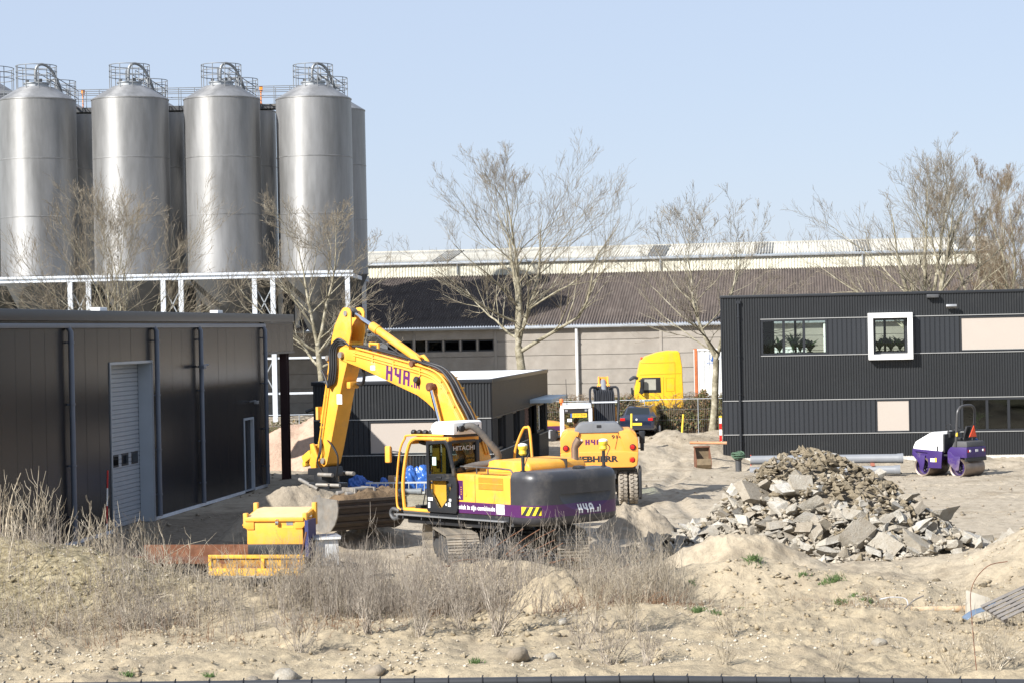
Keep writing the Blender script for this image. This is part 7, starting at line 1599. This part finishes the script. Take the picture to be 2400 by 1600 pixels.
def tree(label, base, H, zc, spread, r0, seed, leaders=2, nl=16, n2=7, n3=6, n4=4, lean=(0, 0), twig=None, up=.045, fork=.38, group='bare trees behind the yard', tmin=.0055, low=1.0):
    rg = random.Random(seed); t = thing('bare_tree', label, 'tree', base, 0, group); trunk = []; lim = []; twg = []
    def poly(p, d, L, r_, k, jit, upt, endr=.3):
        pts = [p.copy()]; d = d.normalized()
        for i in range(k):
            d = (d + Vector((rg.gauss(0, jit), rg.gauss(0, jit), rg.gauss(0, jit)*.6 + upt))).normalized(); p = p + d*(L/k); pts.append(p.copy())
        return pts, [max(tmin, r_*(1-(1-endr)*i/k)) for i in range(k+1)]
    def interp(pts, rr_, f_):
        x_ = f_*(len(pts)-1); i = min(int(x_), len(pts)-2); a_ = x_-i
        return pts[i].lerp(pts[i+1], a_), (pts[i+1]-pts[i]).normalized(), rr_[i]*(1-a_)+rr_[i+1]*a_
    def tilt(d, ang):
        o_ = d.orthogonal().normalized(); o_.rotate(Quaternion(d, rg.uniform(0, 6.283))); return (d*math.cos(ang) + o_*math.sin(ang)).normalized()
    def sub(pts, rr_, L, lev):
        n = {1: n2, 2: n3, 3: n4}[lev]; n = max(2, int(n*rg.uniform(.75, 1.25)))
        for j in range(n):
            f_ = rg.uniform(.18, 1) if lev > 1 else .22 + .78*(j+rg.random())/n
            p, d, r_ = interp(pts, rr_, min(f_, .999)); ll = L*rg.uniform(.34, .62)*(1.2-.5*f_); dd = tilt(d, rg.uniform(.35, .85)); dd.z += .12; r2 = max(tmin, r_*.55)
            k = {1: 6, 2: 5, 3: 3}[lev]; pp, r3 = poly(p, dd, ll, r2, k, .11, up*1.3)
            (lim if lev == 1 else twg).append((pp, r3))
            if lev < 3: sub(pp, r3, ll, lev+1)
    # trunk and leaders
    zf = H*fork; k = 7; P0 = Vector((0, 0, -.2)); d = Vector((lean[0], lean[1], 1)); tp, tr_ = poly(P0, d, zf+.2, r0, k, .035, .06, .78); trunk.append((tp, [tr_[0]*1.25] + tr_[1:]))
    stems = [(tp, tr_)]
    for j in range(leaders):
        a_ = 6.283*j/leaders + rg.uniform(-.5, .5); dd = Vector((math.cos(a_)*.30, math.sin(a_)*.30, 1)) if leaders > 1 else Vector((lean[0], lean[1], 1)); pp, r3 = poly(tp[-1], dd, (H-zf)*rg.uniform(.86, 1.05), r0*(.55 if leaders > 1 else .75), 9, .10, .10, .08); trunk.append((pp, r3)); stems.append((pp, r3))
    for i in range(nl):
        f_ = (i + rg.random())/nl; z_ = zc + (H*.93-zc)*f_
        st_ = stems[0] if z_ < zf else stems[1 + rg.randrange(leaders)]
        zz_ = [q.z for q in st_[0]]; k = max(1, min(len(zz_)-1, next((i_ for i_, q in enumerate(zz_) if q >= z_), len(zz_)-1)))
        p, d, r_ = interp(st_[0], st_[1], (k-.5)/(len(zz_)-1)); p = p.copy()
        L = spread*(low*(1-f_)**.9*.75 + .42 + .15*math.sin(f_*3.1))*rg.uniform(.8, 1.15); a_ = i*2.399 + rg.uniform(-.4, .4); el = .25 + .95*f_
        dd = Vector((math.cos(a_)*math.cos(el), math.sin(a_)*math.cos(el), math.sin(el))); pp, r3 = poly(p, dd, L, max(tmin*2, min(r_*.55, .022 + L*.015)), 8, .13, up*(1.4-.8*f_), .22); lim.append((pp, r3)); sub(pp, r3, L, 1)
    for st_ in stems[1:]: sub(st_[0], st_[1], H*.30, 1)
    cv = lambda ls: [(np.array([tuple(q) for q in a_]), b_) for a_, b_ in ls]
    tubes_obj('trunk', cv(trunk), mBarkA, t, split=(12, 8, 4)); o = tubes_obj('crown', cv(lim), mBarkA, t); tubes_obj('twigs', cv(twg), twig or mTwigA, o); return t
def gp(px, D): p = at(px, 900, D); return Vector((p.x, D, gz(p.x, D)))
tree('tall bare tree in the centre behind the small black office', gp(1235, 116), 12.7, 4.2, 5.8, .27, 5, 3, 22, 9, 6, 4, fork=.34)
tree('bare tree with many upright limbs in front of the left silos', gp(262, 104), 9.6, 2.8, 6.0, .19, 23, 4, 24, 9, 6, 4, fork=.30)
tree('slim bare tree in front of the rightmost silo', gp(762, 104), 10.6, 3.4, 4.2, .17, 37, 2, 20, 8, 6, 4, fork=.45)
tree('bare tree with leaning mottled trunk at the office corner', gp(1668, 99), 8.7, 3.2, 4.2, .18, 41, 2, 17, 8, 6, 4, lean=(.08, .02), fork=.38)
tree('large spreading bare tree rising behind the two-storey office', gp(2185, 112), 11.8, 3.5, 5.5, .28, 53, 5, 26, 9, 6, 4, fork=.30)
tree('tall russet bare tree at the right edge of the picture', gp(2385, 126), 14.0, 3.0, 3.6, .24, 61, 4, 26, 9, 8, 6, fork=.25, twig=mTwigB, up=.12, low=.7)
tree('russet bare tree behind the spreading one near the right edge', gp(2308, 136), 13.8, 3.0, 3.2, .22, 67, 3, 22, 9, 8, 5, fork=.3, twig=mTwigB, up=.12, low=.6)
tree('low hazy tree at the far right behind the shed', gp(2372, 150), 9.0, 1.5, 4.2, .2, 71, 3, 20, 8, 8, 5, fork=.25, twig=mTwigB)

# ---------------------------------------------------------------- bramble hedges
mLf1 = mat('bramble_leaf', (.10, .105, .035), .7, var=.45, scale=1.2); mLf2 = mat('withered_leaf', (.20, .115, .05), .8, var=.35, scale=2)
def leaves(name, P_, size, m_, parent, seed):
    r_ = np.random.RandomState(seed); n = len(P_); a_ = r_.normal(size=(n, 3)); a_ /= np.linalg.norm(a_, axis=1, keepdims=True); b_ = np.cross(a_, r_.normal(size=(n, 3))); b_ /= np.linalg.norm(b_, axis=1, keepdims=True)
    s = (size*r_.uniform(.6, 1.3, n))[:, None]; c = np.cross(a_, b_)*s*.18
    v_ = np.stack([P_ - a_*s, P_ + b_*s*.5 + c, P_ + a_*s, P_ - b_*s*.5 + c], 1).reshape(-1, 3)
    return npmesh(name, v_, np.arange(4*n).reshape(n, 4), m_, None, parent, smooth=False)
def hedge(label, x0, x1, y0, y1, hmax, n, seed):
    r_ = np.random.RandomState(seed); t = thing('bramble_hedge', label, 'hedge', (0, 0, 0))
    x_ = r_.uniform(x0, x1, n); y_ = y0 + (y1-y0)*r_.rand(n)**1.2; top = hmax*(.72 + .20*fbm(x_, y_, 1.6, 3, seed) + .1*fbm(x_, y_, .4, 2, seed+3)); arch = np.sqrt(np.clip(1 - ((y_-(y0+y1)/2)/((y1-y0)/2))**2*.75, .05, 1)); z_ = hgt(x_, y_) + top*arch*(r_.rand(n)**.45)
    P_ = np.stack([x_, y_, z_], 1); k = r_.rand(n) < .70; leaves('green_leaves', P_[k], .085, mLf1, t, seed); leaves('withered_leaves', P_[~k], .075, mLf2, t, seed+1)
    ls = []; rg = random.Random(seed)
    for i in range(int(n/14)):
        x = rg.uniform(x0, x1); y = rg.uniform(y0, y1); p = Vector((x, y, gz(x, y))); h = hmax*rg.uniform(.4, .88); a_ = rg.uniform(0, 6.28); L = rg.uniform(.3, 1.2)
        ls.append((np.array([tuple(p + Vector((math.cos(a_)*L*s*s, math.sin(a_)*L*s*s*.5, h*(s*1.5-.75*s*s)*1.2))) for s in (0, .25, .5, .75, 1)]), [.011, .01, .009, .008, .006]))
    tubes_obj('stems', ls, mTwigB, t); return t
hedge('brown and green bramble hedge behind the parked blue car', .6, 12.2, 106.3, 107.9, 2.55, 30000, 5)
hedge('green bramble hedge below the silo frame beside the dark hall', -16, -6.5, 101, 105, 1.75, 12000, 8)
# light wire fences in front of the hedges
def wire_fence(label, x0, x1, y, z1):
    t = thing('wire_fence', label, 'fence', (0, 0, 0)); q = MB(); n = int((x1-x0)/2.5)
    for i in range(n+1): x = x0 + (x1-x0)*i/n; MB().cyl((x, y, gz(x, y)-.1), (x, y, z1), .024, 8).build('post', mGalvD, t)
    MB().cyl((x0, y, z1), (x1, y, z1), .013, 8).build('top_rail', mGalv, t)
    for z in (z1-.5, z1-1.0): q.cyl((x0, y, z), (x1, y, z), .005, 4)
    for i in range(int((x1-x0)/.1)): x = x0 + i*.1; q.cyl((x, y, gz(x, y)+.05), (x, y, z1), .0016, 3)
    q.build('wire_mesh', mGalvD, t, fix=False)
wire_fence('thin wire fence in front of the bramble hedge behind the car', 1.2, 11.6, 106.0, 2.22); wire_fence('thin wire fence below the silo frame', -15, -7.3, 100.2, 2.05)

# ---------------------------------------------------------------- dry weeds
mStraw = bark('straw', (.31, .26, .19), (.43, .37, .28), (.56, .50, .40)); mGryW = bark('grey_stalks', (.23, .195, .16), (.335, .29, .24), (.46, .41, .345)); mRed = bark('russet_weeds', (.15, .085, .05), (.23, .14, .085), (.32, .21, .13))
def stalks(n, x0, x1, y0, y1, h0, h1, lean, r0, seed, branch=0.0, patch=2.0, thr=-.2, curve=.3, gauss=False):
    r_ = np.random.RandomState(seed); out = []
    x_ = r_.uniform(x0, x1, n); y_ = r_.uniform(y0, y1, n); uu = (x_-x0)/(x1-x0); vv_ = (y_-y0)/(y1-y0); k = (fbm(x_, y_, patch, 3, seed) > thr) & (r_.rand(n) < np.clip(np.minimum(uu, 1-uu)/.16, .05, 1)) & (r_.rand(n) < np.clip(np.minimum(vv_, 1-vv_)/.2, .1, 1)); x_, y_ = x_[k], y_[k]; z_ = hgt(x_, y_); m = len(x_)
    h = h0 + (h1-h0)*r_.rand(m)**1.6; a_ = r_.uniform(0, 2*np.pi, m); ln = lean*np.abs(r_.normal(size=m)); c_ = curve*r_.normal(size=m)
    for i in range(m):
        ca, sa = math.cos(a_[i]), math.sin(a_[i]); L = h[i]; k = min(1.35, ln[i]); rr_ = r0*(.6 + .8*r_.rand())
        pts = []
        for s in (0, .35, .7, 1):
            th = k*(.6 + .4*s) + c_[i]*s*.5; pts.append((x_[i] + ca*L*s*math.sin(th), y_[i] + sa*L*s*math.sin(th), z_[i] - .02 + L*s*math.cos(th)))
        P_ = np.array(pts); out.append((P_, [rr_, rr_*.85, rr_*.65, rr_*.35]))
        if branch and r_.rand() < branch:
            for j in range(r_.randint(2, 6)):
                s = r_.uniform(.35, .95); q = P_[0] + (P_[-1]-P_[0])*s; b_ = r_.uniform(0, 6.28); l_ = L*r_.uniform(.10, .26)
                out.append((np.array([q, q + np.array([math.cos(b_)*l_*.45, math.sin(b_)*l_*.45, l_*.5]), q + np.array([math.cos(b_)*l_*.6, math.sin(b_)*l_*.6, l_*1.05])]), [rr_*.6, rr_*.5, rr_*.3]))
    return out
S = []; Gw = []; Rd = []
S += stalks(5200, -15, -5.2, 40.8, 47.4, .10, .75, .7, .0055, 101, .2, .7, .05); Gw += stalks(5200, -15, -4.8, 40.8, 47.0, .10, .75, .65, .0055, 102, .3, .6, .1); Rd += stalks(900, -13, -5, 40.5, 43.5, .1, .45, .8, .005, 107, .2, .8, .1)
S += stalks(260, -11, -5.2, 41.3, 45.5, .5, 1.3, .6, .008, 108, .9, .8, -.1); Gw += stalks(2600, -9.6, -4.6, 41.2, 44.8, .15, .8, .5, .006, 109, .6, .7, -.1); Gw += stalks(1500, -4.6, 3.2, 41.4, 43.6, .15, .8, .45, .006, 110, .7, .7, -.05)
S += stalks(240, -11.9, -7.4, 46.6, 48.3, .7, 1.7, .12, .012, 103, .8, .9, .05); S += stalks(90, -11.9, -9.6, 46.2, 47.6, .9, 1.75, .22, .014, 104, .9, .8, .0); Gw += stalks(200, -11.5, -7.0, 46.6, 48.6, .4, 1.3, .2, .009, 105, .7, .9, .0)
S += stalks(130, -9.6, -7.6, 46.0, 47.4, .6, 1.45, .3, .009, 106, 1.0, .7, .0)
Gw += stalks(3300, -5.2, -.8, 42.2, 46.8, .25, 1.25, .24, .0062, 111, .8, .8, -.1); S += stalks(1700, -6.0, -.6, 42.2, 46.8, .2, 1.25, .28, .0058, 112, .7, .8, -.05)
Gw += stalks(2300, -1.8, 3.5, 42.6, 47.4, .25, 1.3, .22, .006, 113, .8, .8, .0); S += stalks(2000, .0, 3.7, 42.2, 46.8, .3, 1.4, .22, .0058, 114, .7, .8, -.02)
Gw += stalks(260, -7, -3.8, 44.2, 46.8, .2, .7, .3, .0062, 115, .7, .7, .0)
Rd += stalks(2600, -2.6, 3.8, 41.4, 44.6, .12, .5, .9, .005, 121, .2, .9, .1, .6); Rd += stalks(1700, -8, -1.5, 39.3, 43.4, .1, .4, .9, .005, 122, .2, .9, .2, .6); Rd += stalks(700, 3.0, 8.5, 42.5, 44.5, .1, .35, 1.0, .0045, 123, .2, .8, .2, .6)
S += stalks(1500, -9.5, -3, 37.5, 42.0, .08, .35, .9, .0045, 131, .1, 1.0, .15, .5); S += stalks(2300, 2.5, 10.8, 36.8, 44.8, .08, .42, .95, .0045, 132, .15, 1.1, .12, .5); Gw += stalks(900, 3.0, 10.8, 37, 44.5, .1, .4, .8, .0045, 133, .2, 1.0, .2, .5)
S += stalks(420, 8.2, 11.5, 38.5, 44.0, .2, .8, .5, .0055, 134, .4, 1.2, -.1, .5); Gw += stalks(120, -4.6, .2, 46.5, 48.6, .6, 1.6, .15, .008, 135, .9, 1.0, -.3); Gw += stalks(90, 0, 3.2, 46.4, 48.4, .7, 1.5, .12, .007, 136, .9, 1.0, -.3)
for nm, ls, mm, lb in (('dry_straw', S, mStraw, 'pale dry straw stalks over the foreground mounds'), ('grey_weeds', Gw, mGryW, 'thicket of grey-brown dead weed stalks in the foreground'), ('russet_weeds', Rd, mRed, 'low russet mats of dead weeds on the sand')):
    o = tubes_obj(nm, ls, mm, None, 'stuff', (5, 4, 3)); o['label'] = lb
def shrub(label, px, py, h, n, spread, seed, m_, r0=.010):
    rg = random.Random(seed); z_ = 0
    for _ in range(4): p = G(px, py, z_); z_ = gz(p.x, p.y)
    t = thing('bare_shrub', label, 'shrub', (p.x, p.y, z_), 0, 'bare shrubs in the foreground'); main = []; tw = []
    for i in range(n):
        a_ = rg.uniform(0, 6.28); el = rg.uniform(.15, spread); L = h*rg.uniform(.55, 1.05); d = Vector((math.cos(a_)*math.sin(el), math.sin(a_)*math.sin(el), math.cos(el))); q = Vector((rg.gauss(0, .05), rg.gauss(0, .05), -.03)); pts = [q.copy()]
        for k in range(6): d = (d + Vector((rg.gauss(0, .08), rg.gauss(0, .08), .05))).normalized(); q = q + d*L/6; pts.append(q.copy())
        rr_ = r0*rg.uniform(.6, 1.2); main.append((np.array([tuple(x) for x in pts]), [rr_*(1-.12*k) for k in range(7)]))
        for j in range(rg.randint(5, 9)):
            k = rg.randint(2, 5); b_ = pts[k].lerp(pts[k+1], rg.random()); dd = (d + Vector((rg.gauss(0, .5), rg.gauss(0, .5), rg.gauss(.1, .3)))).normalized(); l_ = L*rg.uniform(.15, .4); q2 = b_ + dd*l_*.5 + Vector((0, 0, .03)); q3 = q2 + (dd + Vector((0, 0, .3))).normalized()*l_*.5
            tw.append((np.array([tuple(b_), tuple(q2), tuple(q3)]), [rr_*.5, rr_*.42, rr_*.25]))
            for _ in range(2): e_ = q2 + Vector((rg.gauss(0, .6), rg.gauss(0, .6), rg.uniform(.3, 1))).normalized()*l_*.4; tw.append((np.array([tuple(q2), tuple((q2+e_)/2), tuple(e_)]), [rr_*.35, rr_*.3, rr_*.2]))
    tubes_obj('stems', main, m_, t, None, (5, 4, 4)); tubes_obj('twigs', tw, m_, t); return t
for a_ in ((1165, 1492, 1.55, 26, .75, 201, mGryW, .011, 'large grey bare shrub left of the small sand mound'), (1085, 1478, 1.2, 20, .6, 202, mGryW, .009, 'grey bare shrub left of the largest foreground shrub'), (985, 1490, 1.15, 22, .55, 203, mGryW, .008, 'upright bare shrub in the dense thicket left of centre'), (860, 1480, 1.15, 22, .55, 204, mGryW, .008, 'bare shrub in front of the grey cabinet'), (700, 1520, .95, 18, .8, 205, mGryW, .008, 'low bare shrub on the sand below the trailer'),
        (1430, 1550, .95, 20, .8, 206, mGryW, .008, 'dark bare shrub nearest the fence right of centre'), (1362, 1530, .75, 12, .7, 207, mGryW, .008, 'small dark bare shrub just left of the one nearest the fence'), (1520, 1560, .8, 18, .8, 208, mGryW, .008, 'spreading bare shrub right of the dark one near the fence'), (1480, 1450, 1.3, 24, .55, 209, mStraw, .008, 'pale bare shrub in front of the rubble tail'), (1395, 1470, 1.2, 20, .5, 210, mStraw, .008, 'pale upright bare shrub right of the small sand mound'),
        (1715, 1490, .6, 14, .95, 211, mStraw, .008, 'pale straggly shrub on the open sand below the tufts'), (2235, 1560, .75, 16, .8, 212, mStraw, .007, 'thin straw-coloured shrub left of the bent rod'), (2330, 1545, .8, 20, .9, 213, mStraw, .007, 'straw-coloured shrub in front of the pallet'), (340, 1330, 1.25, 22, .5, 214, mStraw, .011, 'pale branching weed bush on the right shoulder of the left mound'), (1700, 1560, .45, 12, 1.1, 215, mStraw, .006, 'flattened pale shrub at the bottom edge right of centre'), (1960, 1560, .45, 14, 1.1, 216, mStraw, .006, 'flattened straw shrub at the bottom edge further right')):
    shrub(a_[8], a_[0], a_[1], a_[2], a_[3], a_[4], a_[5], a_[6], a_[7])
# green tufts on the low ridge
ls = []; rg = random.Random(77)
for px, py, s_ in ((1662, 1342, .22), (1768, 1362, .30), (1752, 1358, .2), (1805, 1347, .2), (1798, 1352, .18), (1892, 1352, .16), (1958, 1362, .28), (1966, 1372, .2), (1637, 1392, .22), (1678, 1388, .16), (1882, 1370, .16), (1622, 1402, .12), (1735, 1385, .12), (1118, 1552, .16), (1500, 1300, .15), (2030, 1415, .2), (1930, 1390, .15), (2000, 1400, .15), (300, 1560, .16), (490, 1585, .14)):
    z_ = 0
    for _ in range(5): p = G(px, py, z_); z_ = gz(p.x, p.y)
    for k in range(int(150*s_*2)):
        a_ = rg.uniform(0, 6.28); l_ = s_*rg.uniform(.35, .8); e_ = rg.uniform(.1, 1.1); b_ = Vector((p.x + rg.gauss(0, s_*.32), p.y + rg.gauss(0, s_*.3), 0)); b_.z = gz(b_.x, b_.y); d = Vector((math.cos(a_)*math.sin(e_), math.sin(a_)*math.sin(e_), math.cos(e_)))
        ls.append((np.array([tuple(b_), tuple(b_ + d*l_*.55), tuple(b_ + d*l_ - Vector((0, 0, l_*.15)))]), [.007, .006, .002]))
o = tubes_obj('green_tufts', ls, mTuft, None, 'stuff'); o['label'] = 'small green grass tufts on the low sand ridge'

# ================================================================ CHAIN-LINK FENCE AT THE BOTTOM EDGE
fe = thing('chain_link_fence', 'dark chain-link fence whose top rail runs along the bottom edge', 'fence', (0, 0, 0)); mRail = mat('fence_rail_black', (.035, .036, .04), .45, var=.15, scale=8)
pts = [at(-500, 1617, 10.0), at(1500, 1592, 10.0), at(3000, 1607, 10.0)]
for a_, b_ in zip(pts, pts[1:]):
    MB().cyl(a_, b_, .021, 14).build('top_rail', mRail, fe); L = (b_-a_).length; d = (b_-a_).normalized(); q = MB(); s = .06; k = 0
    while s < L:
        c_ = a_ + d*s
        q.tube([c_ + Vector((0, .024*math.cos(t_), .024*math.sin(t_))) for t_ in [2*math.pi*j/10 for j in range(10)]], .0035, 4, closed=True); q.cyl(c_ + Vector((0, 0, .024)), c_ + Vector((.004, 0, .032)), .003, 4); s += .157
    q.build('tie_wires', mBlk, fe, fix=False); q = MB(); lines = []; n = int(L/.05)
    for i in range(n):
        x0 = a_ + d*(i*.05); zz_ = [x0 + d*(.025 if j % 2 else 0) + Vector((0, .004*(1 if j % 2 else -1), -.02 - .03*j)) for j in range(46)]; lines.append((np.array([tuple(z_) for z_ in zz_]), [.0016]*46))
        zz_ = [x0 + d*(.025 if j % 2 else .05) + Vector((0, .004*(-1 if j % 2 else 1), -.02 - .03*j)) for j in range(46)]; lines.append((np.array([tuple(z_) for z_ in zz_]), [.0016]*46))
    tubes_obj('wire_mesh', lines, mRail, fe)
for p in (pts[0], pts[1], pts[2], pts[0].lerp(pts[1], .5), pts[1].lerp(pts[2], .5)): MB().cyl((p.x, p.y+.03, float(bank(np.array([p.x]), np.array([p.y]))[0])-.2), (p.x, p.y+.03, p.z-.01), .026, 12).build('post', mRail, fe)
